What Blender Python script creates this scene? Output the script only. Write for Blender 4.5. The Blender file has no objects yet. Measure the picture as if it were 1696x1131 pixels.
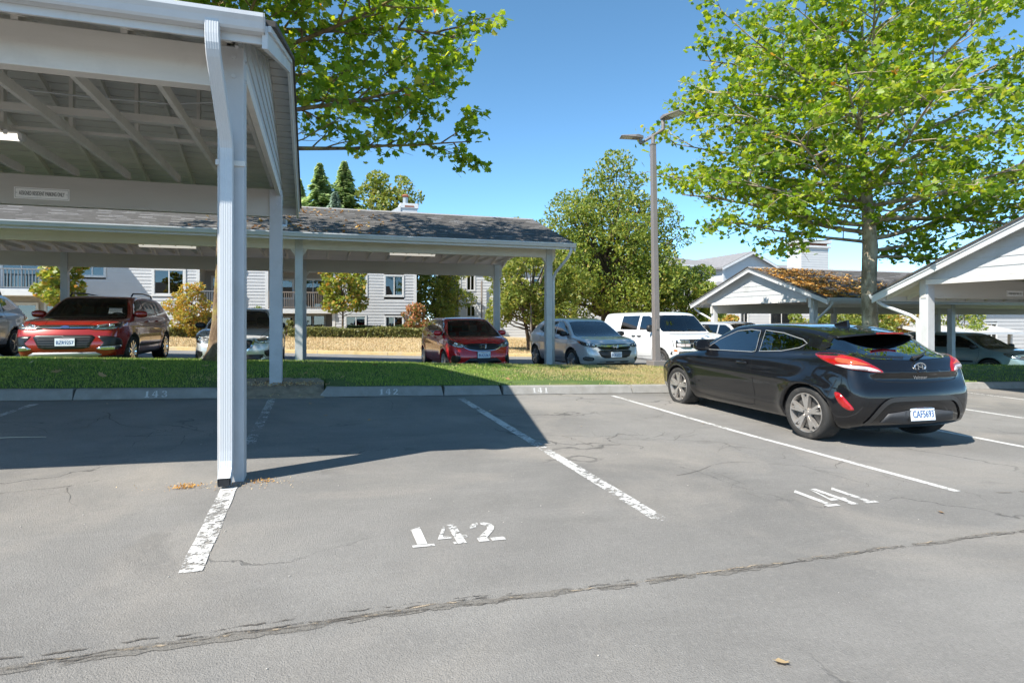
import bpy, bmesh, math, random
import numpy as np
from mathutils import Vector, Matrix, Euler
from mathutils.bvhtree import BVHTree
from mathutils.geometry import delaunay_2d_cdt

random.seed(7)
rng = np.random.default_rng(11)
S = bpy.context.scene
C = S.collection
PI = math.pi

# ------------------------------------------------------------------ camera, world, sun, exposure
EYE = 1.42
YAW = math.atan(322 / 1000.0)
cam_d = bpy.data.cameras.new('camera')
cam_d.sensor_width = 36.0
cam_d.lens = 36.0 * 1000 / 1696
cam_d.shift_y = -(565.5 - 530) / 1696
cam_d.clip_start = 0.05
cam_d.clip_end = 3000
cam = bpy.data.objects.new('camera', cam_d)
C.objects.link(cam)
cam.location = (0, 0, EYE)
cam.rotation_euler = (PI / 2, 0, -YAW)
S.camera = cam

SUN_P, SUN_Q = 0.766, 0.40                      # shadow shift along X and Y per metre of height
sun_to = Vector((-SUN_P, -SUN_Q, 1)).normalized()
sun_el = math.asin(sun_to.z)
sun_az = math.atan2(sun_to.x, sun_to.y)
W = bpy.data.worlds.new('World')
S.world = W
W.use_nodes = True
wn = W.node_tree.nodes
wl = W.node_tree.links
for n in list(wn):
    wn.remove(n)
w_out = wn.new('ShaderNodeOutputWorld')
w_bg = wn.new('ShaderNodeBackground')
w_sky = wn.new('ShaderNodeTexSky')
w_sky.sky_type = 'NISHITA'
w_sky.sun_disc = False
w_sky.sun_elevation = sun_el
w_sky.sun_rotation = sun_az
w_sky.altitude = 2000
w_sky.air_density = 0.62
w_sky.dust_density = 0.0
w_sky.ozone_density = 3.0
w_bg.inputs['Strength'].default_value = 0.15
w_hs = wn.new('ShaderNodeHueSaturation')
w_hs.inputs['Hue'].default_value = 0.483
w_hs.inputs['Saturation'].default_value = 1.06
wl.new(w_sky.outputs[0], w_hs.inputs['Color'])
wl.new(w_hs.outputs[0], w_bg.inputs[0])
wl.new(w_bg.outputs[0], w_out.inputs[0])
sun_d = bpy.data.lights.new('sun', 'SUN')
sun_d.energy = 4.4
sun_d.angle = math.radians(0.5)
sun_d.color = (1.0, 0.95, 0.86)
sun = bpy.data.objects.new('sun', sun_d)
C.objects.link(sun)
sun.rotation_euler = sun_to.to_track_quat('Z', 'Y').to_euler()
sun.location = (-20, -10, 30)
S.view_settings.view_transform = 'Standard'
S.view_settings.look = 'None'
S.view_settings.exposure = 1.12
S.view_settings.gamma = 1.0
S.view_settings.use_curve_mapping = False
S.cycles.max_bounces = 8
S.cycles.transparent_max_bounces = 16
S.cycles.use_denoising = True

# ------------------------------------------------------------------ helpers
def tag(o, label=None, cat=None, group=None, kind=None):
    if label: o['label'] = label
    if cat: o['category'] = cat
    if group: o['group'] = group
    if kind: o['kind'] = kind
    return o

def empty(name, loc=(0, 0, 0), rz=0.0, parent=None):
    o = bpy.data.objects.new(name, None)
    C.objects.link(o)
    o.empty_display_size = 0.2
    o.location = loc
    o.rotation_euler = (0, 0, rz)
    if parent: o.parent = parent
    return o

def link(name, me, mat=None, parent=None, loc=None, smooth=False):
    o = bpy.data.objects.new(name, me)
    C.objects.link(o)
    if mat is not None and len(me.materials) == 0:
        for m in (mat if isinstance(mat, (list, tuple)) else [mat]):
            me.materials.append(m)
    if parent: o.parent = parent
    if loc is not None: o.location = loc
    if smooth: me.polygons.foreach_set('use_smooth', [True] * len(me.polygons))
    return o

def np_mesh(name, V, F, mats=None):
    """mesh from arrays: V (n,3), F (m,k) with one k"""
    V = np.asarray(V, dtype=np.float32); F = np.asarray(F, dtype=np.int32)
    me = bpy.data.meshes.new(name)
    k = F.shape[1]
    me.vertices.add(len(V)); me.vertices.foreach_set('co', V.ravel())
    me.loops.add(F.size); me.loops.foreach_set('vertex_index', F.ravel())
    me.polygons.add(len(F))
    me.polygons.foreach_set('loop_start', np.arange(0, F.size, k, dtype=np.int32))
    me.polygons.foreach_set('loop_total', np.full(len(F), k, dtype=np.int32))
    me.update(calc_edges=True)
    me.validate()
    return me

class MB:
    def __init__(s): s.v = []; s.f = []
    def add(s, vs, fs):
        b = len(s.v); s.v += [tuple(v) for v in vs]; s.f += [tuple(b + i for i in f) for f in fs]; return s
    def box(s, x0, x1, y0, y1, z0, z1):
        return s.add([(x0,y0,z0),(x1,y0,z0),(x1,y1,z0),(x0,y1,z0),(x0,y0,z1),(x1,y0,z1),(x1,y1,z1),(x0,y1,z1)],
                     [(3,2,1,0),(4,5,6,7),(0,1,5,4),(1,2,6,5),(2,3,7,6),(3,0,4,7)])
    def bar(s, p, q, w, h, up=(0,0,1)):
        p = Vector(p); q = Vector(q); d = (q - p).normalized()
        r = d.cross(Vector(up))
        if r.length < 1e-5: r = Vector((1,0,0))
        r.normalize(); u = r.cross(d).normalized()
        vs = []
        for c in (p, q):
            for a, b in ((-1,-1),(1,-1),(1,1),(-1,1)):
                vs.append(c + r*(a*w/2) + u*(b*h/2))
        return s.add(vs, [(0,1,2,3),(7,6,5,4),(0,4,5,1),(1,5,6,2),(2,6,7,3),(3,7,4,0)])
    def prism(s, poly, axis, a0, a1):
        """polygon extruded along axis: 'x' poly=(y,z), 'y' poly=(x,z), 'z' poly=(x,y)"""
        def P(q, a): return {'x': (a,q[0],q[1]), 'y': (q[0],a,q[1]), 'z': (q[0],q[1],a)}[axis]
        n = len(poly)
        vs = [P(q, a0) for q in poly] + [P(q, a1) for q in poly]
        fs = [tuple(range(n))[::-1], tuple(range(n, 2*n))] + [(i, (i+1) % n, n + (i+1) % n, n + i) for i in range(n)]
        return s.add(vs, fs)
    def tube(s, pts, rad, n=8, cap=True, sec=None):
        pts = [Vector(p) for p in pts]; m = len(pts)
        if not isinstance(rad, (list, tuple)): rad = [rad]*m
        base = len(s.v); prev = None
        for i, p in enumerate(pts):
            d = (pts[min(i+1, m-1)] - pts[max(i-1, 0)])
            d = d.normalized() if d.length > 1e-9 else Vector((0,0,1))
            if prev is None:
                a = Vector((0,0,1)) if abs(d.z) < .9 else Vector((1,0,0))
                r = d.cross(a).normalized()
            else:
                r = (prev - d*prev.dot(d))
                r = r.normalized() if r.length > 1e-6 else d.orthogonal().normalized()
            prev = r; u = d.cross(r)
            for k in range(n):
                if sec: a, b = sec[k]
                else: a, b = math.cos(2*PI*k/n), math.sin(2*PI*k/n)
                s.v.append(tuple(p + r*(a*rad[i]) + u*(b*rad[i])))
        for i in range(m-1):
            for k in range(n):
                a = base+i*n+k; b = base+i*n+(k+1) % n
                s.f.append((a, b, b+n, a+n))
        if cap:
            s.f.append(tuple(base+k for k in range(n))[::-1]); s.f.append(tuple(base+(m-1)*n+k for k in range(n)))
        return s
    def lathe(s, prof, n=32, axis='y', cx=0, cz=0):
        """prof: list of (r, a); revolve round axis y"""
        base = len(s.v)
        for r, a in prof:
            for k in range(n):
                t = 2*PI*k/n
                s.v.append((cx + r*math.cos(t), a, cz + r*math.sin(t)) if axis == 'y' else (cx + r*math.cos(t), cz + r*math.sin(t), a))
        for i in range(len(prof)-1):
            for k in range(n):
                a = base+i*n+k; b = base+i*n+(k+1) % n
                s.f.append((a, b, b+n, a+n))
        return s
    def mesh(s, name):
        me = bpy.data.meshes.new(name); me.from_pydata(s.v, [], s.f); me.update(); return me
    def build(s, name, mat, parent=None, smooth=False, bevel=0, loc=None, fix=False):
        me = s.mesh(name)
        if fix:
            bm = bmesh.new(); bm.from_mesh(me); bmesh.ops.recalc_face_normals(bm, faces=bm.faces); bm.to_mesh(me); bm.free()
        o = link(name, me, mat, parent, loc, smooth)
        if bevel:
            m = o.modifiers.new('bevel', 'BEVEL'); m.width = bevel; m.segments = 2; m.limit_method = 'ANGLE'
        return o

def text_mesh(txt, size, extrude=0.0):
    cu = bpy.data.curves.new('lettering', 'FONT'); cu.body = txt; cu.size = size; cu.extrude = extrude
    cu.align_x = 'CENTER'; cu.align_y = 'CENTER'; cu.resolution_u = 2
    t = bpy.data.objects.new('lettering', cu); C.objects.link(t)
    bpy.context.view_layer.update()
    me = bpy.data.meshes.new_from_object(t.evaluated_get(bpy.context.evaluated_depsgraph_get()))
    bpy.data.objects.remove(t)
    return me

# ------------------------------------------------------------------ materials
def nodes_of(m):
    m.use_nodes = True
    return m.node_tree.nodes, m.node_tree.links, m.node_tree.nodes['Principled BSDF']

def mixrgb(N, L, fac, a, b, blend='MIX'):
    n = N.new('ShaderNodeMix'); n.data_type = 'RGBA'; n.blend_type = blend
    for s, v in ((n.inputs[0], fac), (n.inputs[6], a), (n.inputs[7], b)):
        if hasattr(v, 'is_output'): L.new(v, s)
        else: s.default_value = v if not isinstance(v, tuple) or len(v) == 4 else (*v, 1)
    return n.outputs[2]

def ramp(N, L, src, lo, hi, a=0.0, b=1.0):
    n = N.new('ShaderNodeMapRange'); n.clamp = True
    L.new(src, n.inputs[0])
    n.inputs[1].default_value = lo; n.inputs[2].default_value = hi; n.inputs[3].default_value = a; n.inputs[4].default_value = b
    return n.outputs[0]

def noise(N, L, scale, detail=4, rough=.6, coord='Object', stretch=None, dist=0.0):
    tc = N.new('ShaderNodeTexCoord'); t = N.new('ShaderNodeTexNoise')
    src = tc.outputs[coord]
    if coord == 'World':
        pass
    if stretch:
        mp = N.new('ShaderNodeMapping'); mp.inputs['Scale'].default_value = stretch; L.new(src, mp.inputs[0]); src = mp.outputs[0]
    L.new(src, t.inputs['Vector'])
    t.inputs['Scale'].default_value = scale; t.inputs['Detail'].default_value = detail; t.inputs['Roughness'].default_value = rough
    t.inputs['Distortion'].default_value = dist
    return t.outputs['Fac']

def bump(N, L, B, src, strength, dist=.01):
    b = N.new('ShaderNodeBump'); b.inputs['Strength'].default_value = strength; b.inputs['Distance'].default_value = dist
    L.new(src, b.inputs['Height']); L.new(b.outputs[0], B.inputs['Normal'])

MATS = {}
def mat(name, col, rough=.6, metal=0.0, var=0.0, vscale=3.0, bmp=0.0, bscale=60.0, coat=0.0, spec=None, stretch=None, dirt=None, dscale=1.2, emit=None):
    if name in MATS: return MATS[name]
    m = bpy.data.materials.new(name); MATS[name] = m
    N, L, B = nodes_of(m)
    B.inputs['Roughness'].default_value = rough; B.inputs['Metallic'].default_value = metal
    if coat: B.inputs['Coat Weight'].default_value = coat; B.inputs['Coat Roughness'].default_value = .04
    if spec is not None: B.inputs['Specular IOR Level'].default_value = spec
    src = None
    c = (*col, 1)
    if var:
        f = noise(N, L, vscale, 5, .65, stretch=stretch)
        lo = tuple(x*(1-var) for x in col); hi = tuple(min(1, x*(1+var)) for x in col)
        src = mixrgb(N, L, ramp(N, L, f, .3, .7), lo, hi)
    if dirt:
        f = noise(N, L, dscale, 6, .7)
        src = mixrgb(N, L, ramp(N, L, f, .52, .72), src if src is not None else c, dirt)
    if src is not None: L.new(src, B.inputs['Base Color'])
    else: B.inputs['Base Color'].default_value = c
    if bmp: bump(N, L, B, noise(N, L, bscale, 3, .6, stretch=stretch), bmp)
    if emit: B.inputs['Emission Color'].default_value = (*emit[0], 1); B.inputs['Emission Strength'].default_value = emit[1]
    return m

def leaf_mat(name, cols, trans=.45, rough=.45):
    if name in MATS: return MATS[name]
    m = bpy.data.materials.new(name); MATS[name] = m
    N, L, B = nodes_of(m)
    g = N.new('ShaderNodeNewGeometry'); oi = N.new('ShaderNodeObjectInfo')
    ad = N.new('ShaderNodeMath'); ad.operation = 'ADD'; L.new(g.outputs['Random Per Island'], ad.inputs[0]); L.new(oi.outputs['Random'], ad.inputs[1])
    fr = N.new('ShaderNodeMath'); fr.operation = 'FRACT'; L.new(ad.outputs[0], fr.inputs[0])
    cr = N.new('ShaderNodeValToRGB'); L.new(fr.outputs[0], cr.inputs[0])
    el = cr.color_ramp.elements
    while len(el) < len(cols): el.new(.5)
    for i, (p, c) in enumerate(cols):
        el[i].position = p; el[i].color = (*c, 1)
    L.new(cr.outputs[0], B.inputs['Base Color'])
    B.inputs['Roughness'].default_value = rough; B.inputs['Specular IOR Level'].default_value = .4
    tr = N.new('ShaderNodeBsdfTranslucent')
    hs = N.new('ShaderNodeHueSaturation'); hs.inputs['Value'].default_value = 1.5; hs.inputs['Saturation'].default_value = 1.1; hs.inputs['Hue'].default_value = .485
    L.new(cr.outputs[0], hs.inputs['Color']); L.new(hs.outputs[0], tr.inputs[0])
    mx = N.new('ShaderNodeMixShader'); mx.inputs[0].default_value = trans
    L.new(B.outputs[0], mx.inputs[1]); L.new(tr.outputs[0], mx.inputs[2])
    L.new(mx.outputs[0], N['Material Output'].inputs[0])
    return m

def glass_mat(name, tint, refl=.9, ior=1.5, rough=0.0, boost=1.5):
    if name in MATS: return MATS[name]
    m = bpy.data.materials.new(name); MATS[name] = m
    N, L, B = nodes_of(m)
    t = N.new('ShaderNodeBsdfTransparent'); t.inputs[0].default_value = (*tint, 1)
    g = N.new('ShaderNodeBsdfGlossy'); g.inputs['Roughness'].default_value = rough; g.inputs[0].default_value = (refl, refl, refl, 1)
    fr = N.new('ShaderNodeFresnel'); fr.inputs[0].default_value = ior
    mr = N.new('ShaderNodeMath'); mr.operation = 'MULTIPLY_ADD'; mr.inputs[1].default_value = boost; mr.inputs[2].default_value = .03*boost; mr.use_clamp = True
    L.new(fr.outputs[0], mr.inputs[0])
    mx = N.new('ShaderNodeMixShader'); L.new(mr.outputs[0], mx.inputs[0]); L.new(t.outputs[0], mx.inputs[1]); L.new(g.outputs[0], mx.inputs[2])
    L.new(mx.outputs[0], N['Material Output'].inputs[0])
    return m

PAINT_GREY = mat('grey_painted_timber', (.47, .475, .48), .65, var=.06, vscale=2.5, bmp=.12, bscale=30, stretch=(1, 1, 1), dirt=(.40, .40, .39), dscale=1.6)
PAINT_BEAM = mat('warm_grey_timber', (.64, .61, .565), .7, var=.07, vscale=4, bmp=.15, bscale=50, stretch=(.15, 1, 1), dirt=(.57, .54, .50), dscale=2)
DECK = mat('grey_deck_boards', (.62, .595, .56), .75, var=.08, vscale=6, bmp=.15, bscale=40, stretch=(.12, 1, 1))
WHITE_TRIM = mat('white_painted_trim', (.56, .56, .555), .45, var=.03, vscale=3, dirt=(.47, .465, .45), dscale=2.2)
GUTTER = mat('white_aluminium_gutter', (.52, .53, .54), .35, var=.03, vscale=2, dirt=(.45, .455, .46), dscale=1.5)
DARK = mat('black_plastic', (.012, .012, .013), .5)
RUBBER = mat('tyre_rubber', (.022, .021, .020), .8, bmp=.2, bscale=120, dirt=(.07, .062, .055), dscale=5)
# ------------------------------------------------------------------ ground
GA, GB, GC = .083, -.0263, .0114
def gz(x, y): return GA + GB*x + GC*y
def lerp_tab(tab, x):
    return float(np.interp(x, [t[0] for t in tab], [t[1] for t in tab]))
LOT2 = [(-20, .75), (-12, .52), (-6, .34), (4.4, -.09), (9, -.2), (16, -.40), (23, -.75), (27, -.93), (40, -1.05), (70, -1.2)]
def lot2z(x, y): return lerp_tab(LOT2, x) - .012*(y - 17)
def mound(x): return lerp_tab([(-20, .34), (-5.6, .33), (-.4, .29), (3.4, .24), (5.3, .22), (12, .20), (20, .27), (40, .3)], x)
def lawnz(x, y):
    t = (y - 10.25) / (16.75 - 10.25)
    edge0 = gz(x, 10.25) + .15; edge1 = lot2z(x, 16.75) + .14
    crest = gz(x, 13.5) + mound(x)
    if t < .5:
        u = t/.5; u = math.sin(u*PI/2); return edge0 + (crest - edge0)*u
    u = (t-.5)/.5; u = 1 - math.cos(u*PI/2); return crest + (edge1 - crest)*u
HILL_Y0, HILL_Y1 = 27.6, 39.0
def hillz(x, y):
    a = lot2z(x, 27.6) + .12
    b = lerp_tab([(-20, 1.0), (-6, .5), (6, .42), (14, .1), (24, -.5), (60, -1.1)], x)
    t = min(1, max(0, (y - HILL_Y0)/(HILL_Y1 - HILL_Y0)))
    t = t*t*(3-2*t)
    return a + (b - a)*t

def sheet(name, xs, ys, zf, m, kind='structure'):
    V = [(x, y, zf(x, y)) for y in ys for x in xs]; n = len(xs)
    F = [(j*n+i, j*n+i+1, (j+1)*n+i+1, (j+1)*n+i) for j in range(len(ys)-1) for i in range(n-1)]
    o = link(name, np_mesh(name, V, F), m, smooth=True)
    return tag(o, kind=kind)
def frange(a, b, n): return [a + (b-a)*i/n for i in range(n+1)]

# asphalt: faded binder, aggregate speckle, stains, fine cracks
def asphalt(name, base, tint):
    m = bpy.data.materials.new(name); MATS[name] = m
    N, L, B = nodes_of(m)
    big = noise(N, L, .35, 5, .6, dist=.6)
    med = noise(N, L, 2.2, 6, .7)
    strk = noise(N, L, 1.0, 5, .65, stretch=(.5, 3.0, 1), dist=.4)
    fine = noise(N, L, 90, 3, .8)
    c = mixrgb(N, L, ramp(N, L, big, .35, .66), tuple(x*.78 for x in base), tuple(x*1.16 for x in base))
    c = mixrgb(N, L, ramp(N, L, strk, .5, .78, 0, .4), c, tuple(x*1.34 for x in base))
    c = mixrgb(N, L, ramp(N, L, noise(N, L, .55, 5, .6, dist=.8), .48, .68, 0, .75), c, tint)
    c = mixrgb(N, L, ramp(N, L, med, .50, .75, 0, .45), c, tuple(x*.72 for x in base))
    c = mixrgb(N, L, ramp(N, L, noise(N, L, .8, 4, .55, dist=1.2), .62, .74, 0, .45), c, tuple(x*.6 for x in base))
    c = mixrgb(N, L, ramp(N, L, fine, .42, .60, 0, .38), c, tuple(x*.5 for x in base))
    c = mixrgb(N, L, ramp(N, L, noise(N, L, 45, 3, .8), .55, .70, 0, .35), c, tuple(x*1.6 for x in base))
    # pale stones of the aggregate
    vo = N.new('ShaderNodeTexVoronoi'); tc = N.new('ShaderNodeTexCoord'); L.new(tc.outputs['Object'], vo.inputs['Vector']); vo.inputs['Scale'].default_value = 55
    st = ramp(N, L, vo.outputs['Distance'], .09, .16, 1, 0)
    pick = N.new('ShaderNodeSeparateColor'); L.new(vo.outputs['Color'], pick.inputs[0])
    pk = ramp(N, L, pick.outputs[0], .90, .93, 0, 1)
    mu = N.new('ShaderNodeMath'); mu.operation = 'MULTIPLY'; L.new(st, mu.inputs[0]); L.new(pk, mu.inputs[1])
    c = mixrgb(N, L, mu.outputs[0], c, (.38, .36, .33))
    # hairline cracks, only in patches
    v2 = N.new('ShaderNodeTexVoronoi'); v2.feature = 'DISTANCE_TO_EDGE'; v2.inputs['Scale'].default_value = .42
    wob = N.new('ShaderNodeTexNoise'); wob.inputs['Scale'].default_value = 1.6; wob.inputs['Detail'].default_value = 6
    L.new(tc.outputs['Object'], wob.inputs['Vector'])
    va = N.new('ShaderNodeVectorMath'); va.operation = 'MULTIPLY_ADD'; L.new(wob.outputs['Color'], va.inputs[0]); va.inputs[1].default_value = (1.3, 1.3, 0); L.new(tc.outputs['Object'], va.inputs[2])
    L.new(va.outputs[0], v2.inputs['Vector'])
    cr = ramp(N, L, v2.outputs['Distance'], .002, .007, 1, 0)
    cm = ramp(N, L, noise(N, L, .5, 3, .5), .50, .58, 0, .75)
    m2 = N.new('ShaderNodeMath'); m2.operation = 'MULTIPLY'; L.new(cr, m2.inputs[0]); L.new(cm, m2.inputs[1])
    c = mixrgb(N, L, m2.outputs[0], c, tuple(x*.35 for x in base))
    L.new(c, B.inputs['Base Color'])
    B.inputs['Roughness'].default_value = .85; B.inputs['Specular IOR Level'].default_value = .3
    b1 = N.new('ShaderNodeBump'); b1.inputs['Strength'].default_value = .8; b1.inputs['Distance'].default_value = .010
    sub = N.new('ShaderNodeMath'); sub.operation = 'SUBTRACT'; L.new(noise(N, L, 130, 2, .8), sub.inputs[0]); L.new(m2.outputs[0], sub.inputs[1])
    L.new(sub.outputs[0], b1.inputs['Height']); L.new(b1.outputs[0], B.inputs['Normal'])
    return m
ASPHALT = asphalt('faded_asphalt', (.228, .217, .202), (.31, .282, .248))
ASPHALT2 = asphalt('far_asphalt', (.21, .205, .20), (.26, .25, .23))

sheet('ground', [-900, -300, -100, -40, 0, 40, 100, 300, 900], [-400, -100, -30, 30, 60, 100, 200, 400, 1500], lambda x, y: -2.2, mat('bare_soil', (.16, .14, .10), .9, var=.3, vscale=.3))
sheet('parking_lot', frange(-45, 60, 42), frange(-40, 10.06, 30), gz, ASPHALT)
sheet('far_parking_lot', frange(-40, 75, 60), frange(16.55, 27.45, 8), lot2z, ASPHALT2)

DRY = bpy.data.materials.new('dry_summer_grass'); N, L, B = nodes_of(DRY)
c = mixrgb(N, L, ramp(N, L, noise(N, L, .5, 6, .7), .35, .65), (.42, .31, .17), (.55, .43, .25))
c = mixrgb(N, L, ramp(N, L, noise(N, L, 25, 4, .8), .4, .7, 0, .6), c, (.30, .22, .11))
c = mixrgb(N, L, ramp(N, L, noise(N, L, .22, 4, .6), .60, .75, 0, .6), c, (.20, .22, .07))
L.new(c, B.inputs['Base Color']); B.inputs['Roughness'].default_value = .9; bump(N, L, B, noise(N, L, 60, 3, .8), .6, .04)
sheet('dry_lawn', frange(-40, 75, 60), frange(27.6, 62, 26), hillz, DRY)

LAWN = bpy.data.materials.new('lawn_soil'); N, L, B = nodes_of(LAWN)
tc = N.new('ShaderNodeTexCoord'); sx = N.new('ShaderNodeSeparateXYZ'); L.new(tc.outputs['Object'], sx.inputs[0])
dryf = N.new('ShaderNodeMath'); dryf.operation = 'ADD'
dm = N.new('ShaderNodeMath'); dm.operation = 'MINIMUM'; L.new(ramp(N, L, sx.outputs[0], 2.0, 6.5, -.28, .14), dm.inputs[0]); L.new(ramp(N, L, sx.outputs[0], 9.0, 12.0, .14, -.28), dm.inputs[1]); L.new(dm.outputs[0], dryf.inputs[0]); L.new(noise(N, L, .8, 5, .65), dryf.inputs[1])
c = mixrgb(N, L, ramp(N, L, noise(N, L, 2.5, 6, .7), .35, .65), (.055, .10, .014), (.11, .17, .035))
c = mixrgb(N, L, ramp(N, L, dryf.outputs[0], .44, .62, 0, .9), c, (.36, .27, .13))
c = mixrgb(N, L, ramp(N, L, noise(N, L, 60, 3, .8), .4, .7, 0, .5), c, (.04, .05, .015))
L.new(c, B.inputs['Base Color']); B.inputs['Roughness'].default_value = .95; bump(N, L, B, noise(N, L, 80, 3, .8), .5, .03)
def lawn_cut(x, y):
    z = lawnz(x, y)
    for a, b in ((-1.26, .10), (12.08, 14.1)):
        if a-.02 < x < b+.02 and y < 10.85: z -= .25
    return z
sheet('lawn', sorted(set(frange(-40, 60, 100) + [-1.3, -1.24, .08, .14, 12.04, 12.1, 14.08, 14.14] + frange(-9, 12, 84))), frange(10.22, 10.84, 3) + frange(10.9, 16.75, 20), lawn_cut, LAWN)

def grass_mat():
    m = bpy.data.materials.new('grass_blades'); N, L, B = nodes_of(m)
    g = N.new('ShaderNodeNewGeometry'); tc = N.new('ShaderNodeTexCoord')
    sx = N.new('ShaderNodeSeparateXYZ'); L.new(tc.outputs['Object'], sx.inputs[0])
    c = mixrgb(N, L, g.outputs['Random Per Island'], (.13, .25, .022), (.38, .47, .09))
    dd = N.new('ShaderNodeMath'); dd.operation = 'ADD'
    dm = N.new('ShaderNodeMath'); dm.operation = 'MINIMUM'; L.new(ramp(N, L, sx.outputs[0], 2.0, 6.0, -.20, .12), dm.inputs[0]); L.new(ramp(N, L, sx.outputs[0], 9.0, 12.0, .12, -.34), dm.inputs[1]); L.new(dm.outputs[0], dd.inputs[0]); L.new(noise(N, L, .9, 5, .65), dd.inputs[1])
    d2 = N.new('ShaderNodeMath'); d2.operation = 'MULTIPLY_ADD'; L.new(g.outputs['Random Per Island'], d2.inputs[0]); d2.inputs[1].default_value = .3; L.new(dd.outputs[0], d2.inputs[2])
    c = mixrgb(N, L, ramp(N, L, d2.outputs[0], .56, .74), c, (.50, .40, .19))
    L.new(c, B.inputs['Base Color']); B.inputs['Roughness'].default_value = .6
    tr = N.new('ShaderNodeBsdfTranslucent'); L.new(c, tr.inputs[0])
    mx = N.new('ShaderNodeMixShader'); mx.inputs[0].default_value = .35
    L.new(B.outputs[0], mx.inputs[1]); L.new(tr.outputs[0], mx.inputs[2]); L.new(mx.outputs[0], N['Material Output'].inputs[0])
    return m
GRASS = grass_mat()
def grass(name, n, x0, x1, y0, y1, zf, hmin, hmax, w, m, skip=None):
    x = rng.uniform(x0, x1, n); y = rng.uniform(y0, y1, n)
    if skip is not None:
        k = ~skip(x, y); x = x[k]; y = y[k]; n = len(x)
    z = np.array([zf(a, b) for a, b in zip(x, y)]) - .005
    # patchy heights
    ph = .6 + .4*np.sin(x*2.3 + np.sin(y*3.1)*2)*np.sin(y*2.7 + x*.7)
    h = rng.uniform(hmin, hmax, n)*(.65 + .5*np.clip(ph, 0, 1)); a = rng.uniform(0, 2*PI, n); l = rng.uniform(.1, .8, n)*h; b = rng.uniform(0, 2*PI, n)
    P = np.stack([x, y, z], 1)
    d = np.stack([np.cos(a), np.sin(a), np.zeros(n)], 1)*(w*rng.uniform(.6, 1.3, n)/2)[:, None]
    lean = np.stack([np.cos(b)*l, np.sin(b)*l, np.zeros(n)], 1)
    mid = P + lean*.35 + np.stack([0*h, 0*h, h*.6], 1); top = P + lean + np.stack([0*h, 0*h, h], 1)
    V = np.stack([P - d, P + d, mid + d*.7, mid - d*.7, top], 1).reshape(-1, 3)
    i = np.arange(n)[:, None]*5
    F = np.concatenate([i + np.array([[0, 1, 2]]), i + np.array([[0, 2, 3]]), i + np.array([[3, 2, 4]])])
    return link(name, np_mesh(name, V, F), m)
BARE = [(-.55, 10.5, 1.3, .55), (4.3, 10.5, 1.5, .28), (13.2, 10.6, .9, .5)]
def bare(x, y):
    r = np.zeros(len(x), bool)
    for bx, by, rx, ry in BARE:
        r |= ((x-bx)/rx)**2 + ((y-by)/ry)**2 < (.6 + .5*rng.random(len(x)))
    return r
g1 = grass('grass', 80000, -9, 10, 10.24, 13.9, lawnz, .025, .055, .010, GRASS, bare)
tag(g1, 'mown grass covering the raised strip behind the kerb', 'grass', kind='stuff')
g2 = grass('grass', 16000, 10, 34, 10.24, 15.5, lawnz, .03, .06, .014, GRASS, bare)
tag(g2, 'lush green grass beside the right-hand carport posts', 'grass', kind='stuff')

DRYB = leaf_mat('dry_blades', [(0, (.38, .28, .14)), (.5, (.52, .40, .22)), (.9, (.62, .50, .30)), (1, (.22, .26, .08))], .3, .8)
g3 = grass('dry_grass', 30000, -10, 14, 27.7, 37.5, hillz, .05, .12, .03, DRYB)
tag(g3, 'parched straw-coloured grass on the slope below the hedge', 'grass', kind='stuff')
# kerb pieces with a sloped face and broken joints
CONC = mat('kerb_concrete', (.27, .258, .238), .9, var=.14, vscale=5, bmp=.5, bscale=45, dirt=(.22, .205, .18), dscale=2.6)
kerb = empty('kerb', (0, 10.05, 0)); tag(kerb, kind='structure')
def kerb_piece(x0, x1, e0=.02, e1=.02):
    m = MB(); n = max(2, int((x1-x0)/.4)); rows = []
    for i in range(n+1):
        t = i/n; x = x0 + (x1-x0)*t
        j = random.uniform(-.006, .006); g = gz(x, 10.05)
        xin = x + (e0 if i == 0 else (-e1 if i == n else 0))
        rows.append([(x, j, g-.1), (x, j, g+.01), (xin, .05+j, g+.135+j), (xin, .075, g+.15+j*.5), (xin, .225, g+.15), (x, .24, g-.1)])
    k = 6; V = [p for r in rows for p in r]; F = []
    for i in range(n):
        for q in range(k-1):
            F.append((i*k+q, (i+1)*k+q, (i+1)*k+q+1, i*k+q+1))
    F.append(tuple(range(k))); F.append(tuple(n*k+q for q in range(k))[::-1])
    m.add(V, F)
    return m.build('kerb_stone', CONC, kerb, fix=True)
for a, b, e0, e1 in ((-12, -6.6, .01, .01), (-6.59, -3.31, .01, .01), (-3.30, -1.22, .02, .12), (.02, 2.02, .12, .02), (2.035, 3.05, .02, .03), (3.08, 5.6, .02, .02), (5.615, 8.4, .01, .02), (8.42, 12.2, .02, .12), (13.9, 17, .25, .01), (17.01, 22, .01, .01), (22.01, 30, .01, .01)):
    kerb_piece(a, b, e0, e1)

# far kerb, faded yellow
YEL = mat('faded_yellow_kerb', (.62, .46, .22), .85, var=.2, vscale=3, dirt=(.45, .38, .28), dscale=1.5)
m = MB()
for x in range(-30, 60, 3):
    m2 = MB(); a, b = lot2z(x, 27.5), lot2z(x+2.98, 27.5)
    m2.add([(x, 27.4, a-.1), (x+2.98, 27.4, b-.1), (x+2.98, 27.65, b-.1), (x, 27.65, a-.1), (x, 27.44, a+.13), (x+2.98, 27.44, b+.13), (x+2.98, 27.65, b+.14), (x, 27.65, a+.14)],
           [(3,2,1,0),(4,5,6,7),(0,1,5,4),(1,2,6,5),(2,3,7,6),(3,0,4,7)])
    if x == -30: fk = empty('far_kerb', (0, 0, 0)); tag(fk, kind='structure')
    m2.build('kerb_stone', YEL, fk)
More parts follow.
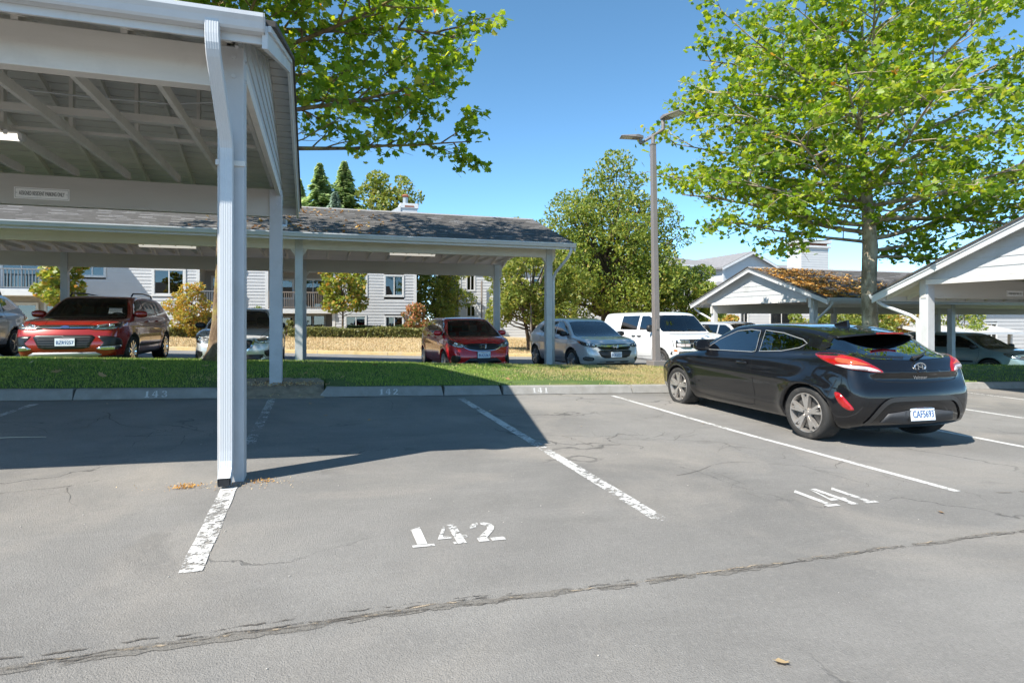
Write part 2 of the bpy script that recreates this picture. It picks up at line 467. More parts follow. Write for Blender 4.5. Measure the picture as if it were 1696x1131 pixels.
# back kerb of the strip
bk = empty('back_kerb', (0, 0, 0)); tag(bk, kind='structure')
for x in range(-30, 45, 3):
    m2 = MB(); a, b = lot2z(x, 16.7), lot2z(x+2.98, 16.7)
    m2.add([(x, 16.68, a-.1), (x+2.98, 16.68, b-.1), (x+2.98, 16.86, b-.1), (x, 16.86, a-.1), (x, 16.68, a+.13), (x+2.98, 16.68, b+.13), (x+2.98, 16.83, b+.13), (x, 16.83, a+.13)],
           [(3,2,1,0),(4,5,6,7),(0,1,5,4),(1,2,6,5),(2,3,7,6),(3,0,4,7)])
    m2.build('kerb_stone', CONC, bk)

# ------------------------------------------------------------------ painted markings
def paint(name, wear):
    m = bpy.data.materials.new(name); N, L, B = nodes_of(m)
    B.inputs['Roughness'].default_value = .7
    c = mixrgb(N, L, ramp(N, L, noise(N, L, 6, 5, .7), .3, .7), (.46, .45, .43), (.58, .57, .55))
    L.new(c, B.inputs['Base Color'])
    w1 = noise(N, L, 22, 6, .8, stretch=(1, 1.0, 1)); w2 = noise(N, L, 2.0, 3, .5)
    s = N.new('ShaderNodeMath'); s.operation = 'MULTIPLY_ADD'; L.new(w2, s.inputs[0]); s.inputs[1].default_value = .5; L.new(w1, s.inputs[2])
    a = ramp(N, L, s.outputs[0], wear, wear+.07, 0, 1)
    t = N.new('ShaderNodeBsdfTransparent'); mx = N.new('ShaderNodeMixShader')
    L.new(a, mx.inputs[0]); L.new(t.outputs[0], mx.inputs[1]); L.new(B.outputs[0], mx.inputs[2]); L.new(mx.outputs[0], N['Material Output'].inputs[0])
    return m
PW = paint('worn_white_paint', .68)
PM = paint('chipped_white_paint', .72)
PL = paint('sound_white_paint', .615)
PX = paint('scarred_white_paint', .78)
def stripe(x0, y0, x1, y1, w, m, lift=.004):
    n = max(2, int(abs(y1-y0)/.12)); V = []; F = []
    for i in range(n+1):
        t = i/n; x = x0+(x1-x0)*t; y = y0+(y1-y0)*t
        a, b = random.uniform(-.004, .004), random.uniform(-.004, .004)
        V += [(x-w/2+a, y, gz(x, y)+lift), (x+w/2+b, y, gz(x, y)+lift)]
        if i: F.append((2*i-2, 2*i-1, 2*i+1, 2*i))
    mb = MB().add(V, F)
    return tag(mb.build('parking_line', m), kind='structure')
stripe(-3.62, 5.4, -3.62, 9.68, .10, PW)
stripe(-.615, 3.42, -.635, 4.98, .115, PM)
stripe(-.645, 6.55, -.655, 7.0, .11, PX); stripe(-.65, 7.0, -.66, 9.9, .11, PM)
stripe(2.215, 3.56, 2.235, 9.68, .11, PW)
stripe(5.08, 3.65, 4.99, 6.3, .075, PL); stripe(4.99, 6.3, 5.03, 9.74, .075, PL)
stripe(7.88, 4.2, 7.92, 9.7, .09, PL)
stripe(10.5, 3.9, 10.6, 9.7, .09, PL)
stripe(13.4, 4.0, 13.5, 9.6, .09, PW)
stripe(16.2, 4.0, 16.3, 9.6, .09, PW)

# stencil digits, unit box 0..1 high
DIG = {
 '1': [[(.16,.86),(.42,1.0),(.42,.12),(.20,.12),(.20,.86-.04)], [(.08,0),(.56,0),(.56,.10),(.08,.10)]],
 '4': [[(.0,.28),(.30,1.0),(.30,.80),(.14,.40),(.32,.40),(.32,.28)], [(.38,.0),(.58,.0),(.58,.28),(.68,.28),(.68,.40),(.58,.40),(.58,1.0),(.38,1.0)], [(.30,.0),(.36,.0),(.36,.10),(.30,.10)]],
 '2': [[(.02,.70),(.06,.86),(.18,.97),(.28,1.0),(.28,.86),(.20,.82),(.17,.70)], [(.34,1.0),(.50,.96),(.60,.84),(.61,.70),(.54,.54),(.26,.18),(.26,.0),(.02,.0),(.02,.16),(.40,.60),(.44,.72),(.40,.82),(.34,.86)], [(.32,.0),(.64,.0),(.64,.15),(.32,.15)]],
 '3': [[(.03,.74),(.08,.90),(.20,.98),(.28,1.0),(.28,.86),(.20,.82),(.17,.74)], [(.34,1.0),(.50,.95),(.58,.80),(.55,.64),(.45,.53),(.58,.42),(.62,.26),(.55,.08),(.34,.0),(.34,.14),(.42,.18),(.46,.28),(.42,.42),(.26,.46),(.26,.58),(.40,.64),(.43,.76),(.40,.83),(.34,.86)], [(.02,.26),(.16,.26),(.18,.18),(.28,.14),(.28,.0),(.12,.04),(.04,.14)]],
}
def stencil(txt, place, sx, sy, adv, m, name):
    mb = MB(); cx = 0
    for ch in txt:
        for poly in DIG[ch]:
            pts = [(cx + p[0]*sx, p[1]*sy) for p in poly]
            mb.add([place(a, b) for a, b in pts], [tuple(range(len(pts)))])
        cx += adv*sx*(.85 if ch == '1' else 1.05)
    me = mb.mesh(name)
    bm = bmesh.new(); bm.from_mesh(me); bmesh.ops.triangulate(bm, faces=bm.faces); bm.to_mesh(me); bm.free()
    return tag(link(name, me, m), kind='structure')
def on_ground(x0, y0, ca=0.0):
    def P(a, b):
        x = x0 + a*math.cos(ca) - b*math.sin(ca); y = y0 + a*math.sin(ca) + b*math.cos(ca)
        return (x, y, gz(x, y)+.004)
    return P
stencil('142', on_ground(.50, 3.48), .27, .33, .80, PL, 'stall_number')
stencil('141', on_ground(3.60, 3.56), .25, .42, .80, PL, 'stall_number')
stencil('143', on_ground(-3.0, 3.5), .27, .33, .80, PL, 'stall_number')
def on_kerb(x0):
    def P(a, b):      # b climbs the sloped face
        x = x0 + a; t = b
        return (x, 10.05 + .006 + .05*t - .004, gz(x, 10.05) + .012 + .125*t + .002)
    return P
for txt, x0 in (('143', -2.42), ('142', .96), ('141', 3.62)):
    stencil(txt, lambda a, b, x0=x0: (x0+a, 10.05 + .002 + .05*(.15+.72*b) - .006, gz(x0+a, 10.05) + .01 + .125*(.15+.72*b) + .001), .125, 1.0, .95, PL, 'kerb_number')

# long sealed crack across the lane: a dark trough with ragged edges and pale grit
CRK = mat('crack_sealant', (.125, .115, .10), .9, var=.3, vscale=9, bmp=.8, bscale=40, dirt=(.19, .165, .135), dscale=7)
GRIT = mat('crack_grit', (.30, .25, .19), .95, var=.3, vscale=14)
def ragged(name, pts, w0, w1, m, lift, seed, n=160):
    r = random.Random(seed); V = []; F = []
    xs = np.linspace(0, 1, n+1); px = np.linspace(0, 1, len(pts))
    jx = 0; e1 = e2 = 0
    for i, t in enumerate(xs):
        x = np.interp(t, px, [p[0] for p in pts]); y = np.interp(t, px, [p[1] for p in pts])
        jx = jx*.85 + r.uniform(-.006, .006); e1 = e1*.7 + r.uniform(-.012, .012); e2 = e2*.7 + r.uniform(-.012, .012)
        w = w0 + (w1-w0)*t
        a = y + jx + w/2 + e1*w*12; b = y + jx - w/2 + e2*w*12
        if a < b + .003: a = b + .003
        V += [(x, a, gz(x, a)+lift), (x, b, gz(x, b)+lift)]
        if i: F.append((2*i-2, 2*i-1, 2*i+1, 2*i))
    return tag(MB().add(V, F).build(name, m), kind='structure')
CP = [(-6, 2.62), (-1.1, 2.665), (.46, 2.75), (1.3, 2.74), (2.2, 2.76), (3.3, 2.80), (4.55, 2.83), (8, 2.95), (14, 3.05)]
def broken(name, col, thr, scale=14):
    m = bpy.data.materials.new(name); N, L, B = nodes_of(m); B.inputs['Roughness'].default_value = .95
    L.new(mixrgb(N, L, noise(N, L, 30, 4, .8), tuple(x*.7 for x in col), tuple(x*1.25 for x in col)), B.inputs['Base Color'])
    bump(N, L, B, noise(N, L, 60, 4, .8), .9, .015)
    al = ramp(N, L, noise(N, L, scale, 5, .7), thr, thr+.10, 0, 1)
    t = N.new('ShaderNodeBsdfTransparent'); mx = N.new('ShaderNodeMixShader')
    L.new(al, mx.inputs[0]); L.new(t.outputs[0], mx.inputs[1]); L.new(B.outputs[0], mx.inputs[2]); L.new(mx.outputs[0], N['Material Output'].inputs[0])
    return m
SEALB = broken('crack_band', (.185, .170, .150), .40, 7)
SEALD = broken('crack_edge', (.115, .102, .088), .46, 9)
SEALG = broken('crack_sand', (.36, .29, .21), .50, 8)
ragged('pavement_crack', CP, .060, .026, SEALB, .0025, 3, 420)
ragged('pavement_crack', [(a, b-.006) for a, b in CP], .011, .007, SEALD, .004, 7, 420)
ragged('pavement_crack', [(a, b+.026) for a, b in CP[:5]], .010, .006, SEALD, .004, 8, 300)
ragged('pavement_crack', [(a, b+.010) for a, b in CP], .014, .010, SEALG, .005, 5, 420)
ragged('pavement_crack', [(-6, 2.70), (-1.0, 2.745), (.2, 2.81), (.9, 2.80)], .014, .006, SEALD, .003, 9, 200)
ragged('pavement_crack', [(5.4, 3.55), (7, 3.4), (10, 3.3)], .03, .02, SEALB, .003, 19, 120)
# branching hairline cracks
HAIR = broken('hairline', (.125, .113, .098), .40, 5)
def hairline(x, y, ang, ln, w, seed, depth=2):
    r = random.Random(seed); pts = [(x, y)]; a = ang
    for i in range(14):
        a += r.uniform(-.35, .35); x += math.cos(a)*ln/14; y += math.sin(a)*ln/14; pts.append((x, y))
        if depth and r.random() < .22: hairline(x, y, a+r.choice((-1, 1))*r.uniform(.6, 1.2), ln*r.uniform(.25, .5), w*.7, r.randint(0, 9999), depth-1)
    V = []; F = []
    for i, (px_, py_) in enumerate(pts):
        j = min(i+1, len(pts)-1); k = max(0, i-1); tx, ty = pts[j][0]-pts[k][0], pts[j][1]-pts[k][1]; q = math.hypot(tx, ty)+1e-9
        ww = w*(1-.7*i/14)*r.uniform(.6, 1.3)/2
        V += [(px_-ty/q*ww, py_+tx/q*ww, gz(px_, py_)+.0025), (px_+ty/q*ww, py_-tx/q*ww, gz(px_, py_)+.0025)]
        if i: F.append((2*i-2, 2*i-1, 2*i+1, 2*i))
    HC.add(V, F)
HC = MB()
for hx, hy, ha, hl, hw, hs in ((-4.3, 6.5, .9, 2.6, .014, 1), (-2.6, 8.9, -1.2, 2.2, .012, 2), (-3.9, 8.6, -.3, 1.8, .010, 3), (-1.9, 7.2, .1, 1.6, .010, 4), (-.3, 7.3, .05, 2.2, .008, 5), (1.0, 9.7, -1.4, 1.6, .008, 6), (2.5, 6.5, -.15, 2.6, .010, 7), (4.3, 7.4, .9, 1.0, .008, 8), (-1.6, 5.4, -2.5, 1.4, .009, 10), (3.0, 4.6, .3, 2.2, .007, 12), (8.6, 5.6, .2, 2.4, .010, 14)):
    hairline(hx, hy, ha, hl, hw, hs)
tag(HC.build('hairline_cracks', HAIR), kind='structure')
# dark grit along the kerb foot
ragged('gutter_grit', [(-9, 10.045), (-4, 10.045), (-1.1, 10.045)], .03, .03, mat('gutter_dirt', (.07, .06, .045), .95, var=.4, vscale=10), .006, 31, 300)
ragged('gutter_grit', [(.1, 10.045), (3, 10.045), (8, 10.045), (12, 10.04)], .035, .03, MATS['gutter_dirt'], .006, 33, 400)
# ------------------------------------------------------------------ carports (ridge along X)
SHINGLE = bpy.data.materials.new('asphalt_shingles'); N, L, B = nodes_of(SHINGLE)
g = N.new('ShaderNodeNewGeometry')
c = mixrgb(N, L, g.outputs['Random Per Island'], (.19, .19, .20), (.32, .31, .31))
c = mixrgb(N, L, ramp(N, L, noise(N, L, 40, 4, .8), .4, .7, 0, .5), c, (.26, .245, .235))
L.new(c, B.inputs['Base Color']); B.inputs['Roughness'].default_value = .9; bump(N, L, B, noise(N, L, 120, 2, .8), .4, .01)
SHINGLE_EDGE = mat('shingle_edge', (.06, .055, .05), .9, var=.3, vscale=8)
LITTER = leaf_mat('roof_litter', [(0, (.42, .20, .05)), (.35, (.66, .38, .09)), (.7, (.34, .17, .05)), (1, (.72, .52, .18))], .15, .8)
BOLT = mat('painted_bolt', (.50, .51, .52), .5)
LAMP_BODY = mat('lamp_housing', (.55, .54, .52), .5)
LAMP_LENS = mat('lamp_lens', (.85, .83, .78), .3, emit=((1, .95, .85), .25))
LAMP_LIT = mat('lamp_lens_lit', (.9, .88, .82), .3, emit=((1, .93, .8), .7))

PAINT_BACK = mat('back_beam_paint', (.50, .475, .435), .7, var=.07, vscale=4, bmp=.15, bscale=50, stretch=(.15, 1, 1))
def carport(label, X0, X1, YF, YB, ef, eb, eave_z, m, fb, bb, post_xs, base_f, base_b, raf0=None, board_deck=False, shingles=None, gable=(False, False), psize=.19, post_dx=0.0, over=.26):
    """fb/bb: (bottom, top) of front / back beam; ef/eb: eave lines"""
    R = empty('carport', ((X0+X1)/2, (YF+YB)/2, base_f((X0+X1)/2, YF)))
    tag(R, label, 'carport', 'open timber carports of the car park')
    off = Vector(R.location)
    def B_(mb, name, mt, parent=R, **k):
        mb.v = [(a-off.x, b-off.y, c-off.z) if parent is R else (a-off.x, b-off.y, c-off.z) for a, b, c in mb.v]
        return mb.build(name, mt, parent, **k)
    yr = (ef + eb)/2
    def top(y): return eave_z + m*((y-ef) if y <= yr else (eb-y)) if abs(ef-eb) > 0 else eave_z
    h = psize/2
    for x in post_xs:
        for Y, bf, bm in ((YF, base_f, fb), (YB, base_b, bb)):
            p = B_(MB().box(x-h, x+h, Y-h, Y+h, bf(x, Y)-.12, bm[1]-.004), 'post', PAINT_GREY, bevel=.008)
            for s in (-1, 1):
                if shingles and not gable[0]:
                    B_(MB().prism([(x+s*(h+.002), bm[0]-.001), (x+s*(h+.10), bm[0]-.001), (x+s*(h+.10), bm[0]-.02), (x+s*(h+.002), bm[0]-.16)], 'y', Y-.05, Y+.05), 'knee_bracket', PAINT_BEAM, fix=True)
            for z in (bm[1]-.09, bm[1]-.24):
                B_(MB().tube([(x+.02, Y-h-.014, z), (x+.02, Y-h+.002, z)], .016, 8), 'bolt', BOLT)
                B_(MB().tube([(x+h-.002, Y, z), (x+h+.012, Y, z)], .014, 8), 'bolt', BOLT)
    B_(MB().box(X0+over+.02, X1-over-.02, YF-.065, YF+.065, fb[0], fb[1]), 'beam', PAINT_BEAM, bevel=.006)
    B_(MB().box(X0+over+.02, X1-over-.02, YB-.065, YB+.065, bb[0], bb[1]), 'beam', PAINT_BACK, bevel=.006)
    # roof slabs: deck + felt edge
    nf = (yr-ef); nb = (eb-yr)
    t_sh, t_dk = .03, .024
    if board_deck:
        for side in (0, 1):
            ln = nf if side == 0 else nb
            nbd = int(ln/.142)
            for i in range(nbd):
                d0 = ln*i/nbd; d1 = ln*(i+1)/nbd - .020
                y0, y1 = (ef+d0, ef+d1) if side == 0 else (eb-d0, eb-d1)
                z0, z1 = top(y0)-t_sh, top(y1)-t_sh
                j = random.uniform(-.003, .002)
                mb = MB().prism([(y0, z0-t_dk+j), (y1, z1-t_dk+j), (y1, z1-.001), (y0, z0-.001)], 'x', X0+.03, X1-.03)
                B_(mb, 'deck_board', DECK, fix=True)
    else:
        for y0, y1 in ((ef, yr), (eb, yr)):
            B_(MB().prism([(y0, top(y0)-t_sh-t_dk), (y1, top(y1)-t_sh-t_dk), (y1, top(y1)-t_sh), (y0, top(y0)-t_sh)], 'x', X0+.03, X1-.03), 'roof_deck', DECK, fix=True)
    for y0, y1, nm in ((ef, yr, 0), (eb, yr, 1)):
        s = 1 if nm == 0 else -1
        if shingles and nm == 0:
            B_(MB().prism([(y0-s*.03, top(y0)-t_sh+.002-.01), (y1, top(y1)-t_sh+.002), (y1, top(y1)-.012), (y0-s*.03, top(y0)-.022)], 'x', X0-.05, X1+.05), 'underlay', SHINGLE_EDGE, fix=True)
            # individual tabs, three-tab courses with uneven lift
            sx0, sx1 = shingles; tw, ex = .31, .143
            sl = math.hypot(1, m); V = []; F = []
            nc = int((yr-ef)*sl/ex)+1
            for r in range(nc):
                x = sx0 + (r % 2)*tw*.5 + (r % 3)*.04
                while x < sx1:
                    w = tw-.006; x1 = min(x+w, sx1)
                    d0 = r*ex; d1 = d0+ex*1.35
                    lift = random.uniform(.004, .011)
                    def pt(xx, d, zz): yy = min(yr, ef-.045 + d/sl); return (xx, yy, top(max(ef, yy)) - .02 + zz - (m*(ef-yy) if yy < ef else 0))
                    a = len(V); dd = random.uniform(-.006, .006)
                    V += [pt(x, d0+dd, lift), pt(x1, d0+dd, lift), pt(x1, d1, .001), pt(x, d1, .001), pt(x, d0+dd, lift-.012), pt(x1, d0+dd, lift-.012)]
                    F += [(a, a+1, a+2, a+3), (a+4, a+5, a+1, a)]
                    x += tw
            mb = MB(); mb.add(V, F)
            o = B_(mb, 'shingles', SHINGLE); o['kind'] = 'stuff'
        else:
            B_(MB().prism([(y0-s*.03, top(y0)-t_sh+.002-.01), (y1, top(y1)-t_sh+.002), (y1, top(y1)+.014), (y0-s*.03, top(y0)+.004)], 'x', X0-.05, X1+.05), 'roof_covering', SHINGLE_EDGE, fix=True)
    B_(MB().prism([(yr-.13, top(yr-.13)+.006), (yr, top(yr)+.012), (yr+.13, top(yr+.13)+.006), (yr+.13, top(yr+.13)-.006), (yr, top(yr)+.002), (yr-.13, top(yr-.13)-.006)], 'x', X0-.02, X1+.02), 'ridge_cap', SHINGLE_EDGE if not shingles else SHINGLE, fix=True)
    # trusses
    xs = []
    x = raf0 if raf0 is not None else X0+over+.1
    while x > X0+over+.05: x -= .68
    x += .68
    while x < X1-over-.05: xs.append(x); x += .68
    for x in xs:
        zc = max(fb[1], bb[1])+.002
        B_(MB().box(x-.022, x+.022, YF-.06, YB+.06, zc, zc+.105), 'joist', PAINT_BEAM)
        for y0 in (ef, eb):
            s = 1 if y0 == ef else -1
            za, zb = top(y0+s*.02)-t_sh-t_dk, top(yr)-t_sh-t_dk
            B_(MB().prism([(y0+s*.02, za-.10), (yr-s*.025, zb-.10), (yr-s*.025, zb-.008), (y0+s*.02, za-.001)], 'x', x-.02+.045, x+.02+.045), 'rafter', PAINT_BEAM, fix=True)
        B_(MB().box(x-.02-.045, x+.02-.045, yr-.045, yr+.045, zc+.11, top(yr)-.12), 'king_post', PAINT_BEAM)
    zc = max(fb[1], bb[1])+.108
    for yy in (yr-.62, yr+.15):
        B_(MB().box(X0+over, X1-over, yy-.045, yy+.045, zc+.001, zc+.041+.04*(yy < yr)), 'runner', PAINT_BEAM)
    B_(MB().box(X0+over+.03, X1-over-.03, yr-.02, yr+.02, top(yr)-.24, top(yr)-.062), 'ridge_board', PAINT_BEAM)
    # fascia + gutters (K profile)
    for y0, s in ((ef, -1), (eb, 1)):
        z = top(y0)-.005
        B_(MB().box(X0+.03, X1-.03, min(y0+s*.002, y0+s*.024), max(y0+s*.002, y0+s*.024), z-.17, z-.012), 'fascia', WHITE_TRIM)
        prof = [(0, 0), (0, -.115), (.075, -.115), (.09, -.10), (.105, -.06), (.125, -.03), (.125, -.002), (.117, -.002), (.117, -.028), (.098, -.058), (.084, -.095), (.07, -.107), (.008, -.107), (.008, 0)]
        mb = MB().prism([(y0+s*(.026+a), z+.0+b) for a, b in prof], 'x', X0+.02, X1-.02)
        B_(mb, 'gutter', GUTTER, fix=True)
        for xx in (X0+.02, X1-.02):
            B_(MB().prism([(y0+s*(.026+a), z+b) for a, b in prof[:7]], 'x', xx-.004, xx+.004), 'gutter_cap', GUTTER, fix=True)
    # barge boards
    for xx, s in ((X0, 1), (X1, -1)):
        for y0 in (ef, eb):
            sg = 1 if y0 == ef else -1
            a, b = xx, xx + s*.04
            B_(MB().prism([(y0-sg*.06, top(y0)-m*.06-.20), (yr-sg*.002, top(yr)-.20), (yr-sg*.002, top(yr)-.028), (y0-sg*.06, top(y0)-m*.06-.034)], 'x', min(a, b), max(a, b)), 'barge_board', WHITE_TRIM, fix=True, bevel=.005)
            B_(MB().prism([(y0-sg*.06, top(y0)-m*.06-.075), (yr-sg*.002, top(yr)-.075), (yr-sg*.002, top(yr)-.026), (y0-sg*.06, top(y0)-m*.06-.032)], 'x', min(xx-s*.022, xx-s*.001), max(xx-s*.022, xx-s*.001)), 'drip_trim', WHITE_TRIM, fix=True)
    # gable siding, lap boards
    for on, xx, s in ((gable[0], X0+over, -1), (gable[1], X1-over, 1)):
        if not on: continue
        z0 = max(fb[1], bb[1]) - .02; bh = .19; z = z0
        while z < top(yr)-.16:
            z1 = min(z+bh, top(yr)-.09)
            def half(zz): return (top(yr)-.062-zz)/m
            h0, h1 = half(z+.0), half(z1)
            h0 = min(h0, yr-(YF-.15)); h1 = min(h1, yr-(YF-.15))
            tl = .014
            V = [(xx+s*tl, yr-h0, z), (xx+s*tl, yr+h0, z), (xx+s*.001, yr+max(.01, h1), z1), (xx+s*.001, yr-max(.01, h1), z1), (xx-s*.012, yr-h0, z), (xx-s*.012, yr+h0, z), (xx-s*.012, yr+max(.01, h1), z1), (xx-s*.012, yr-max(.01, h1), z1)]
            B_(MB().add(V, [(0,1,2,3),(7,6,5,4),(0,4,5,1),(1,5,6,2),(2,6,7,3),(3,7,4,0)]), 'gable_board', PAINT_GREY, fix=True)
            z += bh-.004
        B_(MB().box(min(xx-.03, xx+.03), max(xx-.03, xx+.03), YF+.10, YB-.10, z0-.115, z0-.006), 'gable_tie', PAINT_BEAM)
    return R, off, top

def lawn_or_lot(x, y): return lawnz(x, y) if 10.2 < y < 16.75 else (gz(x, y) if y <= 10.2 else lot2z(x, y))
AB, BB = (3.24, 3.56), (3.09, 3.53)
CA, offA, topA = carport('large carport close by on the left, its near post in a parking line', -11.0, -.34, 5.25, 10.54, 4.72, 12.2, 3.58, .345, AB, BB, (-.645, -6.4), lawn_or_lot, lawn_or_lot, raf0=-3.42, board_deck=True, gable=(False, True))
CB, offB, topB = carport('long carport behind the grass strip sheltering two red cars', -15.0, 6.95, 16.6, 22.05, 15.76, 23.0, 3.58, .352, (3.25, 3.57), (3.08, 3.51), (-7.45, -.46, 6.47), lawn_or_lot, lot2z, shingles=(-9.2, 6.95))
CC, offC, topC = carport('carport with orange moss on its roof and a white gable', 15.8, 40, 16.6, 22.05, 15.62, 23.1, 2.15, .35, (1.86, 2.18), (1.70, 2.12), (16.25, 22.75, 29.3), lawn_or_lot, lot2z, shingles=(15.78, 31), gable=(True, False))
CD, offD, topD = carport('carport at the right edge with a sloping white barge board', 12.95, 34, 5.0, 10.3, 4.4, 11.35, 2.06, .41, (2.0, 2.34), (1.92, 2.36), (13.35, 20.2, 27), gz, lawn_or_lot, gable=(True, False), psize=.21)

def part(mb, name, mt, root, **k):
    o = root.location
    mb.v = [(a-o.x, b-o.y, c-o.z) for a, b, c in mb.v]
    return mb.build(name, mt, root, **k)

# corrugated rectangular downspout on the near post
def corr(w, d, n=5):
    pts = []
    for i in range(2*n+1):      # front face with flutes
        t = -1 + 2*i/(2*n); pts.append((t*w*.86, -d + (.0014 if i % 2 else 0)))
    pts += [(w, -d*.72), (w, d*.8), (w*.85, d), (-w*.85, d), (-w, d*.8), (-w, -d*.72)]
    return pts
def downspout(path, w, d, root, name='downspout', m=GUTTER):
    sec = corr(w, d); n = len(sec); V = []; F = []
    P = [Vector(p) for p in path]
    for i, p in enumerate(P):
        t = (P[min(i+1, len(P)-1)] - P[max(0, i-1)]).normalized()
        r = Vector((1, 0, 0)); u = t.cross(r).normalized()
        r2 = u.cross(t).normalized()
        for a, b in sec: V.append(p + r2*a + u*(-b))
    for i in range(len(P)-1):
        for k in range(n):
            a = i*n+k; b = i*n+(k+1) % n
            F.append((a, b, b+n, a+n))
    mb = MB().add([tuple(v) for v in V], F)
    return part(mb, name, m, root, fix=True)
dx = -.665
path = [(dx-.03, 4.63, 3.50), (dx-.03, 4.63, 3.40)] + [(dx-.028, 4.63+.004*i*i, 3.38-.035*i) for i in range(1, 4)] + [(dx-.01, 5.02-.05, 2.86+.06), (dx, 5.055, 2.80), (dx, 5.085, 2.74), (dx, 5.093, 2.66), (dx, 5.095, 2.4), (dx, 5.095, .42), (dx, 5.09, .34), (dx, 5.07, .28), (dx, 5.035, .24), (dx, 4.99, .215), (dx, 4.96, .205)]
downspout(path, .047, .036, CA)
part(MB().box(dx-.036, dx+.036, 4.945, 4.962, .180, .232), 'spout_mouth', DARK, CA)
part(MB().box(dx-.085, dx+.125, 5.135, 5.154, 2.62, 2.66), 'strap', PAINT_BEAM, CA)
part(MB().box(dx-.052, dx+.052, 4.955, 5.02, .175, .238), 'spout_shadow', DARK, CA) if False else None
# round pipe on the far post of the same carport
mb = MB().tube([(-.59, 12.2, 3.30), (-.59, 12.1, 3.18), (-.592, 11.3, 3.05), (-.594, 10.85, 3.0), (-.594, 10.70, 2.93), (-.594, 10.68, 2.82), (-.594, 10.68, .42), (-.594, 10.66, .34), (-.594, 10.58, .29)], .045, 12, cap=False)
part(mb, 'downspout', GUTTER, CA, smooth=True)
part(MB().tube([(-.594, 10.56, .288), (-.594, 10.585, .292)], .036, 12), 'spout_mouth', DARK, CA)
# timber plates in the near gable corner
part(MB().bar((-.86, 6.1, 3.64), (-.70, 5.45, 3.52), .04, .22), 'brace', PAINT_BEAM, CA)
cab = MB().tube([(-2.9, 7.5, 3.80), (-2.2, 7.45, 3.775), (-1.5, 7.4, 3.77), (-1.1, 7.3, 3.80), (-.8, 6.9, 3.68)], .008, 6)
part(cab, 'cable', GUTTER, CA)
# downspouts of the other carports
def pipe(pts, root, r=.042): part(MB().tube(pts, r, 10), 'downspout', GUTTER, root, smooth=True)
pipe([(6.80, 15.70, 3.46), (6.80, 15.70, 3.34), (6.76, 15.8, 3.20), (6.62, 16.35, 2.82), (6.61, 16.52, 2.68), (6.61, 16.55, 2.5), (6.61, 16.55, .1)], CB)
pipe([(6.8, 23.05, 3.46), (6.78, 23.0, 3.3), (6.62, 22.2, 2.85), (6.60, 22.1, 2.6), (6.6, 22.1, -.1)], CB)
pipe([(16.0, 15.56, 2.05), (16.0, 15.57, 1.95), (16.03, 15.7, 1.83), (16.2, 16.35, 1.48), (16.22, 16.46, 1.35), (16.22, 16.47, 1.1), (16.22, 16.47, -.3)], CC)
pipe([(16.0, 23.16, 2.05), (16.0, 23.12, 1.93), (16.1, 22.9, 1.75), (16.25, 22.25, 1.45), (16.25, 22.18, 1.2), (16.25, 22.18, -.3)], CC)
pipe([(13.15, 11.41, 1.96), (13.15, 11.40, 1.86), (13.17, 11.25, 1.77), (13.25, 10.6, 1.52), (13.25, 10.45, 1.42), (13.25, 10.44, 1.2), (13.25, 10.44, -.1)], CD)

# leaf litter and moss on roofs
def litter(root, off, top, n, x0, x1, y0, y1, size, dens):
    x = rng.uniform(x0, x1, n); y = rng.uniform(y0, y1, n)
    k = rng.random(n) < dens(x, y); x, y = x[k], y[k]; n = len(x)
    z = np.array([top(b) for b in y]) + rng.uniform(.006, .03, n)
    P = np.stack([x-off.x, y-off.y, z-off.z], 1); a = rng.uniform(0, 2*PI, n); s = size*rng.uniform(.5, 1.4, n)
    u = np.stack([np.cos(a), np.sin(a), rng.uniform(-.3, .6, n)], 1)*s[:, None]; v = np.stack([-np.sin(a), np.cos(a), rng.uniform(-.3, .6, n)], 1)*s[:, None]*.6
    V = np.stack([P-u, P+v, P+u, P-v], 1).reshape(-1, 3); F = np.arange(n)[:, None]*4 + np.array([[0, 1, 2, 3]])
    o = link('leaf_litter', np_mesh('leaf_litter', V, F), LITTER, root); o['kind'] = 'stuff'
def wob(x, y): return .5 + .5*np.sin(x*3.1 + np.sin(y*4)*1.5)*np.sin(y*5.3 + x)
litter(CB, offB, topB, 1500, -3.4, 2.6, 15.9, 19.2, .05, lambda x, y: np.clip(.9 - abs(x+.6)/3.0, .05, 1)*wob(x, y))
litter(CC, offC, topC, 22000, 15.9, 24, 15.65, 19.3, .045, lambda x, y: np.clip(1.25 - (x-15.9)/4.6 - .10*(y-15.6), 0, 1)*np.clip(wob(x, y)*1.5, 0, 1))

# ------------------------------------------------------------------ strip lights and signs on the carports
def strip_light(x0, x1, y, z, label, lens):
    R = empty('strip_light', ((x0+x1)/2, y, z)); tag(R, label, 'light', 'strip lights under the carport roofs')
    part(MB().box(x0+.02, x1-.02, y-.05, y+.05, z+.045, z+.075), 'housing', LAMP_BODY, R, bevel=.006)
    part(MB().prism([(y-.065, z+.044), (y-.055, z+.0), (y-.02, z-.018), (y+.02, z-.018), (y+.055, z), (y+.065, z+.044)], 'x', x0+.04, x1-.04), 'lens', lens, R, fix=True)
    for a, b in ((x0, x0+.04), (x1-.04, x1)):
        part(MB().prism([(y-.068, z+.05), (y-.058, z-.003), (y-.02, z-.022), (y+.02, z-.022), (y+.058, z-.003), (y+.068, z+.05)], 'x', a, b), 'end_cap', LAMP_BODY, R, fix=True)
    mb = MB()
    for t in (.1, .37, .63, .9): mb.box(x0+(x1-x0)*t-.02, x0+(x1-x0)*t+.02, y-.07, y-.05, z+.03, z+.085)
    part(mb, 'clip', LAMP_BODY, R)
strip_light(-4.72, -3.2, 8.3, 3.485, 'lit strip light under the near left carport roof', LAMP_LIT)
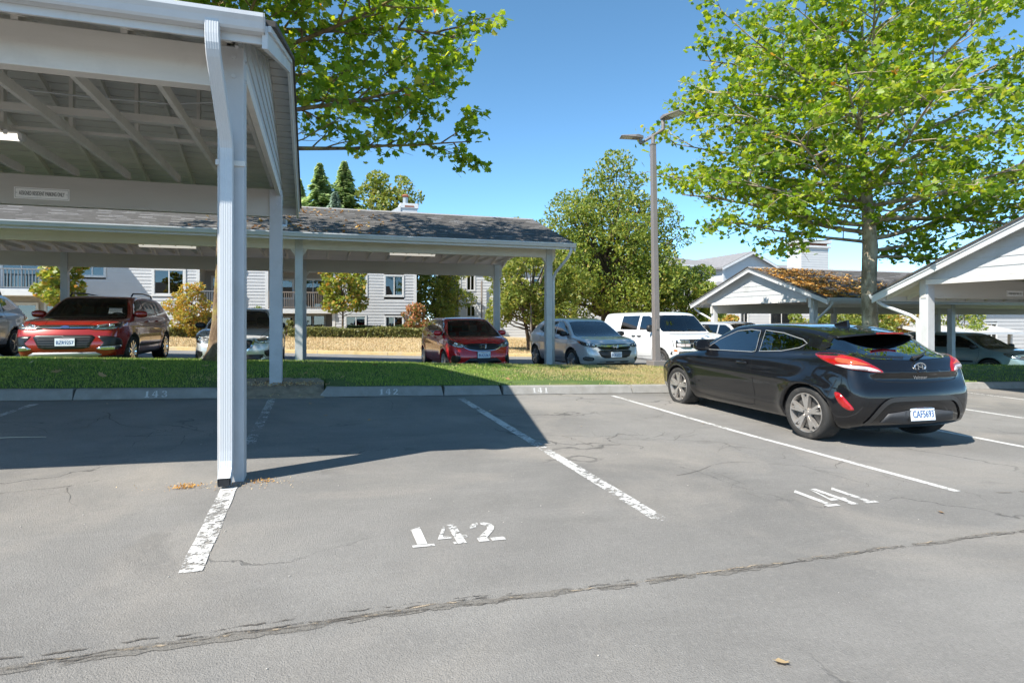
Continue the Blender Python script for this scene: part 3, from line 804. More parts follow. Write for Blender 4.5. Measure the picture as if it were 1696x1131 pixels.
strip_light(-4.82, -3.29, 19.4, 3.495, 'strip light under the long carport, above the dark red car', LAMP_LENS)
strip_light(2.13, 3.66, 19.4, 3.495, 'strip light under the long carport, left of the bright red car', LAMP_LENS)

SIGNW = mat('sign_white', (.93, .92, .90), .35, dirt=(.84, .83, .80), dscale=4)
SIGNB = mat('sign_black', (.02, .02, .022), .5)
def sign(cx, y, z, w, h, label):
    R = empty('parking_sign', (cx, y, z)); tag(R, label, 'sign')
    MB().box(-w/2, w/2, -.006, .0, -h/2, h/2).build('plate', SIGNW, R, bevel=.002)
    b = MB(); i = .014; t = .003
    for x0, x1, z0, z1 in ((-w/2+i, w/2-i, h/2-i-t, h/2-i), (-w/2+i, w/2-i, -h/2+i, -h/2+i+t), (-w/2+i, -w/2+i+t, -h/2+i+t+.0005, h/2-i-t-.0005), (w/2-i-t, w/2-i, -h/2+i+t+.0005, h/2-i-t-.0005)):
        b.box(x0, x1, -.0085, -.0065, z0, z1)
    b.build('border', SIGNB, R)
    me = text_mesh('ASSIGNED RESIDENT PARKING ONLY', 1.0)
    xs = [v.co.x for v in me.vertices]; ys = [v.co.y for v in me.vertices]
    sx = (w*.82)/(max(xs)-min(xs)); sy = (h*.36)/(max(ys)-min(ys))
    cy = (max(ys)+min(ys))/2
    bold = .0012
    for v in me.vertices: v.co = (v.co.x*sx, -.0082, (v.co.y-cy)*sy)
    link('lettering', me, SIGNB, R)
    me2 = me.copy()
    for v in me2.vertices: v.co.x += bold; v.co.y -= .0003
    link('lettering', me2, SIGNB, R)
    s = MB()
    for sx_ in (-1, 1): s.tube([(sx_*(w/2-.03), -.012, 0), (sx_*(w/2-.03), -.004, 0)], .007, 8)
    s.build('screw', BOLT, R)
sign(-3.82, 10.54-.067, 3.255, .68, .165, 'white resident parking sign under the near left carport')
sign(16.15, 10.3-.067, 2.06, .58, .14, 'small white parking sign on the beam at the right edge')
# ------------------------------------------------------------------ cars: smooth volume -> surface mesh, panels projected on to it
def catmull(P, n=6, closed=True):
    P = np.asarray(P, float); out = []
    m = len(P)
    for i in range(m if closed else m-1):
        p0, p1, p2, p3 = (P[(i-1) % m], P[i], P[(i+1) % m], P[(i+2) % m]) if closed else (P[max(i-1, 0)], P[i], P[i+1], P[min(i+2, m-1)])
        for t in np.arange(n)/n:
            out.append(.5*((2*p1) + (-p0+p2)*t + (2*p0-5*p1+4*p2-p3)*t*t + (-p0+3*p1-3*p2+p3)*t**3))
    if not closed: out.append(P[-1])
    return np.array(out)

class Field2D:
    def __init__(s, poly, x0, x1, z0, z1, h=.02, smooth=5):
        P = catmull(poly, smooth)
        s.x0, s.z0, s.h = x0, z0, h
        nx = int((x1-x0)/h)+2; nz = int((z1-z0)/h)+2
        X, Z = np.meshgrid(x0+np.arange(nx)*h, z0+np.arange(nz)*h, indexing='ij')
        d = np.full(X.shape, 1e9); sg = np.ones(X.shape)
        Q = np.roll(P, -1, 0)
        for (ax, az), (bx, bz) in zip(P, Q):
            ex, ez = bx-ax, bz-az; wx, wz = X-ax, Z-az
            t = np.clip((wx*ex+wz*ez)/(ex*ex+ez*ez+1e-12), 0, 1)
            d = np.minimum(d, (wx-ex*t)**2+(wz-ez*t)**2)
            c = ((az <= Z) & (bz > Z)) | ((bz <= Z) & (az > Z))
            xi = ax + (Z-az)/(bz-az if abs(bz-az) > 1e-12 else 1e-12)*ex
            sg = np.where(c & (X < xi), -sg, sg)
        s.d = np.sqrt(d)*sg; s.nx, s.nz = nx, nz
    def __call__(s, x, z):
        fx = np.clip((x-s.x0)/s.h, 0, s.nx-1.001); fz = np.clip((z-s.z0)/s.h, 0, s.nz-1.001)
        i = fx.astype(int); j = fz.astype(int); u = fx-i; v = fz-j; D = s.d
        return (D[i, j]*(1-u)+D[i+1, j]*u)*(1-v) + (D[i, j+1]*(1-u)+D[i+1, j+1]*u)*v
def smax(a, b, k):
    h = np.clip(.5+.5*(a-b)/k, 0, 1); return b+(a-b)*h + k*h*(1-h)
def smin(a, b, k): return -smax(-a, -b, k)
def interp(tab, x): return np.interp(x, [t[0] for t in tab], [t[1] for t in tab])
def sinterp(tab):
    P = catmull(tab, 8, False); return lambda x: np.interp(x, P[:, 0], P[:, 1])

def surface_nets(f, mn, mx, h):
    xs, ys, zs = [np.arange(a, b+h, h) for a, b in zip(mn, mx)]
    X, Y, Z = np.meshgrid(xs, ys, zs, indexing='ij')
    V = f(X, Y, Z); I = V < 0
    n = tuple(k-1 for k in V.shape)
    acc = np.zeros(n+(3,)); cnt = np.zeros(n)
    cs = [(a, b, c) for a in (0, 1) for b in (0, 1) for c in (0, 1)]
    sl = lambda c: tuple(slice(c[i], c[i]+n[i]) for i in range(3))
    for a in cs:
        for ax in range(3):
            if a[ax]: continue
            b = list(a); b[ax] = 1; b = tuple(b)
            va, vb = V[sl(a)], V[sl(b)]; cr = I[sl(a)] != I[sl(b)]
            t = np.where(cr, va/(va-vb+1e-20), 0)
            for k in range(3):
                acc[..., k] += np.where(cr, (t if k == ax else a[k]), 0)
            cnt += cr
    act = cnt > 0; idx = -np.ones(n, int); idx[act] = np.arange(act.sum())
    ijk = np.argwhere(act); P = (ijk + acc[act]/cnt[act][:, None])*h + np.array([xs[0], ys[0], zs[0]])
    F = []
    for ax in range(3):
        a = [slice(None)]*3; b = [slice(None)]*3; a[ax] = slice(0, -1); b[ax] = slice(1, None)
        cr = I[tuple(a)] != I[tuple(b)]
        e = np.argwhere(cr); o1, o2 = (ax+1) % 3, (ax+2) % 3
        e = e[(e[:, o1] > 0) & (e[:, o2] > 0) & (e[:, o1] < n[o1]) & (e[:, o2] < n[o2])]
        ins = I[e[:, 0], e[:, 1], e[:, 2]]
        q = []
        for d1, d2 in ((-1, -1), (0, -1), (0, 0), (-1, 0)):
            c = e.copy(); c[:, o1] += d1; c[:, o2] += d2; q.append(idx[c[:, 0], c[:, 1], c[:, 2]])
        q = np.stack(q, 1); q[~ins] = q[~ins][:, ::-1]
        F.append(q)
    F = np.concatenate(F); F = F[(F >= 0).all(1)]
    e = h*.3
    for _ in range(3):
        x, y, z = P.T; v = f(x, y, z)
        g = np.stack([f(x+e, y, z)-f(x-e, y, z), f(x, y+e, z)-f(x, y-e, z), f(x, y, z+e)-f(x, y, z-e)], 1)/(2*e)
        st = (v/np.maximum((g*g).sum(1), .05))[:, None]*g
        ln = np.linalg.norm(st, axis=1, keepdims=True); st *= np.minimum(1, h*.5/np.maximum(ln, 1e-9))
        P = P - st
    return P, F

GLASS = glass_mat('tinted_car_glass', (.30, .33, .33))
GLASS_DK = glass_mat('dark_car_glass', (.10, .11, .12))
GLASS_CL = glass_mat('light_car_glass', (.55, .60, .60))
CHROME = mat('chrome', (.75, .76, .78), .12, 1.0)
ALLOY = mat('alloy_wheel', (.50, .47, .44), .33, .7, dirt=(.36, .32, .28), dscale=9)
ALLOY_S = mat('silver_wheel', (.6, .61, .63), .3, .85)
SEAT = mat('grey_seat_cloth', (.13, .13, .135), .9)
SEAT_L = mat('light_seat_cloth', (.35, .34, .32), .9)
CABIN = mat('dark_cabin_trim', (.02, .02, .022), .7)
FRIT = mat('window_surround', (.008, .008, .009), .25, coat=.3)
SEAM = mat('panel_gap', (.003, .003, .003), .8)
HLGLASS = glass_mat('lamp_cover', (.92, .93, .94))
HLIN = mat('lamp_reflector', (.55, .56, .58), .18, .9)
REDL = mat('red_lamp_lens', (.30, .006, .006), .10, coat=1.0, var=.35, vscale=9)
WHITEL = mat('white_lamp_lens', (.45, .40, .40), .12, coat=.8)
AMBER = mat('amber_lens', (.65, .15, .02), .15, coat=.8)
PLATEW = mat('number_plate', (.70, .74, .78), .4)
PLATEB = mat('plate_blue', (.03, .09, .25), .5)
PLATER = mat('plate_red', (.5, .08, .08), .5)
GRILLE = mat('grille_black', (.010, .010, .011), .35)
CLAD = mat('grey_cladding', (.045, .045, .048), .6)
SILVERT = mat('silver_trim', (.42, .42, .41), .4, .6)
def car_paint(name, col, metal=.25, rough=.28):
    return mat(name, col, rough, metal, coat=1.0, var=.05, vscale=1.5)

class Car:
    def __init__(s, sp):
        s.sp = sp
        L0, L1 = sp['x']; H = sp['H']
        fl = Field2D(sp['low'], L0-.4, L1+.4, -.1, H+.5)
        fc = Field2D(sp['cab'], L0-.4, L1+.4, -.1, H+.5)
        wl = sinterp(sp['wl']); wc = sinterp(sp['wc']); pl = sinterp(sp['plan']); pc = sinterp(sp.get('planc', [(-3, 1), (-1, 1), (1, 1), (3, 1)]))
        bf, br = sp.get('bow', (.16, .12)); cf, crr = sp.get('cbow', (.16, .12))
        xm = (L0+L1)/2; ra = sp['arch']; wx = sp['wheels']; zw = sp['r']; fla = sp.get('flare', .025)
        crease = sp.get('crease'); kk = sp.get('k', .10); kc = sp.get('kc', .09)
        pockets = sp.get('pockets', [])
        def f(x, y, z):
            ay = np.abs(y)
            w = np.where(x > xm, bf, -br)*np.clip(np.abs(x-xm)/(L1-xm), 0, 1)
            y2 = np.minimum(ay, .95)**2
            d1 = fl(x+w*y2, z)
            wid = wl(z)*pl(x)
            for a in wx:
                rr = np.sqrt((x-a)**2+(z-zw)**2)
                wid = wid + fla*np.exp(-(np.maximum(rr-ra, 0)/.10)**2)*np.clip((z-.1)/.2, 0, 1)
            if crease:
                for zc, amp, sg in crease: wid = wid + amp*np.exp(-((z-zc(x))/sg)**2)*np.clip((x-L0-.3)/.4, 0, 1)*np.clip((L1-.4-x)/.4, 0, 1)
            d = smax(d1, ay-wid, kk)
            w2 = np.where(x > xm, cf, -crr)
            d2 = smax(fc(x+w2*y2*np.clip(np.abs(x-xm)/1.0, 0, 1), z), ay-wc(z)*pc(x), kc)
            # crown the roof
            d2 = smax(d2, z-(H-.045*(ay/.6)**2), .05)
            d = smin(d, d2, sp.get('blend', .035))
            for a in wx:
                rr = np.sqrt((x-a)**2+(z-zw)**2)
                cut = np.maximum(rr-ra, .52-ay)
                d = smax(d, -cut, .012)
            for (px, py, pz, rx, ry, rz) in pockets:
                q = np.sqrt(((x-px)/rx)**2+((ay-py)/ry)**2+((z-pz)/rz)**2)-1
                d = smax(d, -q*min(rx, ry, rz), .03)
            return d
        h = sp.get('h', .034)
        P, F = surface_nets(f, (L0-.12, -sp['W']/2-.14, .08), (L1+.12, sp['W']/2+.14, H+.1), h)
        s.P, s.F = P, F
        s.bvh = BVHTree.FromPolygons([tuple(p) for p in P], [tuple(q) for q in F])
        s.holes = []
        s.root = empty(sp['name']); tag(s.root, sp['label'], sp.get('cat', 'car'), sp.get('group', 'cars parked in the lots'))
        s.h = h
    def frame(s, d):
        d = Vector(d).normalized(); up = Vector((0, 0, 1)) if abs(d.z) < .95 else Vector((1, 0, 0))
        r = d.cross(up).normalized(); u = r.cross(d).normalized(); return d, r, u
    def project(s, poly2, d, r, u, off, res):
        """poly2: 2D outline -> CDT -> ray cast"""
        B = []
        n = len(poly2)
        for i in range(n):
            a, b = Vector(poly2[i]), Vector(poly2[(i+1) % n]); k = max(1, int((b-a).length/res))
            for j in range(k): B.append(a+(b-a)*(j/k))
        nb = len(B); xs = [p.x for p in B]; ys = [p.y for p in B]; pts = list(B)
        def ins(x, y):
            c = False
            for i in range(nb):
                p, q = B[i], B[(i+1) % nb]
                if (p.y > y) != (q.y > y) and x < (q.x-p.x)*(y-p.y)/(q.y-p.y)+p.x: c = not c
            return c
        gx = min(xs)+res/2
        while gx < max(xs):
            gy = min(ys)+res/2
            while gy < max(ys):
                if ins(gx, gy) and min((p.x-gx)**2+(p.y-gy)**2 for p in B) > (res*.45)**2: pts.append(Vector((gx, gy)))
                gy += res
            gx += res
        v2, e2, f2, *_ = delaunay_2d_cdt(pts, [], [list(range(nb))], 1, 1e-5)
        V = []
        for p in v2:
            o = r*p.x + u*p.y - d*6.0
            hit = s.bvh.ray_cast(o, d)
            if hit[0] is None:
                hit = s.bvh.find_nearest(r*p.x+u*p.y - d*1.2)
            V.append(hit[0] - d*off)
        return V, [tuple(f) for f in f2]
    def to2(s, pts, r, u): return [(Vector(p).dot(r), Vector(p).dot(u)) for p in pts]
    def panel(s, name, pts, d, m, off=.004, res=.06, skirt=.02, parent=None, curve=0, mirror=False, smooth=True, label=None):
        d, r, u = s.frame(d); P2 = s.to2(pts, r, u)
        if curve: P2 = [tuple(q) for q in catmull(P2, curve)]
        V, F = s.project(P2, d, r, u, off, res)
        cnt = {}
        for f in F:
            for i in range(len(f)):
                e = (f[i], f[(i+1) % len(f)]); cnt[e] = cnt.get(e, 0)+1
        V = [tuple(v) for v in V]; F = list(F)
        if skirt:
            mp = {}
            for a, b in [e for e in cnt if (e[1], e[0]) not in cnt]:
                for q in (a, b):
                    if q not in mp: mp[q] = len(V); V.append(tuple(Vector(V[q])+d*skirt))
                F.append((b, a, mp[a], mp[b]))
        outs = []
        for sy in ((1, -1) if mirror else (1,)):
            VV = [(a, b*sy, c) for a, b, c in V]; FF = F if sy == 1 else [f[::-1] for f in F]
            o = MB().add(VV, FF).build(name, m, parent or s.root, smooth=False, fix=False)
            if smooth: o.data.polygons.foreach_set('use_smooth', [i < len(F) and (not skirt or True) for i in range(len(FF))])
            if label: o['label'] = label
            outs.append(o)
        return outs
    def ring(s, name, pts, d, w, m, off=.002, res=.06, curve=0, mirror=False):
        """flat band of width w following the outline, inside it"""
        d, r, u = s.frame(d); P2 = s.to2(pts, r, u)
        if curve: P2 = [tuple(q) for q in catmull(P2, curve)]
        Q = []
        for i in range(len(P2)):
            a, b = Vector(P2[i]), Vector(P2[(i+1) % len(P2)]); k = max(1, int((b-a).length/res))
            for j in range(k): Q.append(a+(b-a)*(j/k))
        n = len(Q); area = sum(Q[i].x*Q[(i+1) % n].y-Q[(i+1) % n].x*Q[i].y for i in range(n)); sg = 1 if area > 0 else -1
        In = []
        for i in range(n):
            t = (Q[(i+1) % n]-Q[i-1]); t = t.normalized() if t.length > 1e-9 else Vector((1, 0)); In.append(Q[i]+Vector((-t.y, t.x))*w*sg)
        V = []
        for p in Q+In:
            hit = s.bvh.ray_cast(r*p.x+u*p.y-d*6, d)
            if hit[0] is None: hit = s.bvh.find_nearest(r*p.x+u*p.y-d*1.2)
            V.append(hit[0]-d*off)
        F = [(i, (i+1) % n, n+(i+1) % n, n+i) for i in range(n)]
        outs = []
        for sy in ((1, -1) if mirror else (1,)):
            outs.append(MB().add([(a.x, a.y*sy, a.z) for a in V], F if sy == 1 else [f[::-1] for f in F]).build(name, m, s.root, smooth=True))
        return outs
    def strip(s, name, pts, d, w, m, off=.0022, res=.05, curve=0, mirror=False, parent=None):
        d, r, u = s.frame(d); P2 = s.to2(pts, r, u)
        if curve: P2 = [tuple(q) for q in catmull(P2, curve, False)]
        Q = []
        for i in range(len(P2)-1):
            a, b = Vector(P2[i]), Vector(P2[i+1]); k = max(1, int((b-a).length/res))
            for j in range(k): Q.append(a+(b-a)*(j/k))
        Q.append(Vector(P2[-1])); n = len(Q); V = []
        for sgn in (1, -1):
            for i in range(n):
                t = (Q[min(i+1, n-1)]-Q[max(0, i-1)]).normalized(); p = Q[i]+Vector((-t.y, t.x))*w/2*sgn
                hit = s.bvh.ray_cast(r*p.x+u*p.y-d*6, d)
                if hit[0] is None: hit = s.bvh.find_nearest(r*p.x+u*p.y-d*1.2)
                V.append(hit[0]-d*off)
        F = [(i, i+1, n+i+1, n+i) for i in range(n-1)]
        for sy in ((1, -1) if mirror else (1,)):
            MB().add([(a.x, a.y*sy, a.z) for a in V], F).build(name, m, parent or s.root, smooth=True)
    def window(s, name, pts, d, glass=None, frame=.035, mirror=False, curve=0, trim=None, res=.07):
        glass = glass or s.sp.get('glass', GLASS)
        s.holes.append((pts, d, curve, mirror, frame*.55))
        s.ring('window_surround', pts, d, frame, FRIT, .0035, .05, curve, mirror)
        if trim: s.ring('window_trim', pts, d, .009, trim, .008, .05, curve, mirror)
        s.panel(name, pts, d, glass, .006, res, 0, None, curve, mirror)
    def hit(s, p, d):
        d = Vector(d).normalized(); h = s.bvh.ray_cast(Vector(p)-d*4, d)
        return h[0] if h[0] is not None else s.bvh.find_nearest(Vector(p))[0]
    def finish(s, loc, heading, scale):
        sp = s.sp; P, F = s.P, s.F
        cen = P[F].mean(1); keep = np.ones(len(F), bool)
        v = P[F]; nrm = np.cross(v[:, 2]-v[:, 0], v[:, 3]-v[:, 1]); nrm /= np.linalg.norm(nrm, axis=1, keepdims=True)+1e-12
        for pts, d, curve, mirror, inset in s.holes:
            for sy in ((1, -1) if mirror else (1,)):
                dd = Vector((d[0], d[1]*sy, d[2])); dd, r, u = s.frame(dd)
                P2 = [(Vector((p[0], p[1]*sy, p[2])).dot(r), Vector((p[0], p[1]*sy, p[2])).dot(u)) for p in pts]
                if curve: P2 = [tuple(q) for q in catmull(P2, curve)]
                Q = np.array(P2); c = Q.mean(0)
                a = cen@np.array(r); b = cen@np.array(u); ins = np.zeros(len(F), bool); dist = np.full(len(F), 9.)
                for i in range(len(Q)):
                    p, q = Q[i], Q[(i+1) % len(Q)]
                    cr = (p[1] > b) != (q[1] > b)
                    xi = (q[0]-p[0])*(b-p[1])/((q[1]-p[1]) if abs(q[1]-p[1]) > 1e-9 else 1e-9)+p[0]
                    ins ^= cr & (a < xi)
                    e = q-p; t = np.clip(((a-p[0])*e[0]+(b-p[1])*e[1])/(e@e+1e-12), 0, 1)
                    dist = np.minimum(dist, np.hypot(a-p[0]-e[0]*t, b-p[1]-e[1]*t))
                keep &= ~(ins & (dist > inset) & ((nrm@np.array(dd)) < -.12))
        F = F[keep]; cen = cen[keep]
        me = np_mesh('body', P, F)
        mats = [sp['paint'], CABIN, sp.get('clad', sp['paint'])]
        for m_ in mats: me.materials.append(m_)
        mi = np.zeros(len(F), np.int32)
        if sp.get('clad_z'): mi[cen[:, 2] < sp['clad_z']] = 2
        if sp.get('clad_arch'):
            for a in sp['wheels']: mi[np.hypot(cen[:, 0]-a, cen[:, 2]-sp['r']) < sp['arch']+sp['clad_arch']] = 2
        for a in sp['wheels']:
            rr = np.hypot(cen[:, 0]-a, cen[:, 2]-sp['r']); mi[(rr < sp['arch']+.012) & (np.abs(cen[:, 1]) < sp['W']/2-.05)] = 1
        mi[(cen[:, 2] < .20)] = 1
        me.polygons.foreach_set('material_index', mi)
        link('body', me, None, s.root, smooth=True)
        s.root.location = loc; s.root.rotation_euler = (sp.get('roll', 0), sp.get('pitch', 0), heading); s.root.scale = scale
        return s.root
    # ---------- shared details
    def wheels(s, kind, m, steer=0, width=.21, rim=.72):
        sp = s.sp; r = sp['r']; tr = sp['W']/2-.02
        mt = MB(); w = width
        mt.lathe([(r*rim, -w*.02), (r*rim+.004, 0), (r*(rim+.07), .008), (r*.93, .012), (r*.975, -.004), (r*.997, -.03), (r, -.06), (r, -w+.06), (r*.997, -w+.03), (r*.975, -w+.004), (r*.93, -w-.012), (r*rim, -w), (r*rim*.98, -w*.9)], 48)
        for k in range(60):        # tread blocks' cross grooves
            pass
        tyre = mt.mesh('wheel'); tyre.materials.append(RUBBER); tyre.polygons.foreach_set('use_smooth', [True]*len(tyre.polygons))
        R = r*rim; mr = MB()
        mr.lathe([(R*1.01, -.004), (R*1.0, .004), (R*.96, .002), (R*.93, -.03), (R*.90, -.10), (R*.88, -w+.02)], 48)
        mr.lathe([(.001, -.012), (.03, -.013), (.034, -.02), (R*.23, -.030), (R*.25, -.06)], 24)
        if kind == 'twin':
            for k in range(5):
                for off in (-.085, .085):
                    a0 = k*2*PI/5+PI/2; a1 = a0+off*2.3; a0 = a0+off*.9
                    p = Vector((math.cos(a0)*R*.20, -.028, math.sin(a0)*R*.20)); q = Vector((math.cos(a1)*R*.95, -.012, math.sin(a1)*R*.95))
                    mr.bar(p, q, .03, .046, (0, 1, 0))
                a0 = k*2*PI/5+PI/2
                mr.bar((math.cos(a0)*R*.2, -.036, math.sin(a0)*R*.2), (math.cos(a0)*R*.80, -.030, math.sin(a0)*R*.80), .02, .07, (0, 1, 0))
        else:
            n = {'five': 5, 'seven': 7, 'ten': 10, 'cap': 14}[kind]; sw = {'five': .085, 'seven': .06, 'ten': .04, 'cap': .03}[kind]
            for k in range(n):
                a0 = k*2*PI/n+PI/2
                b = len(mr.v)
                p = Vector((math.cos(a0)*R*.18, -.026, math.sin(a0)*R*.18)); q = Vector((math.cos(a0)*R*.95, -.012, math.sin(a0)*R*.95))
                mr.bar(p, q, .03, sw, (0, 1, 0))
        for k in range(5):
            a0 = k*2*PI/5+PI/2+.3; mr.tube([(math.cos(a0)*R*.165, -.03, math.sin(a0)*R*.165), (math.cos(a0)*R*.165, -.012, math.sin(a0)*R*.165)], .010, 6)
        rimm = mr.mesh('rim'); bm = bmesh.new(); bm.from_mesh(rimm); bmesh.ops.recalc_face_normals(bm, faces=bm.faces); bm.to_mesh(rimm); bm.free()
        rimm.materials.append(m)
        disc = MB().lathe([(.02, -.055), (R*.80, -.055), (R*.80, -.075), (.02, -.075)], 32).lathe([(R*.82, -.14), (.02, -.14)], 32).mesh('brake_disc'); disc.materials.append(mat('dull_steel', (.10, .095, .09), .5, .5))
        for i, x in enumerate(sp['wheels']):
            for sy in (1, -1):
                o = link('wheel', tyre, None, s.root, (x, sy*tr, r))
                o.rotation_euler = (0, 0, (0 if sy == 1 else PI)+(steer if i == 0 else 0))
                link('rim', rimm, None, o); link('brake_disc', disc, None, o)
    def mirrors(s, x, z, m, cover=None, size=(.09, .115, .075)):
        y = abs(s.hit((x, 0, z), (0, -1, 0)).y) if False else abs(s.hit((x, 3, z), (0, -1, 0)).y)
        for sy in (1, -1):
            bm = bmesh.new(); bmesh.ops.create_uvsphere(bm, u_segments=18, v_segments=10, radius=1)
            for v in bm.verts:
                a, b, c_ = v.co
                if a < -.25: a = -.25
                b = math.copysign(abs(b)**.8, b); c_ = math.copysign(abs(c_)**.75, c_)
                v.co = (a*size[0], b*size[1], c_*size[2])
            me = bpy.data.meshes.new('mirror'); bm.to_mesh(me); bm.free()
            o = link('mirror', me, m, s.root, (x, sy*(y+.12), z+.035), smooth=True)
            MB().add([(-.0242-.002, -size[1]*.82, -size[2]*.75), (-.0242-.002, size[1]*.82, -size[2]*.75), (-.0242-.002, size[1]*.82, size[2]*.75), (-.0242-.002, -size[1]*.82, size[2]*.75)], [(0, 3, 2, 1)]).build('mirror_glass', CHROME, o)
            MB().bar((0, -sy*(.13), -.05), (0, -sy*.04, -.035), .07, .03).build('mirror_arm', cover or DARK, o)
    def interior(s, front, floor=.35, seats=((.15, .42), (.15, -.42)), rear=-.75, dash=.75, top=1.12, m=None, back=None, belt=.9, hw=.62):
        m = m or SEAT
        x0 = back if back is not None else s.sp['x'][0]+.35
        MB().box(x0, dash+.35, -hw-.05, hw+.05, floor-.06, floor).build('cabin_floor', CABIN, s.root)
        dash_m = MB().prism([(dash-.12, floor), (dash-.16, belt-.14), (dash-.02, belt-.02), (dash+.38, belt-.06), (dash+.38, floor)], 'y', -hw, hw)
        dash_m.build('dashboard', CABIN, s.root, fix=True, bevel=.02)
        for (sx, sy) in list(seats)+[(rear, -.4), (rear, .4)]:
            mb = MB()
            mb.box(sx-.25, sx+.27, sy-.24, sy+.24, floor+.06, floor+.24)
            mb.prism([(sx-.27, floor+.22), (sx-.13, floor+.22), (sx-.30, top-.22), (sx-.40, top-.22)], 'y', sy-.22, sy+.22)
            mb.prism([(sx-.36, top-.20), (sx-.29, top-.20), (sx-.32, top-.02), (sx-.40, top-.02)], 'y', sy-.12, sy+.12)
            mb.build('seat', m, s.root, fix=True, bevel=.035)
        st = MB(); ring_ = [(dash-.30+.06*math.sin(2*PI*k/20), .4+.18*math.cos(2*PI*k/20), belt-.08+.17*math.sin(2*PI*k/20)) for k in range(21)]
        st.tube(ring_, .014, 6, cap=False); st.bar((dash-.30, .24, belt-.08), (dash-.30, .56, belt-.08), .02, .04); st.bar((dash-.29, .4, belt-.08), (dash-.1, .4, belt-.15), .05, .05)
        st.build('steering_wheel', CABIN, s.root)
    def plate(s, x_dir, y, z, txt, w=.305, h=.155, tilt=0):
        d = Vector((-x_dir, 0, 0)); p = s.hit((x_dir*4, y, z), d)
        R_ = MB().box(-.004, .004, -w/2, w/2, -h/2, h/2).build('licence_plate', PLATEW, s.root, bevel=.002)
        R_.location = (p.x+x_dir*.022, y, z); R_.rotation_euler = (0, tilt, 0 if x_dir > 0 else PI)
        me = text_mesh(txt, 1.0); xs = [v.co.x for v in me.vertices]; ys = [v.co.y for v in me.vertices]
        sx = w*.86/(max(xs)-min(xs)); sy = h*.48/(max(ys)-min(ys)); cy = (max(ys)+min(ys))/2
        V = [(.0055, v.co.x*sx, (v.co.y-cy)*sy-.008) for v in me.vertices]
        for v, c_ in zip(me.vertices, V): v.co = c_
        link('lettering', me, PLATEB, R_)
        me2 = me.copy()
        for v in me2.vertices: v.co.y += .004; v.co.x += .0004
        link('lettering', me2, PLATEB, R_)
        b = text_mesh('WASHINGTON', 1.0); xs = [v.co.x for v in b.vertices]; sx = w*.5/(max(xs)-min(xs))
        for v in b.vertices: v.co = (.0055, v.co.x*sx, v.co.y*sx*1.1+h*.37)
        link('lettering', b, PLATER, R_)
        MB().box(-.012, -.0045, -w/2-.012, w/2+.012, -h/2-.012, h/2+.012).build('plate_frame', DARK, R_, bevel=.002)
    def handles(s, spots, m):
        for x, z in spots:
            y = s.hit((x, 3, z), (0, -1, 0)).y
            for sy in (1, -1):
                mb = MB().tube([(x-.10, y+.004, z), (x-.085, y+.028, z+.004), (x, y+.036, z+.006), (x+.085, y+.028, z+.004), (x+.10, y+.004, z)], [.012, .014, .015, .014, .012], 8)
                mb.v = [(a, b*sy, c_) for a, b, c_ in mb.v]
                mb.build('door_handle', m, s.root, smooth=True, fix=True)
    def headlight(s, pts, d, inner=None, amber=None, lamps=()):
        """dark tub, reflector bowls, clear cover"""
        s.panel('headlight', pts, d, inner or HLIN, .003, .035, .02, curve=4, mirror=True)
        for (c, rad) in lamps:
            dd, r, u = s.frame(d); h = s.hit(Vector(c), d)
            for sy in (1, -1):
                mb = MB(); ringp = 16; prof = [(rad, .004), (rad*.9, .016), (rad*.6, .010), (rad*.25, .006), (.002, .012)]
                V = []; F = []
                for q, (rr, oo) in enumerate(prof):
                    for k in range(ringp):
                        t = 2*PI*k/ringp; p = h + r*(rr*math.cos(t)) + u*(rr*math.sin(t)) - dd*oo
                        V.append((p.x, p.y*sy, p.z))
                for q in range(len(prof)-1):
                    for k in range(ringp):
                        F.append((q*ringp+k, q*ringp+(k+1) % ringp, (q+1)*ringp+(k+1) % ringp, (q+1)*ringp+k))
                mb.add(V, F).build('lamp_bowl', CHROME, s.root, smooth=True, fix=True)
        if amber: s.panel('indicator_or_highlight', amber, d, AMBER, .005, .035, .01, curve=3, mirror=True)
        s.panel('headlight_cover', pts, d, HLGLASS, .020, .04, .018, curve=4, mirror=True)
FD, BD, LD, TD = (-1, 0, 0), (1, 0, 0), (0, -1, 0), (0, 0, -1)      # looking into: front, back, left flank, top
FLD = (-1, -.75, 0); BLD = (1, -.8, 0)
def width(tab): return tab
def XZ(*p): return [(a, 0, b) for a, b in p]
def YZ(*p): return [(0, a, b) for a, b in p]
def sym(p): return p + [(-a, b) for a, b in reversed(p)]

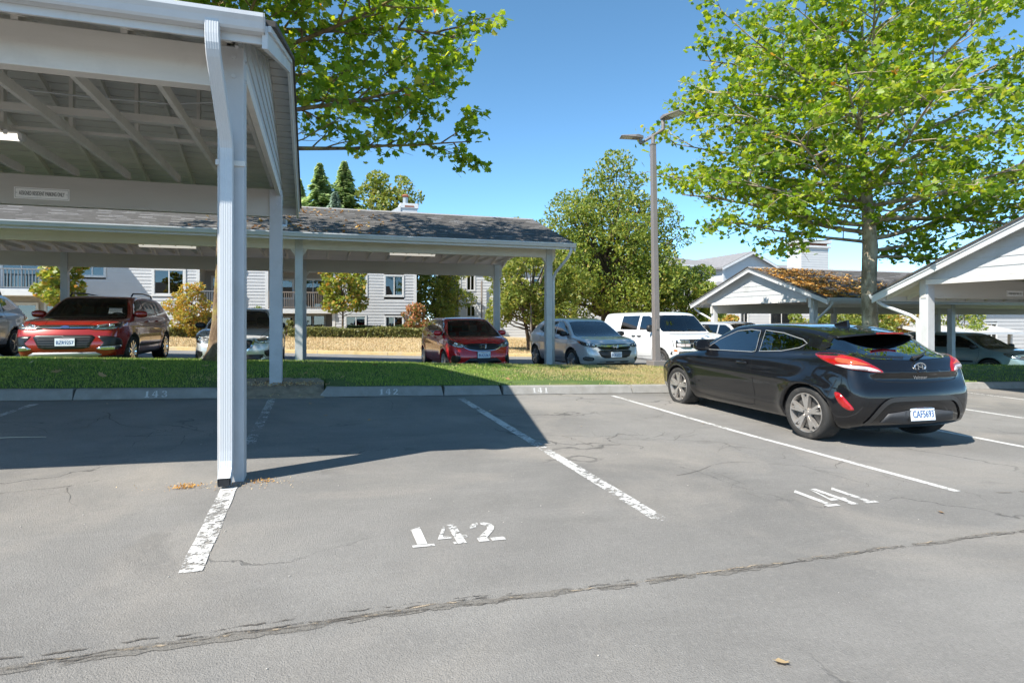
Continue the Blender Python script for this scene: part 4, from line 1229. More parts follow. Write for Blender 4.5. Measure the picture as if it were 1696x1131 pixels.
# ---- black coupe, seen from behind
PBLK = mat('black_car_paint', (.004, .004, .005), .35, 0, coat=1.0, spec=.15)
bl = Car(dict(name='coupe', label='black three-door coupe parked right of stall 141, seen from behind', x=(-2.03, 2.19), W=1.79, H=1.40, wheels=(1.325, -1.325), r=.318, arch=.352, h=.026, paint=PBLK, glass=glass_mat('coupe_glass', (.50, .54, .56), boost=2.2),
  low=[(-1.86,.22),(-1.98,.30),(-2.03,.45),(-2.03,.62),(-1.99,.74),(-1.96,.84),(-1.90,.98),(-1.72,1.04),(-1.2,1.02),(-.5,.985),(.3,.945),(1.0,.925),(1.5,.86),(1.92,.73),(2.10,.62),(2.19,.48),(2.17,.32),(2.03,.21),(1.7,.18),(0,.18),(-1.6,.19)],
  cab=[(1.18,.86),(.92,1.02),(.50,1.24),(.22,1.345),(-.15,1.395),(-.6,1.39),(-1.05,1.34),(-1.42,1.255),(-1.66,1.12),(-1.86,.97),(-1.92,.80),(-.5,.75),(.9,.78)],
  wl=[(0,.80),(.2,.82),(.35,.865),(.5,.885),(.62,.890),(.78,.880),(.9,.855),(1.0,.81),(1.1,.76),(1.5,.6)],
  wc=[(.7,.83),(.85,.80),(.95,.775),(1.05,.735),(1.2,.665),(1.32,.605),(1.45,.54)],
  plan=[(-2.3,.62),(-2.03,.80),(-1.9,.885),(-1.7,.955),(-1.4,.995),(-1.0,.995),(-.4,.975),(.4,.975),(1.1,.99),(1.5,.98),(1.85,.91),(2.05,.81),(2.2,.66),(2.4,.5)],
  planc=[(-2.3,.66),(-1.8,.80),(-1.4,.90),(-.9,.98),(0,1.0),(.8,.98),(1.4,.93)],
  bow=(.20,.16), cbow=(.18,.20), flare=.032, k=.09, kc=.08, blend=.05,
  crease=[(lambda x: .70+.02*x, .012, .03), (lambda x: .36, .012, .05)],
  pockets=[(-2.16, 0.0, .40, .17, .50, .125)]))
RG = [(-.56,1.285),(.56,1.285),(.64,1.19),(.70,1.06),(.50,.995),(0,.975),(-.50,.995),(-.70,1.06),(-.64,1.19)]
bl.window('rear_window', YZ(*RG), BD, glass=glass_mat('hatch_glass', (.10, .11, .12), boost=3.0), frame=.04, res=.06)
bl.window('side_window', XZ((.78,.965),(.30,.975),(-.30,.985),(-.36,1.0),(-.30,1.285),(-.1,1.30),(.16,1.275),(.48,1.145)), LD, mirror=True, trim=SILVERT)
bl.window('quarter_window', XZ((-.42,1.0),(-.80,1.025),(-1.05,1.08),(-1.14,1.14),(-1.06,1.19),(-.72,1.265),(-.38,1.295)), LD, mirror=True, trim=SILVERT)
bl.window('windshield', YZ(*sym([(.62,.95),(.66,1.02),(.52,1.28),(.3,1.315)])), FD, res=.08)
# door gaps, bumper cut lines
bl.strip('door_seam', XZ((.86,.93),(.90,.75),(.86,.45),(.80,.28),(-.20,.26),(-.42,.30),(-.44,.5),(-.38,.8),(-.36,.98)), LD, .008, SEAM, mirror=True, curve=3)
bl.strip('bumper_seam', [(-1.62,0,.46),(-1.66,0,.62),(-1.72,0,.76)], LD, .006, SEAM, mirror=True)
bl.strip('hatch_seam', YZ((-.60,.86),(-.56,.77),(-.40,.745),(0,.735),(.40,.745),(.56,.77),(.60,.86)), BD, .006, SEAM, curve=3)
bl.strip('fuel_flap', [(-1.30,-0,.86),(-1.22,0,.92),(-1.10,0,.92),(-1.06,0,.85),(-1.12,0,.78),(-1.24,0,.78),(-1.30,0,.86)], LD, .005, SEAM, curve=4)
# tail lamps: red lens with pale lower blade
tl = [(-1.47,.86,1.02),(-1.60,.84,1.04),(-1.74,.80,1.04),(-1.86,.70,1.005),(-1.94,.58,.93),(-2.0,.50,.85),(-1.93,.66,.865),(-1.80,.80,.89),(-1.62,.86,.945)]
bl.panel('tail_lamp', tl, BLD, REDL, .016, .03, .03, curve=3, mirror=True)
bl.panel('reversing_lamp', [(-1.70,.84,.925),(-1.84,.74,.925),(-1.93,.60,.905),(-1.985,.52,.858),(-1.92,.68,.875),(-1.80,.80,.895)], BLD, WHITEL, .020, .03, .01, curve=3, mirror=True)
bl.panel('indicator_or_highlight', [(-1.70,.82,1.0),(-1.82,.73,.985),(-1.90,.63,.945),(-1.92,.60,.925),(-1.82,.74,.935),(-1.72,.82,.95)], BLD, mat('amber_lens_highlight', (.50, .085, .03), .12, coat=1.0, var=.25, vscale=14), .019, .03, .01, curve=3, mirror=True)  # bright amber panel paints a highlight inside the red lens
bl.panel('reflector', [(-1.71,.86,.605),(-1.76,.84,.61),(-1.83,.82,.54),(-1.89,.78,.44),(-1.84,.82,.43),(-1.77,.86,.50)], BLD, REDL, .006, .03, .02, curve=3, mirror=True)
# lower rear valance
bl.strip('valance_rim', YZ((-.66,.27),(-.56,.44),(-.46,.535),(-.34,.56),(0,.565),(.34,.56),(.46,.535),(.56,.44),(.66,.27)), BD, .05, mat('gloss_black_valance', (.02,.02,.021), .3, coat=.5), .016, curve=3)
bl.panel('diffuser', YZ((-.44,.40),(-.20,.43),(.20,.43),(.44,.40),(.50,.30),(.18,.27),(-.18,.27),(-.50,.30)), BD, CLAD, .012, .06, .03)
bl.plate(-1, 0, .395, 'CAF5693', .33, .16, -.12)
# badge, name script, wiper, spoiler with brake lamp, aerial fin
p = bl.hit((-4, 0, .905), BD)
mb = MB(); el = [(p.x-.018, .075*math.cos(2*PI*k/28), .905+.045*math.sin(2*PI*k/28)) for k in range(29)]; mb.tube(el, .008, 6, cap=False)
for y0, z0, y1, z1 in ((-.036, .875, -.022, .935), (.022, .875, .036, .935), (-.030, .900, .030, .912)): mb.bar((p.x-.020, y0, z0), (p.x-.020, y1, z1), .008, .013, (1, 0, 0))
mb.build('badge', CHROME, bl.root, smooth=False)
bl.panel('badge_recess', YZ(*[(.088*math.cos(t), .895+.058*math.sin(t)) for t in np.linspace(0, 2*PI, 20, endpoint=False)]), BD, FRIT, .004, .04, .01)
me = text_mesh('Veloster', .055)
q = bl.hit((-4, 0, .79), BD)
for v in me.vertices: v.co = (q.x-.006-.02*v.co.x**2, -v.co.x, .79+v.co.y)
link('lettering', me, CHROME, bl.root)
w0, w1 = bl.hit((-4, -.02, 1.0), BD), bl.hit((-4, -.30, 1.045), BD)
MB().tube([(w0.x-.02, 0.0, 1.0), (w0.x-.045, -.05, 1.02), (w1.x-.03, -.30, 1.055)], [.022, .016, .007], 8).build('wiper', DARK, bl.root)
mb = MB(); V = []; F = []
for i in range(13):
    y = -.56+1.12*i/12; k = 1-(y/.56)**2*.55
    V += [(-1.20, y, 1.335-.06*(y/.56)**2), (-1.62+.16*(y/.56)**2, y, 1.285-.05*(y/.56)**2), (-1.63+.16*(y/.56)**2, y, 1.262-.05*(y/.56)**2), (-1.30, y, 1.26-.06*(y/.56)**2)]
for i in range(12):
    for k in range(4): F.append((i*4+k, i*4+(k+1) % 4, i*4+4+(k+1) % 4, i*4+4+k))
F += [(0, 1, 2, 3), (48, 51, 50, 49)]
mb.add(V, F).build('spoiler', PBLK, bl.root, fix=True, smooth=False, bevel=.008)
MB().box(-1.645, -1.625, -.19, .19, 1.263, 1.281).build('brake_lamp', REDL, bl.root, bevel=.004)
MB().prism([(-1.10,1.30),(-.88,1.36),(-.90,1.385),(-1.08,1.43)], 'y', -.018, .018).build('aerial_fin', PBLK, bl.root, fix=True, bevel=.006)
bl.mirrors(.70, 1.0, PBLK, size=(.11,.13,.09)); bl.handles([(-.20, .835)], PBLK)
bl.wheels('twin', ALLOY, 0, .225, .735)
bl.interior(1, floor=.30, seats=((.10,.38),(.10,-.38)), rear=-.72, dash=.62, top=1.17, m=mat('coupe_seat', (.16,.155,.15), .8), belt=.95, back=-1.5, hw=.60)
bl.finish((6.56, 7.27, -.01), PI/2-.068, (1.135, 1.0, 1.0))
bl.panel

def generic(sp, ws, sides, rear, face, *, roof_rails=False):
    c_ = Car(sp)
    c_.window('windshield', YZ(*sym(ws)), FD, glass=sp.get('wglass', sp.get('glass', GLASS)), res=.08)
    for s_ in sides: c_.window('side_window', XZ(*s_), LD, mirror=True, trim=sp.get('wtrim'))
    if rear: c_.window('rear_window', YZ(*sym(rear)), BD, res=.10)
    return c_
ROW = -PI/2       # noses towards the camera
LS, WS, HS = 1.13, 1.12, 1.06
def nose_y(c_, Y): return Y + c_.sp['x'][1]*LS

# ---- dark red SUV
PRED = car_paint('dark_red_paint', (.30, .016, .008), .3, .25)
SUVW = [(0,.80),(.25,.85),(.45,.90),(.65,.915),(.85,.905),(1.0,.875),(1.1,.83),(1.2,.76),(1.7,.6)]
es = generic(dict(name='suv', label='dark red SUV with plate BZR9257 under the long carport', x=(-2.245,2.275), W=1.84, H=1.68, wheels=(1.345,-1.345), r=.35, arch=.395, paint=PRED, clad=CLAD, clad_z=.30, clad_arch=.035, wglass=glass_mat('red_suv_windscreen', (.35,.38,.38), boost=.8), glass=GLASS_CL,
  low=[(-2.1,.3),(-2.22,.42),(-2.245,.65),(-2.22,.95),(-2.1,1.12),(-1.2,1.14),(0,1.11),(.8,1.10),(1.15,1.11),(1.6,1.08),(1.95,1.02),(2.13,.94),(2.22,.80),(2.275,.62),(2.265,.42),(2.15,.27),(1.8,.22),(0,.22),(-1.8,.24)],
  cab=[(1.32,1.02),(.98,1.26),(.62,1.50),(.30,1.615),(-.3,1.675),(-1.0,1.67),(-1.7,1.60),(-2.0,1.47),(-2.16,1.20),(-2.2,.95),(0,.9),(1.1,.92)],
  wl=SUVW, wc=[(.9,.86),(1.05,.835),(1.2,.79),(1.4,.715),(1.55,.66),(1.68,.60),(1.8,.55)],
  plan=[(-2.5,.7),(-2.24,.86),(-2.0,.94),(-1.5,.99),(0,1.0),(1.3,.995),(1.7,.97),(2.0,.91),(2.2,.82),(2.3,.74),(2.5,.6)], bow=(.15,.10), flare=.02, blend=.03,
  crease=[(lambda x: .88+.03*x, .01, .03), (lambda x: .45, -.012, .08)]),
  [(.70,1.10),(.72,1.16),(.58,1.55),(.3,1.575)], [[(.95,1.155),(.10,1.15),(.06,1.53),(.35,1.53),(.62,1.42)],[(.02,1.15),(-.85,1.16),(-.92,1.55),(-.02,1.54)],[(-.95,1.17),(-1.55,1.22),(-1.40,1.50),(-1.0,1.55)]], [(.62,1.2),(.52,1.55)], None)
es.headlight([(2.2,.40,.915),(2.12,.60,.965),(1.98,.80,1.0),(1.80,.88,1.02),(1.86,.88,.93),(2.05,.78,.875),(2.15,.58,.86),(2.22,.42,.875)], FLD, lamps=[((2.05,.72,.93),.05),((2.14,.56,.91),.042)], amber=[(1.84,.88,.99),(1.80,.9,1.005),(1.82,.9,.95),(1.90,.87,.93)])
es.panel('grille', YZ(*sym([(0,.955),(.36,.955),(.50,.94),(.44,.875),(.3,.865),(0,.862)])), FD, GRILLE, .006, .05, .02)
for zz in (.925, .895): es.strip('grille_bar', YZ((-.45,zz+.004),(0,zz),(.45,zz+.004)), FD, .018, CHROME, .018)
es.panel('lower_grille', YZ(*sym([(0,.745),(.44,.745),(.50,.70),(.40,.48),(.3,.455),(0,.45)])), FD, GRILLE, .004, .06, .02)
for zz in (.70,.65,.60,.55,.50): es.strip('grille_bar', YZ((-.42,zz),(0,zz),(.42,zz)), FD, .012, CLAD, .016)
es.panel('fog_surround', [(2.25,.56,.72),(2.1,.80,.70),(1.95,.90,.62),(1.98,.90,.46),(2.12,.80,.42),(2.24,.54,.44),(2.2,.62,.58)], FLD, GRILLE, .005, .04, .02, curve=2, mirror=True)
es.panel('fog_trim', [(2.22,.56,.49),(2.08,.80,.52),(1.98,.89,.52),(1.99,.89,.455),(2.12,.79,.425),(2.23,.55,.44)], FLD, CHROME, .012, .04, .01, curve=2, mirror=True)
es.panel('skid_plate', YZ(*sym([(0,.385),(.50,.385),(.60,.33),(.50,.27),(0,.265)])), FD, SILVERT, .008, .08, .02)
es.plate(1, .03, .60, 'BZR9257', .32, .155)
p = es.hit((4,0,.91), FD); mb = MB(); mb.lathe([(.001,0),(1,0),(1,.006),(.9,.012),(.001,.012)], 28); mb.v = [(p.x+.020+b, a*.075, .91+c_*.032) for a, b, c_ in mb.v]; mb.build('badge', mat('badge_blue', (.03,.06,.22), .2, .3, coat=1), es.root, fix=True)
es.strip('hood_seam', [(2.16,-.62,0),(1.6,-.70,0),(1.2,-.72,0)], TD, .008, SEAM, mirror=True)
es.strip('hood_crease', [(2.1,-.36,0),(1.6,-.46,0),(1.15,-.52,0)], TD, .012, PRED, .006, mirror=True)
es.strip('door_seam', XZ((1.02,1.12),(1.05,.8),(.98,.5),(.92,.40),(.06,.38),(.04,.7),(.06,1.12)), LD, .007, SEAM, mirror=True)
es.strip('door_seam', XZ((.04,.38),(-.75,.38),(-.92,.6),(-.95,.9),(-.92,1.14)), LD, .007, SEAM, mirror=True)
es.strip('door_moulding', XZ((.9,.47),(0,.46),(-.8,.47)), LD, .06, CLAD, .008, mirror=True)
for sy in (1,-1): MB().tube([(.25,sy*.58,1.63),(.15,sy*.585,1.70),(-.6,sy*.585,1.725),(-1.35,sy*.57,1.70),(-1.45,sy*.56,1.63)], .017, 8).build('roof_rail', DARK, es.root, smooth=True)
es.mirrors(.86,1.16,PRED,size=(.10,.13,.085)); es.handles([(.20,1.02),(-.68,1.03)], PRED)
es.wheels('ten', CHROME, 0, .23, .72); es.interior(1, floor=.45, dash=.80, top=1.42, belt=1.14, seats=((.15,.4),(.15,-.4)), rear=-.75, back=-1.9, hw=.64)
es.finish((-5.42, 15.95+2.275*1.24, .27), ROW, (1.24,1.19,1.09))

# ---- silver sedan behind the post
PSIL = car_paint('silver_paint', (.56,.565,.575), .35, .32)
PGRY = car_paint('grey_silver_paint', (.50,.505,.51), .35, .32)
sn = generic(dict(name='sedan', label='grey sedan parked behind the tree trunk and the near post', x=(-2.25,2.35), W=1.76, H=1.50, wheels=(1.37,-1.33), r=.315, arch=.35, paint=PGRY, glass=GLASS_CL, wglass=GLASS_CL,
  low=[(-2.1,.28),(-2.22,.4),(-2.25,.7),(-2.2,.98),(-1.8,1.04),(-1,1.0),(0,.97),(.9,.96),(1.3,.97),(1.75,.91),(2.1,.80),(2.28,.66),(2.35,.5),(2.32,.33),(2.15,.2),(0,.19),(-1.8,.2)],
  cab=[(1.40,.90),(1.0,1.12),(.55,1.37),(.2,1.47),(-.3,1.5),(-.8,1.47),(-1.3,1.34),(-1.75,1.10),(-1.9,.9),(0,.8),(1.2,.82)],
  wl=[(0,.78),(.25,.82),(.45,.87),(.65,.88),(.85,.865),(.97,.82),(1.1,.74),(1.5,.6)], wc=[(.8,.83),(.95,.79),(1.1,.74),(1.3,.65),(1.5,.55),(1.6,.5)],
  plan=[(-2.5,.65),(-2.24,.84),(-2.0,.93),(-1.5,.99),(0,1),(1.3,.99),(1.75,.95),(2.1,.86),(2.3,.75),(2.45,.6)], bow=(.17,.12), flare=.02),
  [(.68,.96),(.70,1.02),(.55,1.38),(.3,1.40)], [[(1.0,.995),(.10,1.0),(.05,1.38),(.3,1.37),(.6,1.24)],[(.02,1.0),(-.9,1.03),(-1.2,1.16),(-.9,1.30),(-.02,1.39)]], [(.6,1.1),(.5,1.35)], None)
sn.headlight([(2.22,.42,.70),(2.08,.68,.79),(1.85,.82,.85),(1.72,.85,.86),(1.84,.85,.76),(2.05,.76,.69),(2.2,.56,.655)], FLD, lamps=[((2.08,.70,.74),.05)])
sn.strip('lamp_trim', [(2.24,.42,.66),(2.2,.56,.64),(2.05,.76,.675),(1.84,.85,.745)], FLD, .025, CHROME, .01, mirror=True)
sn.panel('grille', YZ(*sym([(0,.70),(.34,.70),(.40,.66),(.30,.50),(.22,.44),(0,.43)])), FD, GRILLE, .006, .05, .02)
sn.strip('grille_trim', YZ((.42,.71),(.36,.56),(.22,.43),(0,.41),(-.22,.43),(-.36,.56),(-.42,.71)), FD, .035, CHROME, .012, curve=3)
sn.panel('lower_intake', YZ(*sym([(0,.36),(.60,.37),(.66,.30),(.55,.25),(0,.24)])), FD, GRILLE, .005, .07, .02)
sn.panel('fog_surround', [(2.24,.60,.45),(2.08,.78,.47),(2.0,.83,.42),(2.05,.82,.33),(2.2,.66,.32)], FLD, GRILLE, .005, .04, .02, curve=2, mirror=True)
sn.plate(1,0,.50,'BHK4417'[:0] or ' ', .31,.155) if False else None
sn.strip('hood_seam', [(2.2,-.52,0),(1.7,-.66,0),(1.3,-.70,0)], TD, .007, SEAM, mirror=True)
sn.strip('door_seam', XZ((1.08,.95),(1.1,.6),(1.0,.32),(.08,.30),(.05,.6),(.07,.98)), LD, .007, SEAM, mirror=True)
sn.mirrors(.88,1.0,DARK); sn.handles([(.2,.9),(-.75,.92)],PGRY); sn.wheels('seven',ALLOY_S,0,.2,.70); sn.interior(1,floor=.32,dash=.85,top=1.25,belt=.98,back=-1.5,seats=((.25,.38),(.25,-.38)),rear=-.65,hw=.6)
sn.finish((-1.98, nose_y(sn,16.3), .16), ROW, (LS,WS,HS*1.02))

# ---- bright red hatchback
PRD2 = car_paint('bright_red_paint', (.50,.008,.014), .15, .25)
ft = generic(dict(name='hatchback', label='bright red hatchback under the right end of the long carport', x=(-2.0,2.06), W=1.70, H=1.52, wheels=(1.265,-1.265), r=.30, arch=.335, paint=PRD2, glass=GLASS_CL, wglass=glass_mat('hatch_windscreen', (.62,.68,.66), boost=.8),
  low=[(-1.85,.26),(-1.97,.4),(-2.0,.7),(-1.97,.98),(-1.85,1.10),(-1,1.06),(0,1.01),(.7,.98),(1.2,.985),(1.6,.93),(1.85,.82),(1.98,.68),(2.06,.5),(2.04,.32),(1.9,.2),(0,.18),(-1.6,.2)],
  cab=[(1.48,.90),(1.1,1.10),(.6,1.36),(.25,1.47),(-.3,1.52),(-1.0,1.50),(-1.5,1.42),(-1.8,1.22),(-1.93,.95),(0,.85),(1.3,.82)],
  wl=[(0,.74),(.25,.79),(.45,.84),(.65,.85),(.85,.835),(1.0,.79),(1.15,.72),(1.5,.58)], wc=[(.8,.80),(.95,.775),(1.1,.735),(1.3,.66),(1.45,.59),(1.6,.5)],
  plan=[(-2.3,.65),(-2.0,.85),(-1.8,.94),(-1.3,.99),(0,1),(1.2,.99),(1.6,.94),(1.85,.85),(2.0,.76),(2.2,.6)], bow=(.18,.10), flare=.02,
  crease=[(lambda x: .84-.06*x, .014, .03)]),
  [(.66,.965),(.69,1.03),(.55,1.385),(.3,1.41)], [[(1.25,.99),(.98,1.0),(.92,1.16)],[(.90,1.0),(.10,1.03),(.06,1.40),(.35,1.40),(.70,1.27)],[(.02,1.03),(-.80,1.08),(-1.0,1.12),(-.95,1.38),(-.02,1.41)],[(-1.05,1.13),(-1.42,1.2),(-1.35,1.36),(-1.02,1.38)]], [(.58,1.15),(.50,1.42)], None)
ft.headlight([(1.99,.44,.75),(1.86,.66,.83),(1.66,.80,.90),(1.52,.83,.93),(1.62,.83,.82),(1.82,.74,.745),(1.96,.56,.70)], FLD, lamps=[((1.86,.68,.78),.052),((1.93,.56,.745),.035)])
ft.panel('grille', YZ(*sym([(0,.80),(.30,.80),(.46,.775),(.44,.70),(.30,.635),(0,.62)])), FD, GRILLE, .006, .05, .02)
ft.strip('grille_trim', YZ((.50,.73),(.38,.655),(.22,.622),(0,.612),(-.22,.622),(-.38,.655),(-.50,.73)), FD, .018, CHROME, .014, curve=3)
ft.panel('lower_grille', YZ(*sym([(0,.43),(.34,.43),(.44,.36),(.50,.30),(0,.27)])), FD, GRILLE, .005, .06, .02)
ft.panel('fog_surround', [(1.98,.56,.48),(1.84,.74,.49),(1.78,.78,.40),(1.82,.77,.30),(1.96,.60,.32)], FLD, GRILLE, .005, .04, .02, curve=2, mirror=True)
ft.strip('chin_trim', YZ((-.52,.275),(0,.245),(.52,.275)), FD, .025, CLAD, .012)
ft.plate(1,0,.51,'BUG5363',.32,.16)
def hbadge(c_, z, w=.075, h=.065):
    p = c_.hit((4,0,z), FD); mb = MB()
    pts = [(p.x+.022, (a*w), z+b*h) for a, b in ((-.9,-1),(.9,-1),(1.05,1),(-1.05,1),(-.9,-1))]
    mb.tube(pts, .007, 6, cap=False)
    for q in (-1, 1): mb.bar((p.x+.024, q*w*.38, z-h*.8), (p.x+.024, q*w*.62, z+h*.8), .010, .022, (1,0,0))
    mb.bar((p.x+.024, -w*.45, z), (p.x+.024, w*.45, z), .010, .02, (1,0,0))
    mb.build('badge', CHROME, c_.root)
hbadge(ft,.71)
ft.strip('hood_seam', [(1.95,-.50,0),(1.6,-.62,0),(1.3,-.68,0)], TD, .007, SEAM, mirror=True)
ft.strip('door_seam', XZ((.95,.97),(.98,.6),(.88,.34),(.08,.30),(.05,.6),(.07,1.0)), LD, .007, SEAM, mirror=True)
ft.strip('door_seam', XZ((.04,.30),(-.72,.32),(-.9,.55),(-.98,.8),(-1.0,1.1)), LD, .007, SEAM, mirror=True)
ft.mirrors(.82,1.02,PRD2); ft.handles([(.18,.93),(-.72,.97)],PRD2); ft.wheels('cap',ALLOY_S,0,.19,.72); ft.interior(1,floor=.34,dash=.85,top=1.28,belt=1.0,back=-1.5,seats=((.15,.36),(.15,-.36)),rear=-.7,hw=.58)
ft.finish((4.30, nose_y(ft,16.1), -.08), ROW+.03, (LS,WS,HS))

# ---- silver crossover
hr = generic(dict(name='crossover', label='silver crossover parked between a carport post and the white van', x=(-2.1,2.2), W=1.77, H=1.60, wheels=(1.305,-1.305), r=.335, arch=.375, paint=PSIL, clad=CLAD, clad_z=.26, clad_arch=.03, glass=GLASS, wglass=glass_mat('crossover_windscreen', (.55,.62,.66), boost=1.6),
  low=[(-1.95,.3),(-2.07,.45),(-2.1,.7),(-2.06,.98),(-1.9,1.12),(-1.2,1.12),(0,1.06),(.8,1.03),(1.2,1.04),(1.65,.99),(1.95,.90),(2.12,.76),(2.2,.58),(2.18,.40),(2.05,.26),(1.7,.22),(0,.22),(-1.7,.24)],
  cab=[(1.40,.96),(1.0,1.19),(.58,1.42),(.2,1.55),(-.3,1.6),(-.9,1.58),(-1.45,1.46),(-1.85,1.20),(-2.0,.95),(0,.9),(1.2,.88)],
  wl=[(0,.76),(.25,.82),(.45,.87),(.65,.885),(.85,.875),(1.0,.84),(1.15,.77),(1.6,.6)], wc=[(.9,.82),(1.05,.79),(1.2,.745),(1.4,.67),(1.55,.60),(1.7,.5)],
  plan=[(-2.4,.65),(-2.1,.84),(-1.9,.93),(-1.4,.99),(0,1),(1.3,.99),(1.7,.95),(2.0,.86),(2.15,.76),(2.3,.6)], bow=(.18,.12), flare=.02,
  crease=[(lambda x: .82, .010, .035)]),
  [(.68,1.03),(.70,1.09),(.56,1.45),(.3,1.475)], [[(1.0,1.07),(.10,1.08),(.05,1.47),(.3,1.46),(.66,1.31)],[(.02,1.08),(-.8,1.11),(-1.25,1.22),(-1.0,1.42),(-.02,1.47)]], [(.6,1.2),(.5,1.45)], None)
hr.headlight([(2.1,.50,.80),(1.97,.70,.865),(1.74,.83,.92),(1.62,.86,.935),(1.72,.86,.86),(1.95,.77,.78),(2.08,.60,.745)], FLD, inner=mat('lamp_tub_dark', (.06,.06,.065), .2, .5), lamps=[((1.98,.70,.82),.05),((2.05,.60,.79),.042)], amber=[(1.72,.85,.90),(1.64,.87,.92),(1.72,.87,.86),(1.80,.83,.84)])
hr.panel('grille', YZ(*sym([(0,.84),(.36,.84),(.50,.815),(.48,.73),(.40,.68),(0,.665)])), FD, FRIT, .012, .05, .03)
hr.strip('grille_bar', YZ((-.50,.80),(-.2,.785),(0,.78),(.2,.785),(.50,.80)), FD, .045, CHROME, .02)
hr.panel('lower_grille', YZ(*sym([(0,.655),(.42,.67),(.50,.64),(.42,.50),(.32,.45),(0,.445)])), FD, GRILLE, .006, .05, .02)
for zz in (.61,.57,.53,.49): hr.strip('grille_bar', YZ((-.40,zz),(0,zz),(.40,zz)), FD, .01, CLAD, .014)
hr.panel('fog_surround', [(2.1,.60,.47),(1.97,.78,.485),(1.90,.83,.44),(1.95,.82,.38),(2.1,.62,.375)], FLD, GRILLE, .005, .04, .02, curve=2, mirror=True)
hr.strip('fog_bar', [(2.1,.62,.44),(1.95,.82,.445)], FLD, .012, SILVERT, .012, mirror=True); hr.strip('fog_bar', [(2.1,.62,.41),(1.95,.82,.415)], FLD, .012, SILVERT, .012, mirror=True)
hr.panel('lower_intake', YZ(*sym([(0,.36),(.42,.36),(.50,.29),(.4,.25),(0,.25)])), FD, GRILLE, .005, .06, .02)
hbadge(hr,.755,.085,.065); hr.plate(1,0,.545,'BGK6327',.32,.155)
hr.strip('hood_seam', [(2.08,-.55,0),(1.7,-.66,0),(1.3,-.70,0)], TD, .007, SEAM, mirror=True)
hr.strip('door_seam', XZ((1.02,1.04),(1.05,.7),(.95,.40),(.08,.36),(.05,.7),(.07,1.06)), LD, .007, SEAM, mirror=True)
hr.strip('door_seam', XZ((.04,.36),(-.72,.38),(-.9,.6),(-.95,.9),(-.95,1.12)), LD, .007, SEAM, mirror=True)
hr.mirrors(.86,1.07,DARK); hr.handles([(.2,.98)],PSIL); hr.wheels('five',ALLOY_S,0,.21,.70); hr.interior(1,floor=.42,dash=.85,top=1.36,belt=1.06,back=-1.6,seats=((.15,.38),(.15,-.38)),rear=-.7,hw=.6,m=SEAT_L)
hr.finish((8.30, nose_y(hr,16.0), -.17), ROW+.03, (LS,WS,HS*.99))

# ---- white van
PWHT = car_paint('white_van_paint', (.72,.73,.74), .0, .3)
vn = generic(dict(name='van', label='white van with black grille parked behind the lamp post', cat='van', x=(-2.4,2.4), W=1.97, H=1.90, wheels=(1.50,-1.32), r=.345, arch=.40, paint=PWHT, glass=GLASS_DK, wglass=glass_mat('van_windscreen', (.45,.52,.45), boost=1.6),
  low=[(-2.3,.35),(-2.38,.5),(-2.4,.9),(-2.36,1.20),(-2.2,1.24),(0,1.22),(1.0,1.20),(1.5,1.20),(1.9,1.16),(2.2,1.08),(2.34,.95),(2.38,.75),(2.40,.55),(2.36,.38),(2.2,.30),(0,.30),(-2.1,.32)],
  cab=[(1.55,1.12),(1.25,1.40),(.95,1.70),(.70,1.83),(.2,1.89),(-1,1.90),(-2.0,1.86),(-2.25,1.76),(-2.34,1.4),(-2.36,1.0),(0,1.0),(1.3,1.0)],
  wl=[(0,.86),(.3,.92),(.5,.965),(.75,.985),(1.0,.975),(1.2,.945),(1.35,.88),(1.9,.7)], wc=[(1.0,.95),(1.2,.93),(1.45,.865),(1.7,.79),(1.85,.74),(2.0,.7)],
  plan=[(-2.6,.85),(-2.4,.94),(-2.2,.98),(-1.5,1),(0,1),(1.4,1),(1.8,.98),(2.1,.94),(2.3,.88),(2.4,.84),(2.6,.7)], bow=(.08,.05), cbow=(.12,.06), flare=.012, k=.08, kc=.11, blend=.03),
  [(.80,1.24),(.82,1.30),(.70,1.74),(.4,1.765)], [[(1.12,1.30),(.25,1.28),(.22,1.74),(.62,1.74),(.82,1.66)],[(.08,1.28),(-.95,1.28),(-.95,1.74),(.08,1.75)]], [(.75,1.3),(.66,1.74)], None)
vn.panel('grille', YZ(*sym([(0,1.03),(.90,1.03),(.93,1.0),(.93,.80),(.90,.77),(0,.77)])), FD, GRILLE, .006, .06, .02)
for zz in (.99,.95,.91): vn.strip('grille_bar', YZ((-.5,zz),(0,zz),(.5,zz)), FD, .010, CLAD, .016)
vn.strip('grille_bar', YZ((-.52,.90),(0,.90),(.52,.90)), FD, .02, SILVERT, .02)
vn.panel('headlight', YZ((.54,1.015),(.90,1.015),(.90,.905),(.54,.905)), FD, HLIN, .035, .06, .02, mirror=True); vn.panel('headlight', YZ((.54,.89),(.90,.89),(.90,.79),(.54,.79)), FD, WHITEL, .035, .06, .02, mirror=True)
vn.strip('lamp_divider', YZ((.72,1.01),(.72,.80)), FD, .012, DARK, .040, mirror=True)
vn.panel('bumper', YZ(*sym([(0,.68),(.92,.68),(.98,.62),(.96,.48),(.85,.44),(0,.44)])), FD, CLAD, .02, .08, .04)
vn.panel('indicator_or_highlight', [(2.34,.97,.72),(2.2,.99,.72),(2.2,.99,.66),(2.34,.97,.66)], FLD, AMBER, .008, .05, .02, mirror=True)
vn.plate(1,0,.55,' ',.31,.155) if False else None
vn.strip('door_seam', XZ((1.12,1.24),(1.1,.8),(1.0,.45),(.18,.42),(.16,.9),(.16,1.78)), LD, .008, SEAM, mirror=True)
vn.strip('door_seam', XZ((.14,.42),(-1.02,.42),(-1.04,1.0),(-1.02,1.8)), LD, .008, SEAM, mirror=True)
